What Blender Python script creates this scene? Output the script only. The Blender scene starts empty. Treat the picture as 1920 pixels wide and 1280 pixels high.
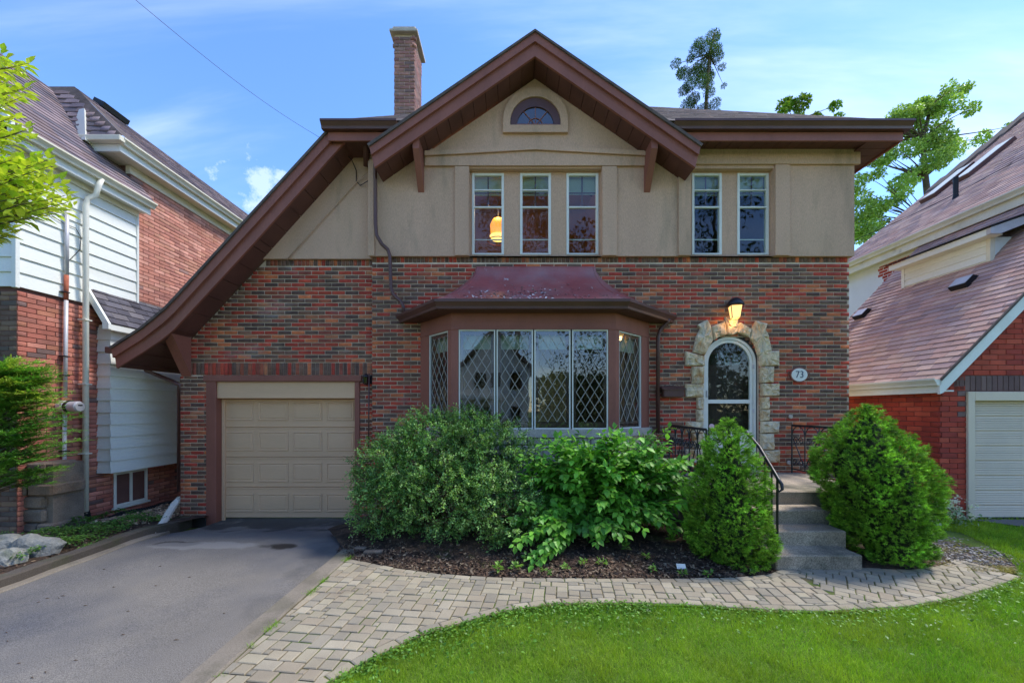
import bpy, math, random
import numpy as np
from mathutils import Vector, Matrix, noise
R = math.radians
sc = bpy.context.scene
C = sc.collection
rnd = random.Random(7)
rng = np.random.default_rng(11)

# ------------------------------------------------------------------ camera
F, CX, CY, H = 730.0, 962.0, 768.0, 1.70        # focal length and horizon of the photo (1920 px wide)
cam_d = bpy.data.cameras.new('camera'); cam = bpy.data.objects.new('camera', cam_d); C.objects.link(cam)
cam.location = (0, 0, H); cam.rotation_euler = (R(90), 0, 0)
cam_d.sensor_width = 36; cam_d.lens = 36*F/1920
cam_d.shift_x = (960-CX)/1920; cam_d.shift_y = (CY-640)/1920
cam_d.clip_start = .05; cam_d.clip_end = 3000
sc.camera = cam

# ------------------------------------------------------------------ world, sun, exposure
SUN_EL, SUN_AZ = R(57), R(74)                    # azimuth from +Y towards +X
w = bpy.data.worlds.new('World'); sc.world = w; w.use_nodes = True
nt = w.node_tree; N = nt.nodes; L = nt.links; N.clear()
out = N.new('ShaderNodeOutputWorld'); bg = N.new('ShaderNodeBackground'); L.new(bg.outputs[0], out.inputs[0])
bg.inputs[1].default_value = 0.14
sky = N.new('ShaderNodeTexSky'); sky.sky_type = 'NISHITA'; sky.sun_disc = False
sky.sun_elevation = SUN_EL; sky.sun_rotation = SUN_AZ; sky.altitude = 100; sky.air_density = 1.0; sky.dust_density = .15; sky.ozone_density = 1.5
tc = N.new('ShaderNodeTexCoord'); sep = N.new('ShaderNodeSeparateXYZ'); L.new(tc.outputs['Generated'], sep.inputs[0])
def mth(op, a, b=None, c=None, clamp=False, nodes=N, links=L):
    n = nodes.new('ShaderNodeMath'); n.operation = op; n.use_clamp = clamp
    for i, v in enumerate((a, b, c)):
        if v is None: continue
        if hasattr(v, 'links'): links.new(v, n.inputs[i])
        else: n.inputs[i].default_value = v
    return n.outputs[0]
den = mth('ADD', sep.outputs[2], .22)
px_ = mth('DIVIDE', sep.outputs[0], den); py_ = mth('DIVIDE', sep.outputs[1], den)
cmb = N.new('ShaderNodeCombineXYZ'); L.new(px_, cmb.inputs[0]); L.new(py_, cmb.inputs[1])
mp = N.new('ShaderNodeMapping'); mp.inputs['Rotation'].default_value = (0, 0, R(38)); mp.inputs['Scale'].default_value = (.42, 2.6, 1); mp.inputs['Location'].default_value = (2.3, .7, 0)
L.new(cmb.outputs[0], mp.inputs[0])
cn = N.new('ShaderNodeTexNoise'); cn.inputs['Scale'].default_value = 1.15; cn.inputs['Detail'].default_value = 7; cn.inputs['Roughness'].default_value = .55; cn.inputs['Distortion'].default_value = .5
L.new(mp.outputs[0], cn.inputs['Vector'])
cr = N.new('ShaderNodeMapRange'); cr.interpolation_type = 'SMOOTHSTEP'
cr.inputs[1].default_value = .46; cr.inputs[2].default_value = .86; cr.inputs[3].default_value = .02; cr.inputs[4].default_value = .50
L.new(cn.outputs[0], cr.inputs[0])
# a few small cumulus puffs low over the roofs
pn = N.new('ShaderNodeTexNoise'); pn.inputs['Scale'].default_value = 16; pn.inputs['Detail'].default_value = 9; pn.inputs['Roughness'].default_value = .62
L.new(tc.outputs['Generated'], pn.inputs['Vector'])
pdir = Vector((-492, F, 425)).normalized()
dp = N.new('ShaderNodeVectorMath'); dp.operation = 'DISTANCE'; L.new(tc.outputs['Generated'], dp.inputs[0]); dp.inputs[1].default_value = pdir
pd = mth('DIVIDE', dp.outputs['Value'], .055)
pm_ = mth('SUBTRACT', mth('MULTIPLY', mth('SUBTRACT', pn.outputs[0], .5), 5.0), mth('SUBTRACT', pd, .75))
pf = mth('MULTIPLY', mth('MINIMUM', mth('MAXIMUM', pm_, 0), .5), .6, clamp=True)
cf = mth('MAXIMUM', cr.outputs[0], pf)
mx = N.new('ShaderNodeMixRGB'); L.new(cf, mx.inputs[0]); L.new(sky.outputs[0], mx.inputs[1]); mx.inputs[2].default_value = (5.2, 5.4, 5.7, 1)
hs = N.new('ShaderNodeHueSaturation'); hs.inputs['Saturation'].default_value = 1.26; hs.inputs['Hue'].default_value = .509; hs.inputs['Value'].default_value = 1.0
L.new(mx.outputs[0], hs.inputs['Color']); L.new(hs.outputs[0], bg.inputs[0])

sd = bpy.data.lights.new('sun', 'SUN'); sun = bpy.data.objects.new('sun', sd); C.objects.link(sun)
sd.energy = 1.7; sd.angle = R(12); sd.color = (1, .95, .86)
sdir = Vector((math.sin(SUN_AZ)*math.cos(SUN_EL), math.cos(SUN_AZ)*math.cos(SUN_EL), math.sin(SUN_EL)))
sun.rotation_euler = sdir.to_track_quat('Z', 'Y').to_euler(); sun.location = (0, 0, 30)
sc.view_settings.view_transform = 'Standard'; sc.view_settings.look = 'None'
sc.view_settings.gamma = 1; sc.view_settings.exposure = 1.38; sc.view_settings.use_curve_mapping = False
sc.render.engine = 'CYCLES'

def P(px, py, Y): return ((px-CX)*Y/F, Y, H-(py-CY)*Y/F)
def XZ(px, py, Y): return ((px-CX)*Y/F, H-(py-CY)*Y/F)
def G(px, py, z=0.0):
    Y = F*(H-z)/(py-CY); return ((px-CX)*Y/F, Y)
def proj(p):
    y = max(p[1], .05); return CX+F*p[0]/y, CY-F*(p[2]-H)/y

# ------------------------------------------------------------------ materials
def lin(r, g, b, k=1.0):
    f = lambda c: ((c/255+.055)/1.055)**2.4 if c > 10 else c/255/12.92
    return (f(r)*k, f(g)*k, f(b)*k)
def pmat(name, base=(.5, .5, .5), rough=.8, vcol=False, var=.25, vscale=2.0, fine=.15, fscale=60, bump=.0, bscale=90, spec=.35, metal=0.0,
         tint=None, tscale=1.5, tlo=.5, thi=.7, stretch=None, transl=0.0, emit=None, emit_s=0, detail=4, bdetail=4, sheen=0, face_tint=None):
    m = bpy.data.materials.new(name); m.use_nodes = True
    nt = m.node_tree; n = nt.nodes; l = nt.links
    bs = n['Principled BSDF']; bs.inputs['Roughness'].default_value = rough; bs.inputs['Metallic'].default_value = metal
    bs.inputs['Specular IOR Level'].default_value = spec
    geo = n.new('ShaderNodeNewGeometry'); pos = geo.outputs['Position']
    if stretch:
        mp = n.new('ShaderNodeMapping'); mp.inputs['Scale'].default_value = stretch; l.new(pos, mp.inputs[0]); pos2 = mp.outputs[0]
    else: pos2 = pos
    def ns(scale, vec, det=4, rgh=.55):
        t = n.new('ShaderNodeTexNoise'); t.inputs['Scale'].default_value = scale; t.inputs['Detail'].default_value = det; t.inputs['Roughness'].default_value = rgh
        l.new(vec, t.inputs['Vector']); return t.outputs[0]
    def rng_(v, a, b, c, d):
        t = n.new('ShaderNodeMapRange'); t.inputs[1].default_value = a; t.inputs[2].default_value = b; t.inputs[3].default_value = c; t.inputs[4].default_value = d
        l.new(v, t.inputs[0]); return t.outputs[0]
    def mul(a, b):
        t = n.new('ShaderNodeMath'); t.operation = 'MULTIPLY'; l.new(a, t.inputs[0]); l.new(b, t.inputs[1]); return t.outputs[0]
    if vcol:
        at = n.new('ShaderNodeAttribute'); at.attribute_name = 'Col'; col = at.outputs['Color']
    else:
        rg = n.new('ShaderNodeRGB'); rg.outputs[0].default_value = (*base, 1); col = rg.outputs[0]
    if tint:
        tlist = tint if isinstance(tint, list) else [(tint, tscale, tlo, thi)]
        for (tc_, ts, lo, hi) in tlist:
            mxn = n.new('ShaderNodeMixRGB'); f = rng_(ns(ts, pos2, 6, .6), lo, hi, 0, 1)
            l.new(f, mxn.inputs[0]); l.new(col, mxn.inputs[1]); mxn.inputs[2].default_value = (*tc_, 1); col = mxn.outputs[0]
    f1 = rng_(ns(vscale, pos2, detail), .3, .7, 1-var, 1+var)
    f2 = rng_(ns(fscale, pos2, 3, .7), .3, .7, 1-fine, 1+fine)
    ff = mul(f1, f2)
    vm = n.new('ShaderNodeVectorMath'); vm.operation = 'SCALE'; l.new(col, vm.inputs[0]); l.new(ff, vm.inputs['Scale'])
    l.new(vm.outputs[0], bs.inputs['Base Color'])
    if bump:
        bp = n.new('ShaderNodeBump'); bp.inputs['Strength'].default_value = 1; bp.inputs['Distance'].default_value = bump
        l.new(ns(bscale, pos2, bdetail, .65), bp.inputs['Height']); l.new(bp.outputs[0], bs.inputs['Normal'])
    if transl:
        tr = n.new('ShaderNodeBsdfTranslucent'); 
        vt = n.new('ShaderNodeMixRGB'); vt.blend_type = 'MULTIPLY'; vt.inputs[0].default_value = 1; l.new(vm.outputs[0], vt.inputs[1]); vt.inputs[2].default_value = (1.25, 1.35, .55, 1)
        l.new(vt.outputs[0], tr.inputs[0])
        ms = n.new('ShaderNodeMixShader'); ms.inputs[0].default_value = transl
        l.new(bs.outputs[0], ms.inputs[1]); l.new(tr.outputs[0], ms.inputs[2]); l.new(ms.outputs[0], n['Material Output'].inputs[0])
    if emit:
        bs.inputs['Emission Color'].default_value = (*emit, 1); bs.inputs['Emission Strength'].default_value = emit_s
    return m
def glass_mat(name, tint=(.85, .9, .88), boost=1.3, base=.06, wob=.0):
    m = bpy.data.materials.new(name); m.use_nodes = True; nt = m.node_tree; n = nt.nodes; l = nt.links; n.remove(n['Principled BSDF'])
    tr = n.new('ShaderNodeBsdfTransparent'); tr.inputs[0].default_value = (*tint, 1)
    gl = n.new('ShaderNodeBsdfGlossy'); gl.inputs['Roughness'].default_value = .015; gl.inputs[0].default_value = (.95, .96, 1, 1)
    fr = n.new('ShaderNodeFresnel'); fr.inputs[0].default_value = 1.55
    mm = n.new('ShaderNodeMath'); mm.operation = 'MULTIPLY_ADD'; mm.inputs[1].default_value = boost; mm.inputs[2].default_value = base; mm.use_clamp = True
    l.new(fr.outputs[0], mm.inputs[0])
    gb = n.new('ShaderNodeNewGeometry'); fm = n.new('ShaderNodeMath'); fm.operation = 'SUBTRACT'; fm.inputs[0].default_value = 1; l.new(gb.outputs['Backfacing'], fm.inputs[1])
    fx_ = n.new('ShaderNodeMath'); fx_.operation = 'MULTIPLY'; l.new(mm.outputs[0], fx_.inputs[0]); l.new(fm.outputs[0], fx_.inputs[1])
    ms = n.new('ShaderNodeMixShader'); l.new(fx_.outputs[0], ms.inputs[0]); l.new(tr.outputs[0], ms.inputs[1]); l.new(gl.outputs[0], ms.inputs[2])
    l.new(ms.outputs[0], n['Material Output'].inputs[0])
    if wob:
        geo = n.new('ShaderNodeNewGeometry'); t = n.new('ShaderNodeTexNoise'); t.inputs['Scale'].default_value = 2.2; l.new(geo.outputs['Position'], t.inputs['Vector'])
        bp = n.new('ShaderNodeBump'); bp.inputs['Distance'].default_value = wob; l.new(t.outputs[0], bp.inputs['Height']); l.new(bp.outputs[0], gl.inputs['Normal']); 
    return m

M = {}
M['brick'] = pmat('brick', vcol=True, rough=.85, var=.28, vscale=9, fine=.25, fscale=110, bump=.004, bscale=120, stretch=(1, 1, 2.2),
                  tint=[((.30, .27, .24), 1.1, .60, .84)])
M['brick_n'] = pmat('brick_neighbour', vcol=True, rough=.85, var=.16, vscale=5, fine=.15, fscale=130, bump=.002, bscale=150)
M['mortar'] = pmat('mortar', lin(206, 184, 158), .95, var=.25, vscale=3, fine=.2, fscale=150, bump=.003, bscale=200)
M['mortar_n'] = pmat('mortar_neighbour', lin(120, 84, 76, .8), .95, var=.2, vscale=3, fine=.2, fscale=150, bump=.003)
M['stucco'] = pmat('stucco', lin(204, 166, 138), .95, var=.10, vscale=1.1, fine=.17, fscale=120, bump=.006, bscale=170, spec=.2,
                   tint=[(lin(184, 154, 124), .8, .45, .8), (lin(158, 136, 112), 3.2, .56, .85)], stretch=(1, 1, .22))
M['trim'] = pmat('red_brown_trim', lin(140, 86, 70), .55, var=.14, vscale=2.5, fine=.06, fscale=40, bump=.0006, bscale=30, stretch=(1, 1, .4))
M['soffit'] = pmat('soffit_boards', lin(98, 62, 54), .65, vcol=False, var=.16, vscale=3, fine=.1, fscale=60, bump=.001, bscale=40)
M['gutter'] = pmat('brown_gutter', lin(90, 58, 50), .38, var=.15, vscale=3, fine=.05, fscale=40, spec=.5)
M['bayroof'] = pmat('bay_roof', lin(160, 82, 78), .42, var=.16, vscale=2.2, fine=.06, fscale=30, spec=.45, tint=[(lin(150, 112, 110), 1.6, .45, .75), (lin(196, 182, 180), 9, .66, .72)], bump=.001, bscale=8)
M['shingle_d'] = pmat('shingle_grey_brown', vcol=True, rough=.95, var=.15, vscale=4, fine=.28, fscale=220, bump=.003, bscale=240)
M['shingle_r'] = pmat('shingle_red', vcol=True, rough=.95, var=.10, vscale=3, fine=.22, fscale=220, bump=.003, bscale=240)
M['white_frame'] = pmat('white_frame', lin(222, 220, 208), .45, var=.06, vscale=3, fine=.04, fscale=60)
M['cream'] = pmat('cream_siding', lin(228, 229, 220), .6, var=.06, vscale=1.4, fine=.05, fscale=60, bump=.0006, bscale=50, stretch=(1, .3, 1),
                  tint=[(lin(196, 190, 168), 1.2, .55, .9)])
M['cream_trim'] = pmat('cream_trim', lin(224, 216, 192), .5, var=.10, vscale=2.5, fine=.06, fscale=70, tint=[(lin(150, 140, 118), 2.4, .6, .85)])
M['garage'] = pmat('garage_beige', lin(218, 178, 138), .5, var=.05, vscale=1.2, fine=.04, fscale=30, bump=.0008, bscale=60, stretch=(.25, 1, 2.5))
M['garage_n'] = pmat('garage_grey', lin(218, 200, 176), .6, var=.06, vscale=1.5, fine=.05, fscale=70)
M['stone'] = pmat('arch_stone', lin(216, 196, 160), .9, var=.25, vscale=9, fine=.25, fscale=70, bump=.016, bscale=26, stretch=(1.6, 1, 1), tint=[(lin(180, 132, 76), 3.0, .5, .7), (lin(196, 190, 174), 4.2, .52, .7)])
M['stone_g'] = pmat('grey_stone', lin(118, 106, 94), .95, vcol=False, var=.35, vscale=2.5, fine=.25, fscale=60, bump=.010, bscale=26, tint=[(lin(146, 112, 82), 1.6, .5, .75)])
M['sill'] = pmat('sill_stone', lin(190, 178, 162), .9, var=.2, vscale=4, fine=.2, fscale=80, bump=.008, bscale=30)
M['concrete'] = pmat('step_concrete', lin(172, 156, 136), .95, var=.3, vscale=2.2, fine=.6, fscale=95, bump=.005, bscale=180, tint=[(lin(72, 76, 62), 1.4, .48, .72)])
M['curb'] = pmat('curb_concrete', lin(128, 118, 104), .95, var=.22, vscale=1.5, fine=.25, fscale=120, bump=.004, bscale=140, tint=[(lin(86, 84, 66), 1.6, .5, .7)])
M['curb_d'] = pmat('curb_dark', lin(84, 76, 68), .95, var=.25, vscale=1.5, fine=.28, fscale=110, bump=.005, bscale=120, tint=[(lin(64, 70, 40), 1.6, .5, .7)])
M['iron'] = pmat('black_iron', lin(30, 30, 34), .4, var=.1, fine=.05, spec=.5)
M['black'] = pmat('black_plastic', lin(24, 24, 26), .5, var=.1, fine=.05)
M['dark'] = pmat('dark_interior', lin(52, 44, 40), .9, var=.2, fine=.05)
M['room'] = pmat('room_wall', lin(164, 132, 100), .9, var=.15, fine=.05)
M['blind'] = pmat('window_blind', lin(186, 190, 168), .8, var=.06, fine=.06, transl=.2)
M['glass'] = glass_mat('glass', boost=1.0, base=.015, wob=.0015)
M['glass_bay'] = glass_mat('bay_glass', boost=1.3, base=.05, wob=.0012)
M['glass_d'] = glass_mat('dark_glass', tint=(.35, .37, .38), boost=1.0, base=.04)
M['lead'] = pmat('lead_came', lin(176, 170, 158), .5, var=.1, fine=.05, metal=.3)
M['foundation'] = pmat('foundation', lin(70, 64, 60), .95, var=.3, vscale=3, fine=.2, fscale=90, bump=.006, bscale=30)
M['pipe_w'] = pmat('white_downspout', lin(226, 222, 206), .5, var=.06, vscale=3, fine=.05, tint=[(lin(170, 160, 138), 3, .6, .85)])
M['pipe_g'] = pmat('grey_pipe', lin(196, 192, 192), .45, var=.12, vscale=5, fine=.08, metal=.2)
M['rust'] = pmat('rusty_pipe', lin(168, 92, 66), .8, var=.3, vscale=9, fine=.2)
M['bark'] = pmat('bark', lin(96, 82, 68), .95, var=.3, vscale=8, fine=.3, fscale=60, bump=.008, bscale=40)
M['stem'] = pmat('stem', lin(92, 72, 56), .9, var=.25, fine=.2)
M['leaf'] = pmat('leaf', vcol=True, rough=.45, var=.22, vscale=5, fine=.1, fscale=50, spec=.4, transl=.28)
M['needle'] = pmat('needle', vcol=True, rough=.6, var=.35, vscale=8, fine=.15, fscale=60, spec=.25, transl=.22)
M['grass'] = pmat('grass', vcol=True, rough=.6, var=.22, vscale=1.6, fine=.15, fscale=25, spec=.2, transl=.3)
M['white_wall'] = pmat('white_stucco', lin(224, 226, 230), .9, var=.04, fine=.06, fscale=150)
M['soil'] = pmat('mulch_soil', lin(84, 66, 52), 1, var=.5, vscale=6, fine=.6, fscale=55, bump=.03, bscale=45, bdetail=8, tint=[(lin(52, 40, 32), 5, .45, .6), (lin(96, 98, 50), 2.2, .58, .72)])
M['mulch'] = pmat('mulch_chips', vcol=True, rough=.95, var=.3, vscale=9, fine=.3, fscale=80)
M['asphalt'] = None
def asphalt_mat():
    m = pmat('asphalt', lin(122, 116, 108), .9, var=.14, vscale=.7, fine=.62, fscale=150, bump=.005, bscale=200, spec=.3,
             tint=[(lin(92, 91, 93), .55, .45, .68), (lin(128, 120, 108), .8, .56, .74)])
    n = m.node_tree.nodes; l = m.node_tree.links; bs = n['Principled BSDF']
    src = bs.inputs['Base Color'].links[0].from_socket
    geo = n.new('ShaderNodeNewGeometry'); col = src
    nz = n.new('ShaderNodeTexNoise'); nz.inputs['Scale'].default_value = 2.5; nz.inputs['Detail'].default_value = 6; l.new(geo.outputs['Position'], nz.inputs['Vector'])
    # dried puddles in front of the door, darker strip by the door sill
    for (x, y, sx, sy, c, amt) in ((-2.89, 4.93, .27, .13, (.022, .018, .014), .95), (-4.35, 5.02, .34, .12, (.026, .022, .018), .85), (-3.9, 6.65, 1.7, .62, (.028, .026, .025), .75), (-4.05, 4.95, .62, .16, (.36, .34, .31), .45),(-2.1,5.0,.35,1.6,(.03,.03,.026),.2)):
        sb = n.new('ShaderNodeVectorMath'); sb.operation = 'SUBTRACT'; l.new(geo.outputs['Position'], sb.inputs[0]); sb.inputs[1].default_value = (x, y, 0)
        ml = n.new('ShaderNodeVectorMath'); ml.operation = 'MULTIPLY'; l.new(sb.outputs[0], ml.inputs[0]); ml.inputs[1].default_value = (1/sx, 1/sy, 0)
        ln = n.new('ShaderNodeVectorMath'); ln.operation = 'LENGTH'; l.new(ml.outputs[0], ln.inputs[0])
        ad = mth('ADD', ln.outputs['Value'], mth('MULTIPLY', mth('SUBTRACT', nz.outputs[0], .5, nodes=n, links=l), 2.4, nodes=n, links=l), nodes=n, links=l)
        mr = n.new('ShaderNodeMapRange'); mr.interpolation_type = 'SMOOTHSTEP'; mr.inputs[1].default_value = 1.1; mr.inputs[2].default_value = .65; mr.inputs[3].default_value = 0; mr.inputs[4].default_value = amt
        l.new(ad, mr.inputs[0])
        mxn = n.new('ShaderNodeMixRGB'); l.new(mr.outputs[0], mxn.inputs[0]); l.new(col, mxn.inputs[1]); mxn.inputs[2].default_value = (*c, 1); col = mxn.outputs[0]
    l.new(col, bs.inputs['Base Color'])
    return m
M['asphalt'] = asphalt_mat()
M['paver'] = pmat('paver', vcol=True, rough=.95, var=.12, vscale=3, fine=.16, fscale=160, bump=.003, bscale=140, tint=[(lin(120, 104, 92), 1.0, .6, .85)])
M['joint'] = pmat('joint_sand', lin(108, 98, 70), 1, var=.3, vscale=6, fine=.4, fscale=120, bump=.01, bscale=90, tint=[(lin(74, 98, 30), 2.2, .46, .58)])
M['lawnsoil'] = pmat('lawn_soil', lin(96, 120, 42), 1, var=.3, vscale=3, fine=.4, fscale=60, bump=.02, bscale=60)

# ------------------------------------------------------------------ object helpers
WP = {}                                            # world position of every object's origin
def tag(o, label=None, cat=None, group=None, kind=None):
    if label: o['label'] = label
    if cat: o['category'] = cat
    if group: o['group'] = group
    if kind: o['kind'] = kind
    return o
def thing(name, loc, label, cat, group=None):
    o = bpy.data.objects.new(name, None); o.empty_display_size = .1; C.objects.link(o); o.location = loc; WP[o.name] = Vector(loc)
    return tag(o, label, cat, group)
def link(o, parent, wloc):
    C.objects.link(o); wloc = Vector(wloc)
    if parent is not None: o.parent = parent; o.location = wloc - WP[parent.name]
    else: o.location = wloc
    WP[o.name] = wloc
    return o
class MB:
    def __init__(s): s.v = []; s.f = []; s.c = []; s.cur = (.5, .5, .5)
    def add(s, vs, fs):
        b = len(s.v); s.v += [tuple(x) for x in vs]; s.f += [tuple(i+b for i in f) for f in fs]; s.c += [s.cur]*len(vs); return s
    def box(s, x0, x1, y0, y1, z0, z1, ch=0.0):
        if ch <= 0:
            vs = [(x, y, z) for z in (z0, z1) for y in (y0, y1) for x in (x0, x1)]
            return s.add(vs, [(0, 2, 3, 1), (4, 5, 7, 6), (0, 1, 5, 4), (2, 6, 7, 3), (0, 4, 6, 2), (1, 3, 7, 5)])
        c = min(ch, .45*abs(x1-x0), .45*abs(y1-y0), .45*abs(z1-z0))
        vs = []; 
        idx = {}
        for ix, x in enumerate((x0, x1)):
            for iy, y in enumerate((y0, y1)):
                for iz, z in enumerate((z0, z1)):
                    sx, sy, sz = (c if ix == 0 else -c), (c if iy == 0 else -c), (c if iz == 0 else -c)
                    idx[(ix, iy, iz, 0)] = len(vs); vs.append((x, y+sy, z+sz))
                    idx[(ix, iy, iz, 1)] = len(vs); vs.append((x+sx, y, z+sz))
                    idx[(ix, iy, iz, 2)] = len(vs); vs.append((x+sx, y+sy, z))
        fs = []
        for a in range(3):
            for e in (0, 1):
                o = [i for i in range(3) if i != a]
                q = []
                for (p, r) in ((0, 0), (1, 0), (1, 1), (0, 1)):
                    k = [0, 0, 0]; k[a] = e; k[o[0]] = p; k[o[1]] = r; q.append(idx[(*k, a)])
                fs.append(q if ((e == 1) ^ (a == 1)) else q[::-1])
        for a in range(3):
            o = [i for i in range(3) if i != a]
            for p in (0, 1):
                for r in (0, 1):
                    k0 = [0]*3; k1 = [0]*3; k0[a] = 0; k1[a] = 1; k0[o[0]] = k1[o[0]] = p; k0[o[1]] = k1[o[1]] = r
                    q = [idx[(*k0, o[0])], idx[(*k1, o[0])], idx[(*k1, o[1])], idx[(*k0, o[1])]]
                    fs.append(q)
        for ix in (0, 1):
            for iy in (0, 1):
                for iz in (0, 1): fs.append([idx[(ix, iy, iz, i)] for i in range(3)])
        return s.add(vs, fs)
    def prism(s, poly, axis, a0, a1):
        """poly in the plane perpendicular to axis ('x': (y,z); 'y': (x,z); 'z': (x,y))"""
        def m(p, a): return (a, p[0], p[1]) if axis == 'x' else (p[0], a, p[1]) if axis == 'y' else (p[0], p[1], a)
        n = len(poly); vs = [m(p, a0) for p in poly]+[m(p, a1) for p in poly]
        return s.add(vs, [tuple(range(n))[::-1], tuple(range(n, 2*n))]+[(i, (i+1) % n, n+(i+1) % n, n+i) for i in range(n)])
    def ring(s, p_out, p_in, y0, y1):
        """band between two same-length outlines in xz, between y0 and y1"""
        n = len(p_out); vs = [(p[0], y0, p[1]) for p in p_out]+[(p[0], y0, p[1]) for p in p_in]+[(p[0], y1, p[1]) for p in p_out]+[(p[0], y1, p[1]) for p in p_in]
        fs = []
        for i in range(n-1):
            fs += [(i, i+1, n+i+1, n+i), (2*n+i, 3*n+i, 3*n+i+1, 2*n+i+1), (i, 2*n+i, 2*n+i+1, i+1), (n+i, n+i+1, 3*n+i+1, 3*n+i)]
        fs += [(0, n, 3*n, 2*n), (n-1, 3*n-1, 4*n-1, 2*n-1)]
        return s.add(vs, fs)
    def quad(s, a, b, c, d): return s.add([a, b, c, d], [(0, 1, 2, 3)])
    def slab(s, a, b, c, d, t):
        """quad a,b,c,d thickened by t along its normal"""
        a, b, c, d = map(Vector, (a, b, c, d)); n = (b-a).cross(d-a).normalized()*t
        vs = [a, b, c, d, a+n, b+n, c+n, d+n]
        return s.add(vs, [(3, 2, 1, 0), (4, 5, 6, 7), (0, 1, 5, 4), (1, 2, 6, 5), (2, 3, 7, 6), (3, 0, 4, 7)])
    def tube(s, pts, r, seg=8, cap=True, flat=None):
        pts = [Vector(p) for p in pts]; n = len(pts); rs = r if isinstance(r, (list, tuple)) else [r]*n
        b = len(s.v); up = None
        for i, p in enumerate(pts):
            t = (pts[min(i+1, n-1)]-pts[max(i-1, 0)]).normalized()
            if up is None: up = Vector((0, 0, 1)) if abs(t.z) < .9 else Vector((1, 0, 0))
            u = (up - t*up.dot(t)); 
            if u.length < 1e-4: u = t.orthogonal()
            u.normalize(); v = t.cross(u); up = u
            for k in range(seg):
                a = 2*math.pi*(k+.5)/seg; fx = flat if flat else 1
                s.v.append(tuple(p + (u*math.cos(a) + v*math.sin(a)*fx)*rs[i])); s.c.append(s.cur)
        for i in range(n-1):
            for k in range(seg):
                s.f.append((b+i*seg+k, b+i*seg+(k+1) % seg, b+(i+1)*seg+(k+1) % seg, b+(i+1)*seg+k))
        if cap:
            s.f.append(tuple(b+k for k in range(seg))[::-1]); s.f.append(tuple(b+(n-1)*seg+k for k in range(seg)))
        return s
    def lathe(s, c, prof, seg=16, axis='z'):
        b = len(s.v)
        for (r, h) in prof:
            for k in range(seg):
                a = 2*math.pi*k/seg; x, y = r*math.cos(a), r*math.sin(a)
                s.v.append((c[0]+x, c[1]+y, c[2]+h) if axis == 'z' else (c[0]+x, c[1]+h, c[2]+y) if axis == 'y' else (c[0]+h, c[1]+x, c[2]+y)); s.c.append(s.cur)
        for i in range(len(prof)-1):
            for k in range(seg): s.f.append((b+i*seg+k, b+i*seg+(k+1) % seg, b+(i+1)*seg+(k+1) % seg, b+(i+1)*seg+k))
        s.f.append(tuple(b+k for k in range(seg))[::-1]); s.f.append(tuple(b+(len(prof)-1)*seg+k for k in range(seg)))
        return s
    def build(s, name, mat, parent=None, smooth=False, vcol=False, fix=True):
        a = np.array(s.v); lo, hi = a.min(0), a.max(0)
        ctr = np.array([(lo[0]+hi[0])/2, (lo[1]+hi[1])/2, lo[2] if parent is None else (lo[2]+hi[2])/2])
        me = bpy.data.meshes.new(name); me.from_pydata((a-ctr).tolist(), [], s.f); me.update()
        if fix:
            import bmesh
            bm = bmesh.new(); bm.from_mesh(me); bmesh.ops.recalc_face_normals(bm, faces=bm.faces); bm.to_mesh(me); bm.free()
        if vcol:
            ca = me.color_attributes.new('Col', 'FLOAT_COLOR', 'POINT'); cc = np.ones((len(a), 4), np.float32); cc[:, :3] = np.array(s.c); ca.data.foreach_set('color', cc.ravel())
        if smooth: me.polygons.foreach_set('use_smooth', [True]*len(me.polygons))
        if mat: me.materials.append(M[mat] if isinstance(mat, str) else mat)
        return link(bpy.data.objects.new(name, me), parent, ctr)
def np_mesh(name, V, Fc, col, mat, parent=None, smooth=False):
    """V (n,3), Fc (m,k) indices, col (n,3)"""
    lo, hi = V.min(0), V.max(0); ctr = np.array([(lo[0]+hi[0])/2, (lo[1]+hi[1])/2, lo[2]])
    me = bpy.data.meshes.new(name); n, m, k = len(V), len(Fc), Fc.shape[1]
    me.vertices.add(n); me.vertices.foreach_set('co', (V-ctr).astype(np.float32).ravel())
    me.loops.add(m*k); me.loops.foreach_set('vertex_index', Fc.astype(np.int32).ravel())
    me.polygons.add(m); me.polygons.foreach_set('loop_start', np.arange(0, m*k, k, dtype=np.int32))
    try: me.polygons.foreach_set('loop_total', np.full(m, k, dtype=np.int32))
    except Exception: pass
    me.update(calc_edges=True)
    if col is not None:
        ca = me.color_attributes.new('Col', 'FLOAT_COLOR', 'POINT'); cc = np.ones((n, 4), np.float32); cc[:, :3] = col; ca.data.foreach_set('color', cc.ravel())
    if smooth: me.polygons.foreach_set('use_smooth', np.ones(m, dtype=bool))
    me.materials.append(M[mat]); 
    return link(bpy.data.objects.new(name, me), parent, ctr)
def box(name, x0, x1, y0, y1, z0, z1, mat, parent=None, ch=0.0, **k):
    return MB().box(x0, x1, y0, y1, z0, z1, ch).build(name, mat, parent, **k)

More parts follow.
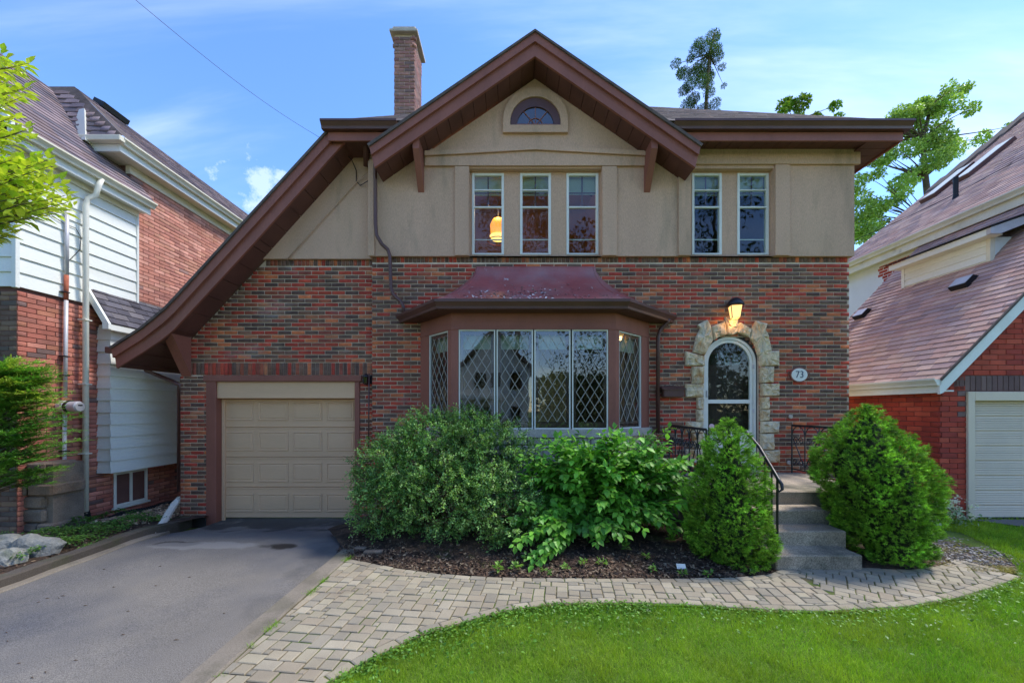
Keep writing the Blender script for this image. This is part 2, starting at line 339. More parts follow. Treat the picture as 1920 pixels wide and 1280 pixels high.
# ---- many alike pieces: the largest in the photo become objects, the rest one part of kind stuff
def unit_piece(ch=(.03, .12), wedge=False):
    cx, cy = ch; v = []
    for z, sx, sy in ((-1, .5, .5), (-.22, .5, .5), (0, .5-cx, .5-cy)):
        for (x, y) in ((-sx, -sy), (sx, -sy), (sx, sy), (-sx, sy)): v.append([x, y, z])
    f = [(8, 9, 10, 11)]
    for a, b in ((0, 4), (4, 8)):
        for k in range(4): f.append((a+k, a+(k+1) % 4, b+(k+1) % 4, b+k))
    v = np.array(v, float)
    if wedge:      # proud at the lower edge, flush at the upper one
        for q in v:
            if q[2] > -.9: q[2] -= .85*(q[1]+.5) if q[2] > -.3 else 0
    return v, np.array(f)
BRK = unit_piece((.012, .05)); SHG = unit_piece((.012, .01), True); BRD = unit_piece((.002, .02), True); PNL = unit_piece((.01, .02))
PLAIN = unit_piece((.02, .02))
def pieces(parent, name, items, O, U, V, N_, tmpl, mat, palette, singles=300, rest_name=None, jit=.02, see=None, parent_rest=None):
    """items: (u, v, w, h, depth, colour index, rot)"""
    O, U, V, N_ = [Vector(a) for a in (O, U, V, N_)]
    tv, tf = tmpl; pr = []
    for it in items:
        c = O+U*it[0]+V*it[1]; px, py = proj(c); d2 = (c-Vector((0, 0, H))).length
        vis = c.y > .6 and -30 < px < 1950 and -30 < py < 1310 and (see is None or see(px, py))
        view = (Vector((0, 0, H))-c).normalized().dot(N_)
        pr.append(it[2]*it[3]/d2**2*max(view, .02) if vis else -1+it[2]*1e-3)
    order = sorted(range(len(items)), key=lambda i: -pr[i]); one = set(i for i in order[:singles] if pr[i] > 0)
    cols = np.array(palette); cache = {}
    pw = WP[parent.name]; rest = []
    for i, it in enumerate(items):
        u, v, ww, hh, dd, ci = it[:6]; rot = it[6] if len(it) > 6 else 0.0
        if i in one:
            key = (ci, rnd.randrange(2))
            if key not in cache:
                me = bpy.data.meshes.new(name); vv = tv.copy(); vv += np.random.default_rng(ci*7+key[1]).normal(0, jit, vv.shape)*np.array([.25, 1, .0])
                me.from_pydata(vv.tolist(), [], tf.tolist()); me.update(); me.materials.append(M[mat])
                ca = me.color_attributes.new('Col', 'FLOAT_COLOR', 'POINT'); cc = np.ones((len(vv), 4), np.float32); cc[:, :3] = cols[ci]*(1+.12*(key[1]-.5)); ca.data.foreach_set('color', cc.ravel())
                cache[key] = me
            o = bpy.data.objects.new(name, cache[key]); C.objects.link(o); o.parent = parent
            uu = U*math.cos(rot)+V*math.sin(rot); v2 = V*math.cos(rot)-U*math.sin(rot)
            w_ = O+U*u+V*v
            mt = Matrix.Identity(4); mt.col[0][:3] = uu*ww; mt.col[1][:3] = v2*hh; mt.col[2][:3] = N_*dd; mt.col[3][:3] = w_-pw
            o.matrix_basis = mt; WP[o.name] = w_
        else: rest.append((u, v, ww, hh, dd, ci, rot))
    if rest:
        A = np.array(rest, float); n = len(A); k = len(tv)
        ca, sa = np.cos(A[:, 6])[:, None], np.sin(A[:, 6])[:, None]
        t = tv[None]+rng.normal(0, jit, (n, k, 3))*np.array([.25, 1, 0])
        x = t[:, :, 0]*A[:, 2:3]; y = t[:, :, 1]*A[:, 3:4]; z = t[:, :, 2]*A[:, 4:5]
        X = A[:, 0:1]+x*ca-y*sa; Y = A[:, 1:2]+x*sa+y*ca
        Vv = np.array(O)[None, None]+X[..., None]*np.array(U)+Y[..., None]*np.array(V)+z[..., None]*np.array(N_)
        Fc = tf[None]+(np.arange(n)*k)[:, None, None]
        cc = cols[A[:, 5].astype(int)]*(1+rng.uniform(-.15, .15, (n, 1)))
        o = np_mesh(rest_name or name+'s', Vv.reshape(-1, 3), Fc.reshape(-1, 4), np.repeat(cc, k, 0), mat, parent_rest or parent)
        o['kind'] = 'stuff'
def rows(v0, v1, Lb, Hb, gap, iv, depth, pal, off=.5, wts=None, jl=0.0):
    """running bond; iv(v_low, v_high) -> list of (u0, u1)"""
    out = []; r = 0; v = v0
    while v+Hb*.5 < v1:
        h = min(Hb-gap, v1-v-gap*.5)
        for (a, b) in iv(v, v+h):
            u = math.floor(a/Lb)*Lb - (Lb*off if r % 2 else 0)-Lb
            while u < b:
                l = Lb + (rnd.uniform(-jl, jl) if jl else 0)
                s0, s1 = max(u+gap/2, a), min(u+l-gap/2, b)
                if s1-s0 > .03: out.append(((s0+s1)/2, v+h/2, s1-s0, h, depth*rnd.uniform(.8, 1.15), rnd.choices(range(len(pal)), wts)[0], 0.0))
                u += l
        v += Hb; r += 1
    return out
def subtract(iv, a, b):
    o = []
    for (x, y) in iv:
        if b <= x or a >= y: o.append((x, y)); continue
        if a > x: o.append((x, a))
        if b < y: o.append((b, y))
    return o
# ================================================================== SETTING: ground, driveway, path, beds
def grid(name, xs, ys, zf, mat, mask=None, smooth=True, **k):
    v = [(x, y, zf(x, y)) for y in ys for x in xs]; nx = len(xs); f = []
    for j in range(len(ys)-1):
        for i in range(nx-1):
            if mask and not mask((xs[i]+xs[i+1])/2, (ys[j]+ys[j+1])/2): continue
            f.append((j*nx+i, j*nx+i+1, (j+1)*nx+i+1, (j+1)*nx+i))
    m = MB(); m.add(v, f); o = m.build(name, mat, None, smooth=smooth, fix=False); o['kind'] = 'structure'; return o
def interp(pts, x):
    if x <= pts[0][0]: return pts[0][1]
    for (a, b), (c, d) in zip(pts, pts[1:]):
        if x <= c: return b+(d-b)*(x-a)/(c-a)
    return pts[-1][1]
def sm(a, b, x):
    t = max(0, min(1, (x-a)/(b-a))); return t*t*(3-2*t)
def zdrive(x, y): return -.02-.19*sm(4.9, 6.5, y)+.006*noise.noise((x*.8, y*.8, 0))
def lsp(a, b, n): return [a+(b-a)*i/(n-1) for i in range(n)]
g = MB().quad((-300, -300, -.36), (300, -300, -.36), (300, 600, -.36), (-300, 600, -.36)).build('ground', 'lawnsoil', None, fix=False); g['kind'] = 'structure'
grid('driveway', lsp(-5.05, -1.98, 24), lsp(-6, 6.9, 90), zdrive, 'asphalt')
s_ = MB().box(-80, 80, -15, -6, -.30, -.10).build('street', 'asphalt'); s_['kind'] = 'structure'
LO = [G(px, py) for px, py in ((640, 1268), (709, 1231), (795, 1189), (857, 1172), (949, 1146), (1039, 1134), (1150, 1132), (1293, 1135), (1450, 1146), (1560, 1147), (1700, 1139), (1800, 1121), (1870, 1100), (1915, 1082))]
LO = [(-2.0, .2), (-1.75, 1.1), (-1.45, 1.9)]+LO+[(5.25, 4.05), (5.4, 4.2)]
HI = [(-2.0, 4.62)]+[G(px, py) for px, py in ((645, 1047), (700, 1058), (740, 1066), (830, 1078), (930, 1084), (1080, 1086), (1230, 1086), (1370, 1085), (1440, 1079), (1462, 1069), (1620, 1066), (1700, 1070), (1760, 1062), (1790, 1050), (1830, 1058), (1880, 1072), (1915, 1082))]+[(5.4, 4.2)]
lo = lambda x: interp(LO, x)
hi = lambda x: interp(HI, x)
def zbed(x, y): return .012+.10*sm(0, 1.3, y-hi(x))*(1-sm(2.3, 2.8, x))+.012*noise.noise((x*4, y*4, 1))*sm(0, .2, y-hi(x))-.2*sm(5.0, 6.3, y)*(1-sm(-2.6, -1.8, x))
def zlawn(x, y): return -.006+.02*noise.noise((x*.5, y*.5, 5))*sm(.1, .8, lo(x)-y)
def ribbon(name, xs, lof, hif, n, zf, mat):
    v = []; f = []
    for i, x in enumerate(xs):
        a, b = lof(x), max(hif(x), lof(x)+.002)
        for j in range(n): 
            y = a+(b-a)*j/(n-1); v.append((x, y, zf(x, y)))
    for i in range(len(xs)-1):
        for j in range(n-1): f.append((i*n+j, (i+1)*n+j, (i+1)*n+j+1, i*n+j+1))
    o = MB().add(v, f).build(name, mat, None, smooth=True, fix=False); o['kind'] = 'structure'; return o
ribbon('lawn', lsp(-1.99, 16, 180), lambda x: -5.9, lambda x: lo(x) if x < 5.35 else 7.2, 60, zlawn, 'lawnsoil')
path = ribbon('path', lsp(-1.96, 5.38, 200), lambda x: lo(x)-.02, lambda x: hi(x)+.02, 14, lambda x, y: .007, 'joint')
ribbon('planting_bed', lsp(-2.62, 5.0, 150), lambda x: hi(x) if x > -1.98 else 4.62+(-1.98-x)*1.35, lambda x: 6.52, 40, zbed, 'soil')
def zpatch(x, y): return .004+.012*noise.noise((x*5, y*5, 2))
gm = pmat('gravel_patch', lin(120, 106, 90), 1, var=.4, vscale=5, fine=.5, fscale=70, bump=.02, bscale=60, tint=[(lin(112, 108, 34), 2.6, .5, .6)]); M['gravel'] = gm
PATCH = [(4.2, 4.10), (5.3, 4.05), (5.75, 4.55), (6.1, 5.3), (5.2, 6.4), (4.75, 6.4), (4.6, 4.6)]
def in_poly(x, y, P_):
    c = False; n = len(P_)
    for i in range(n):
        (a, b), (d, e) = P_[i], P_[(i+1) % n]
        if (b > y) != (e > y) and x < (d-a)*(y-b)/(e-b)+a: c = not c
    return c
grid('gravel_patch', lsp(4.1, 6.2, 70), lsp(3.95, 6.4, 80), zpatch, 'gravel', lambda x, y: in_poly(x, y, PATCH) and y > hi(x))
ribbon('side_lawn', lsp(4.7, 14, 90), lambda x: (3.9 if x < 5.36 else 4.1), lambda x: 12, 60, lambda x, y: -.012+.035*sm(5.2, 6, x)+.01*noise.noise((x, y, 3)), 'lawnsoil')
nd = MB(); nd.add([(6.92, 5.95, .035), (12, 5.95, .035), (12, 4.0, .035), (9.0, 4.55, .035), (7.6, 5.25, .035)], [(0, 4, 3, 2, 1)]); nd = nd.build('neighbour_driveway', 'asphalt'); nd['kind'] = 'structure'
# left strip beside the neighbour
def zstrip(x, y): return -.01+.02*noise.noise((x*3, y*3, 9))-.10*sm(5.5, 7, y)
grid('side_bed', lsp(-9, -5.16, 60), lsp(2.2, 9, 90), zstrip, 'soil')
# kerbs
def kerb(name, pts, w_, z0, z1, mat):
    m = MB(); n = len(pts); v = []
    for i, (x, y, zz) in enumerate(pts):
        a = Vector(pts[max(i-1, 0)][:2]); b = Vector(pts[min(i+1, n-1)][:2]); d = (b-a).normalized(); nn = Vector((-d.y, d.x))
        jit = .004*math.sin(i*2.1)
        for (o, z) in ((-w_/2, z0), (-w_/2, z1-.012), (-w_/2+.015, z1), (w_/2-.015, z1+jit), (w_/2, z1-.012), (w_/2, z0)):
            q = Vector((x, y))+nn*o; v.append((q.x, q.y, zz+z))
    f = []
    for i in range(n-1):
        for k in range(5): f.append((i*6+k, i*6+k+1, (i+1)*6+k+1, (i+1)*6+k))
    f += [tuple(range(6)), tuple(range((n-1)*6, n*6))[::-1]]
    o = m.add(v, f).build(name, mat); o['kind'] = 'structure'; return o
kerb('kerb', [(-1.98+.006*math.sin(i), y, 0) for i, y in enumerate(lsp(-3, 4.72, 22))], .19, -.1, .022, 'curb')
kerb('kerb', [(-5.0-.10*sm(3.5, 5.6, y)-.35*sm(5.5, 6.6, y)+.008*math.sin(i*1.7), y, -.16*sm(5.3, 6.5, y)) for i, y in enumerate(lsp(-3, 6.5, 34))], .15, -.1, .075, 'curb_d')
kerb('kerb_gutter_strip', [(-4.87-.10*sm(3.5, 5.6, y)-.2*sm(5.3, 6, y)+.012*math.sin(i*2.3), y, -.14*sm(5.2, 6.2, y)) for i, y in enumerate(lsp(-3, 5.7, 30))], .12, -.1, -.004, 'curb')

# ---- pavers: random ashlar clipped to the path, long edging stones along both edges
PV = [lin(154, 142, 120), lin(148, 137, 117), lin(158, 147, 124), lin(140, 131, 114), lin(150, 137, 116), lin(161, 150, 129)]
pv = []
def clip_half(poly, p, n_):
    o = []
    for i in range(len(poly)):
        a, b = poly[i], poly[(i+1) % len(poly)]
        da = (a[0]-p[0])*n_[0]+(a[1]-p[1])*n_[1]; db = (b[0]-p[0])*n_[0]+(b[1]-p[1])*n_[1]
        if da >= 0: o.append(a)
        if (da >= 0) != (db >= 0):
            t = da/(da-db); o.append((a[0]+(b[0]-a[0])*t, a[1]+(b[1]-a[1])*t))
    return o
def area(p): return abs(sum(p[i][0]*p[(i+1) % len(p)][1]-p[(i+1) % len(p)][0]*p[i][1] for i in range(len(p))))/2
def ashlar(region, ang, x0, x1, y0, y1, U=.053):
    ca, sa = math.cos(ang), math.sin(ang); cx, cy = (x0+x1)/2, (y0+y1)/2; rad = math.hypot(x1-x0, y1-y0)/2
    n = int(2*rad/U)+2; occ = [[0]*n for _ in range(n)]
    for j in range(n):
        for i in range(n):
            if occ[j][i]: continue
            opts = [(2, 2), (3, 2), (2, 2), (3, 2), (2, 2), (2, 3)]; rnd.shuffle(opts); opts.append((2, 1)); opts.append((1, 1))
            for (a, b) in opts:
                if i+a <= n and j+b <= n and all(not occ[j+q][i+p] for p in range(a) for q in range(b)): break
            else: continue
            for p in range(a):
                for q in range(b): occ[j+q][i+p] = 1
            g_ = .0042; 
            loc = [(i*U+g_, j*U+g_), ((i+a)*U-g_, j*U+g_), ((i+a)*U-g_, (j+b)*U-g_), (i*U+g_, (j+b)*U-g_)]
            W_ = []
            for (u, v) in loc:
                u += rnd.uniform(-.003, .003)-rad; v += rnd.uniform(-.003, .003)-rad
                W_.append((cx+u*ca-v*sa, cy+u*sa+v*ca))
            mx_ = sum(p[0] for p in W_)/4; my_ = sum(p[1] for p in W_)/4
            if not region(mx_) or not (x0-.1 < mx_ < x1+.1): continue
            for (fn, s) in ((lo, 1), (hi, -1)):
                xa, xb = mx_-.08, mx_+.08; off = .098*s
                pa, pb = (xa, fn(xa)), (xb, fn(xb)); nx, ny = -(pb[1]-pa[1]), (pb[0]-pa[0]); ln = math.hypot(nx, ny); nx, ny = nx/ln*s, ny/ln*s
                W_ = clip_half(W_, (pa[0]+nx*.088, pa[1]+ny*.088), (nx, ny))
                if len(W_) < 3: break
            if len(W_) >= 3:
                W_ = clip_half(W_, (-1.87, 0), (1, 0))
            if len(W_) >= 3 and area(W_) > .0009: pv.append(W_)
ashlar(lambda x: x < 2.9, R(-7), -1.95, 2.9, .8, 5.2)
ashlar(lambda x: x >= 2.9, R(-38), 2.9, 5.35, 2.6, 5.2)
def edging(fn, s, x0, x1, off=.048, wd=.078):
    pts = []; x = x0
    while x < x1: pts.append((x, fn(x))); x += .02
    i = 0
    acc = 0; st = 0
    for k in range(1, len(pts)):
        acc += math.hypot(pts[k][0]-pts[k-1][0], pts[k][1]-pts[k-1][1])
        if acc > rnd.uniform(.12, .17):
            a, b = Vector(pts[st]), Vector(pts[k]); d = (b-a).normalized(); nn = Vector((-d.y, d.x))*s
            a2, b2 = a+d*.004+nn*.006, b-d*.004+nn*.006
            pv.append([tuple(a2), tuple(b2), tuple(b2+nn*wd), tuple(a2+nn*wd)]); st = k; acc = 0
edging(lo, 1, -1.85, 5.25); edging(hi, -1, -1.85, 5.15)
def paver_mesh(m, poly, z0, z1, ch=.006):
    n = len(poly); cx = sum(p[0] for p in poly)/n; cy = sum(p[1] for p in poly)/n
    r = max(.02, math.sqrt(area(poly))/2); k = 1-ch/r; tl = (rnd.uniform(-.02, .02), rnd.uniform(-.02, .02)); dz = rnd.uniform(-.003, .003)
    top = [(cx+(p[0]-cx)*k, cy+(p[1]-cy)*k, z1+dz+tl[0]*(p[0]-cx)+tl[1]*(p[1]-cy)) for p in poly]
    mid = [(p[0], p[1], z1+dz-.005+tl[0]*(p[0]-cx)+tl[1]*(p[1]-cy)) for p in poly]; bot = [(p[0], p[1], z0) for p in poly]
    m.add(top+mid+bot, [tuple(range(n))]+[(n+i, n+(i+1) % n, (i+1) % n, i) for i in range(n)]+[(2*n+i, 2*n+(i+1) % n, n+(i+1) % n, n+i) for i in range(n)])
def polyfix(p):
    s = sum(p[i][0]*p[(i+1) % len(p)][1]-p[(i+1) % len(p)][0]*p[i][1] for i in range(len(p))); return p if s > 0 else p[::-1]
pv = [polyfix(p) for p in pv]
def pscore(p):
    cx = sum(q[0] for q in p)/len(p); cy = sum(q[1] for q in p)/len(p); a, b = proj((cx, cy, 0))
    return area(p)/max(cy, .3)**3 if cy > 1.9 and 0 < a < 1920 and b < 1280 else -1
pv.sort(key=pscore, reverse=True); restm = MB()
for i, p in enumerate(pv):
    m = MB() if i < 300 else restm; kf = rnd.uniform(.92, 1.08); m.cur = tuple(c*kf for c in PV[rnd.randrange(6)]); paver_mesh(m, p, -.01, .016)
    if i < 300: m.build('paver', 'paver', path, vcol=True, fix=False)
o = restm.build('pavers', 'paver', path, vcol=True, fix=False); o['kind'] = 'stuff'

# ================================================================== MAIN HOUSE
YW, YG, YS, YR = 6.52, 6.62, 6.46, 6.56
house = thing('house', (1.6, 8.5, 0), 'brick and tan stucco house with gable, bay window, arched door and attached garage', 'house')
def holed(m, x0, x1, z0, z1, holes, y, d):
    xs = sorted({x0, x1, *[h for q in holes for h in q[:2] if x0 < h < x1]}); zs = sorted({z0, z1, *[h for q in holes for h in q[2:] if z0 < h < z1]})
    for i in range(len(xs)-1):
        for j in range(len(zs)-1):
            cx, cz = (xs[i]+xs[i+1])/2, (zs[j]+zs[j+1])/2
            if any(h[0] < cx < h[1] and h[2] < cz < h[3] for h in holes): continue
            m.quad((xs[i], y, zs[j]), (xs[i+1], y, zs[j]), (xs[i+1], y, zs[j+1]), (xs[i], y, zs[j+1]))
    for (a, b, c, e) in [(*h,) for h in holes]:
        a, b, c, e = max(a, x0), min(b, x1), max(c, z0), min(e, z1)
        m.quad((a, y, c), (a, y+d, c), (a, y+d, e), (a, y, e)); m.quad((b, y, c), (b, y, e), (b, y+d, e), (b, y+d, c))
        m.quad((a, y, e), (a, y+d, e), (b, y+d, e), (b, y, e)); m.quad((a, y, c), (b, y, c), (b, y+d, c), (a, y+d, c))
    return m
# ---- mortar walls behind the bricks
ZB = 4.271
bayH = (-1.50, 2.24, 1.36, 3.2); doorH = (3.19, 4.10, .655, 2.92)
m = MB(); holed(m, -2.36, 5.63, -.3, ZB, [bayH, doorH], YW+.010, .25)
m.quad((5.622, YW+.01, -.3), (5.622, 13, -.3), (5.622, 13, ZB), (5.622, YW+.01, ZB)); m.quad((-2.352, YW+.01, -.3), (-2.352, 8, -.3), (-2.352, 8, ZB), (-2.352, YW+.01, ZB))
m.build('mortar_wall', 'mortar', house, fix=False)
gh = (-5.215, -2.603, -.3, 2.262)
SOF = lambda x: 4.247+1.08*(x+4.243)
m = MB(); holed(m, -5.66, -2.36, -.3, 2.70, [gh], YG+.010, .2)
zt = 4.26; m.add([(-5.66, YG+.01, 2.70), (-2.36, YG+.01, 2.70), (-2.36, YG+.01, zt), (-4.2, YG+.01, zt)], [(0, 1, 2, 3)])
m.quad((-5.66, YG+.01, -.3), (-5.66, YG+.01, 2.8), (-5.66, 11, 2.8), (-5.66, 11, -.3))
m.build('mortar_wall', 'mortar', house, fix=False)
# dark stone-like base strip of the garage piers
MB().box(-5.70, -5.215, YG-.012, YG+.1, -.3, -.13, .01).build('pier_base', 'foundation', house)
# ---- bricks
BP = [lin(184, 76, 54), lin(172, 68, 52), lin(158, 86, 62), lin(200, 112, 70), lin(126, 90, 70), lin(108, 84, 70), lin(98, 74, 64), lin(112, 84, 70), lin(146, 78, 62), lin(176, 112, 78)]
BP = [tuple(c*1.03 for c in b) for b in BP]
BWt = [14, 13, 12, 8, 12, 12, 8, 8, 11, 5]
def iv_main(v0, v1):
    iv = [(-2.36, 5.63)]
    if v1 > 1.36 and v0 < 3.26: iv = subtract(iv, -1.48, 2.22)
    c = (v0+v1)/2
    if v0 < 2.478: iv = subtract(iv, 3.17, 4.12)
    elif v0 < 2.94: 
        r = math.sqrt(max(0, .47**2-(c-2.478)**2)); iv = subtract(iv, 3.645-r, 3.645+r)
    return iv
it = rows(-.25, 4.165, .2286, .0677, .0135, iv_main, .014, BP, wts=BWt)
for k in range(int((5.63+2.36)/.0675)):       # soldier course under the stucco
    it.append((-2.36+.034+k*.0675, 4.218, .058, .098, .026, rnd.choices(range(10), [3, 3, 7, 3, 12, 14, 12, 14, 4, 3])[0], rnd.uniform(-.01, .01)))
def iv_gar(v0, v1):
    l = max(-5.66, -4.243+(v1-4.247)/1.08)
    iv = [(l, -2.365)]
    if v0 < 2.262: iv = subtract(iv, -5.21, -2.608)
    if v1 > 2.29 and v0 < 2.505: iv = [(l, -5.3)] if False else []
    return iv
see_b = lambda px, py: not (668 < px < 1320 and py > 790) and not (750 < px < 1262 and 500 < py < 600) and not (1535 < px and py > 860) and not (px < 340)
gi = rows(-.14, 2.275, .2286, .0677, .0135, iv_gar, .014, BP, wts=BWt)+rows(2.511, 4.14, .2286, .0677, .0135, iv_gar, .014, BP, wts=BWt)
for k in range(49):
    gi.append((-5.66+.034+k*.0675, 2.395, .058, .205, .017, rnd.choices(range(10), [10, 10, 9, 4, 12, 12, 9, 9, 8, 2])[0], 0))
for k in range(28):
    x = -4.17+k*.0675
    if x < -2.38: gi.append((x, 4.197, .058, .098, .024, rnd.choices(range(10), [3, 3, 7, 3, 12, 14, 12, 14, 4, 3])[0], 0))
allb = [(a[0], a[1], a[2], a[3], a[4], a[5], a[6], 0) for a in it]
pieces(house, 'brick', it, (0, YW, 0), (1, 0, 0), (0, 0, 1), (0, -1, 0), BRK, 'brick', BP, 190, 'brickwork', .006, see_b)
pieces(house, 'brick', gi, (0, YG, 0), (1, 0, 0), (0, 0, 1), (0, -1, 0), BRK, 'brick', BP, 110, 'brickwork', .006, see_b)

# ---- stucco
gx0, gx1, gz0, gz1 = (880-CX)/113, (1128-CX)/113, H+(CY-480)/113, H+(CY-316)/113
rx0, rx1 = (1295-CX)/113, (1451-CX)/113
STX0, STX1, STZ1 = (692-CX)/113, (1602-CX)/113, 6.03
m = MB(); holed(m, STX0, STX1, gz0, STZ1, [(gx0, gx1, gz0-.001, gz1), (rx0, rx1, gz0-.001, gz1)], YS, .11)
m.add([(.38-1.70, YS, STZ1), (.38+1.70, YS, STZ1), (.38, YS, 7.2)], [(0, 1, 2)])
m.quad((STX1, YS, gz0), (STX1, 13, gz0), (STX1, 13, STZ1), (STX1, YS, STZ1)); m.quad((STX0, YS, gz0), (STX0, YS, STZ1), (STX0, 8, STZ1), (STX0, 8, gz0))
m.quad((STX0, YS, gz0), (STX1, YS, gz0), (STX1, YW+.05, gz0), (STX0, YW+.05, gz0))
m.build('stucco_wall', 'stucco', house, fix=False)
wpx = [(885, 945), (975, 1033), (1062, 1122)]; wpr = [(1297, 1353), (1382, 1441)]
s6 = F/YR
def wr(a, b): return ((a-CX)/s6, (b-CX)/s6, H+(CY-478)/s6, H+(CY-325)/s6)
m = MB(); holed(m, gx0-.02, gx1+.02, gz0-.03, gz1+.02, [wr(*q) for q in wpx], YR, .1); m.build('window_recess', 'stucco', house, fix=False); m = MB(); holed(m, rx0-.02, rx1+.02, gz0-.03, gz1+.02, [wr(*q) for q in wpr], YR, .1)
m.build('window_recess', 'stucco', house, fix=False)
def band(name, x0, x1, y0, y1, pr, s=113.0):
    return MB().box((x0-CX)/s, (x1-CX)/s, YS-pr, YS+.004, H+(CY-y1)/s, H+(CY-y0)/s, .006).build(name, 'stucco', house)
for a, b in ((853, 879.4), (1128.6, 1156)): band('pilaster', a, b, 313.5, 480.2, .035)
band('pilaster', 1271, 1294.4, 317, 480.2, .035); band('pilaster', 1451.6, 1479, 310.6, 480.2, .035)
band('corner_board', 691, 703, 300, 481, .03)
pts = [(798, 297), (870, 293.5), (1003, 286), (1140, 293.5), (1211, 297), (1211, 313), (798, 313)]
MB().prism([XZ(x, y, F/113) for x, y in pts], 'y', YS-.04, YS+.003).build('header_band', 'stucco', house)
pts = [(798, 288), (870, 285), (1003, 277), (1140, 285), (1211, 288), (1211, 296.6), (1140, 293.2), (1003, 285.6), (870, 293.2), (798, 296.6)]
MB().prism([XZ(x, y, F/113) for x, y in pts], 'y', YS-.075, YS+.004).build('cornice_moulding', 'stucco', house)
band('header_band', 1260, 1610, 278, 310, .04)
# left triangle of stucco over the garage
m = MB(); zl = 4.247
m.add([(-4.32, YG-.045, zl), (-2.37, YG-.045, zl), (-2.37, YG-.045, 6.3), (-2.43, YG-.045, 6.3)], [(0, 1, 2, 3)]); m.quad((-4.32, YG-.045, zl), (-2.37, YG-.045, zl), (-2.37, YG+.02, zl), (-4.32, YG+.02, zl))
m.build('stucco_wall', 'stucco', house, fix=False)
# arched gable window
cx_ = (1003.7-CX)/113
def arch(r, cz, zb, n=20, c=cx_): return [(c-r, zb)]+[(c-r*math.cos(math.pi*i/n), cz+r*math.sin(math.pi*i/n)) for i in range(n+1)]+[(c+r, zb)]
zc = H+(CY-229)/113
aw = box('gable_window', cx_-.41, cx_+.41, YS-.012, YS-.008, H+(CY-237)/113, H+(CY-186)/113, None, house) if False else None
m = MB(); po = arch(.535, zc, H+(CY-252)/113); pi_ = arch(.416, H+(CY-232.5)/113, H+(CY-238.5)/113)
m.ring(po, pi_, YS-.055, YS+.002); m.box(po[0][0]+.002, po[-1][0]-.002, YS-.053, YS+.001, po[0][1], pi_[0][1]); m.build('window_surround', 'stucco', house)
gw = MB(); a1 = arch(.412, H+(CY-232.5)/113, H+(CY-238)/113); a2 = arch(.305, H+(CY-237)/113, H+(CY-237)/113); gw.ring(a1, a2, YS-.03, YS+.001)
gwo = gw.build('gable_window', 'gutter', house)
MB().prism(arch(.31, H+(CY-237)/113, H+(CY-237)/113)[1:-1], 'y', YS-.010, YS-.004).build('pane', M['glass_bay'], gwo)
MB().prism(arch(.31, H+(CY-237)/113, H+(CY-237)/113)[1:-1], 'y', YS-.0035, YS-.001).build('backing', 'dark', gwo)
m = MB(); z0 = H+(CY-237)/113
for a in (50, 90, 130): m.tube([(cx_, YS-.016, z0), (cx_+.305*math.cos(R(a)), YS-.016, z0+.305*math.sin(R(a)))], .008, 4)
m.tube([(cx_+.12*math.cos(R(a)), YS-.016, z0+.12*math.sin(R(a))) for a in range(0, 181, 20)], .007, 4)
m.box(cx_-.31, cx_+.31, YS-.035, YS-.012, z0-.012, z0+.014); m.build('muntin', 'trim', gwo)

# ---- upper windows
def upper_window(a, b, third=False, lamp=False):
    x0, x1, z0, z1 = wr(a, b); Y = YR-.012
    wdw = MB(); t = .042; zz = lambda py: H+(CY-py)/s6
    wdw.box(x0, x0+t, Y, Y+.07, z0, z1, .004); wdw.box(x1-t, x1, Y, Y+.07, z0, z1, .004); wdw.box(x0+t, x1-t, Y+.002, Y+.068, z1-t, z1, .004); wdw.box(x0+t, x1-t, Y+.002, Y+.068, z0, z0+.03, .004)
    fr = wdw.build('window', 'white_frame', house)
    MB().box(x0+t, x1-t, Y+.006, Y+.05, zz(390), zz(387), .003).build('meeting_rail', 'white_frame', fr)
    if not third: MB().box(x0+t, x1-t, Y+.008, Y+.04, zz(357.6), zz(355.4), .002).build('storm_bar', 'white_frame', fr)
    MB().box(x0+t, x1-t, Y+.06, Y+.075, zz(448), zz(446), .002).build('sash_bar', 'white_frame', fr)
    mm = MB(); c = (x0+x1)/2; mm.box(c-.010, c+.010, Y+.044, Y+.056, zz(387), z1-t); mm.box(x0+t, x1-t, Y+.0445, Y+.0555, zz(361), zz(359)); mm.build('muntin', 'gutter', fr)
    MB().box(x0+t, x1-t, Y+.028, Y+.034, z0+.03, z1-t).build('pane', M['glass'], fr)
    MB().box(x0+t-.01, x1-t+.01, Y+.10, Y+.106, zz(362 if not third else 360), z1-t+.02).build('blind', 'blind', fr)
for i, q in enumerate(wpx): upper_window(*q, third=(i == 2))
for q in wpr: upper_window(*q)
def room(x0, x1, y0, y1, z0, z1, mat):
    m = MB(); m.quad((x0, y1, z0), (x1, y1, z0), (x1, y1, z1), (x0, y1, z1)); m.quad((x0, y0, z0), (x0, y1, z0), (x0, y1, z1), (x0, y0, z1)); m.quad((x1, y0, z0), (x1, y0, z1), (x1, y1, z1), (x1, y1, z0))
    m.quad((x0, y0, z0), (x1, y0, z0), (x1, y1, z0), (x0, y1, z0)); m.quad((x0, y0, z1), (x0, y1, z1), (x1, y1, z1), (x1, y0, z1)); m.build('room_wall', mat, house, fix=False)
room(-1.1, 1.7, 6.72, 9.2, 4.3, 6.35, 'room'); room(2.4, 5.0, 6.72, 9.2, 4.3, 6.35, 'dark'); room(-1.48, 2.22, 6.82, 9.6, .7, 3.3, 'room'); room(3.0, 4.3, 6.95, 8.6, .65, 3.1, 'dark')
box('dresser', -.9, 1.3, 8.6, 9.0, 4.3, 5.1, 'dark', house) if False else None

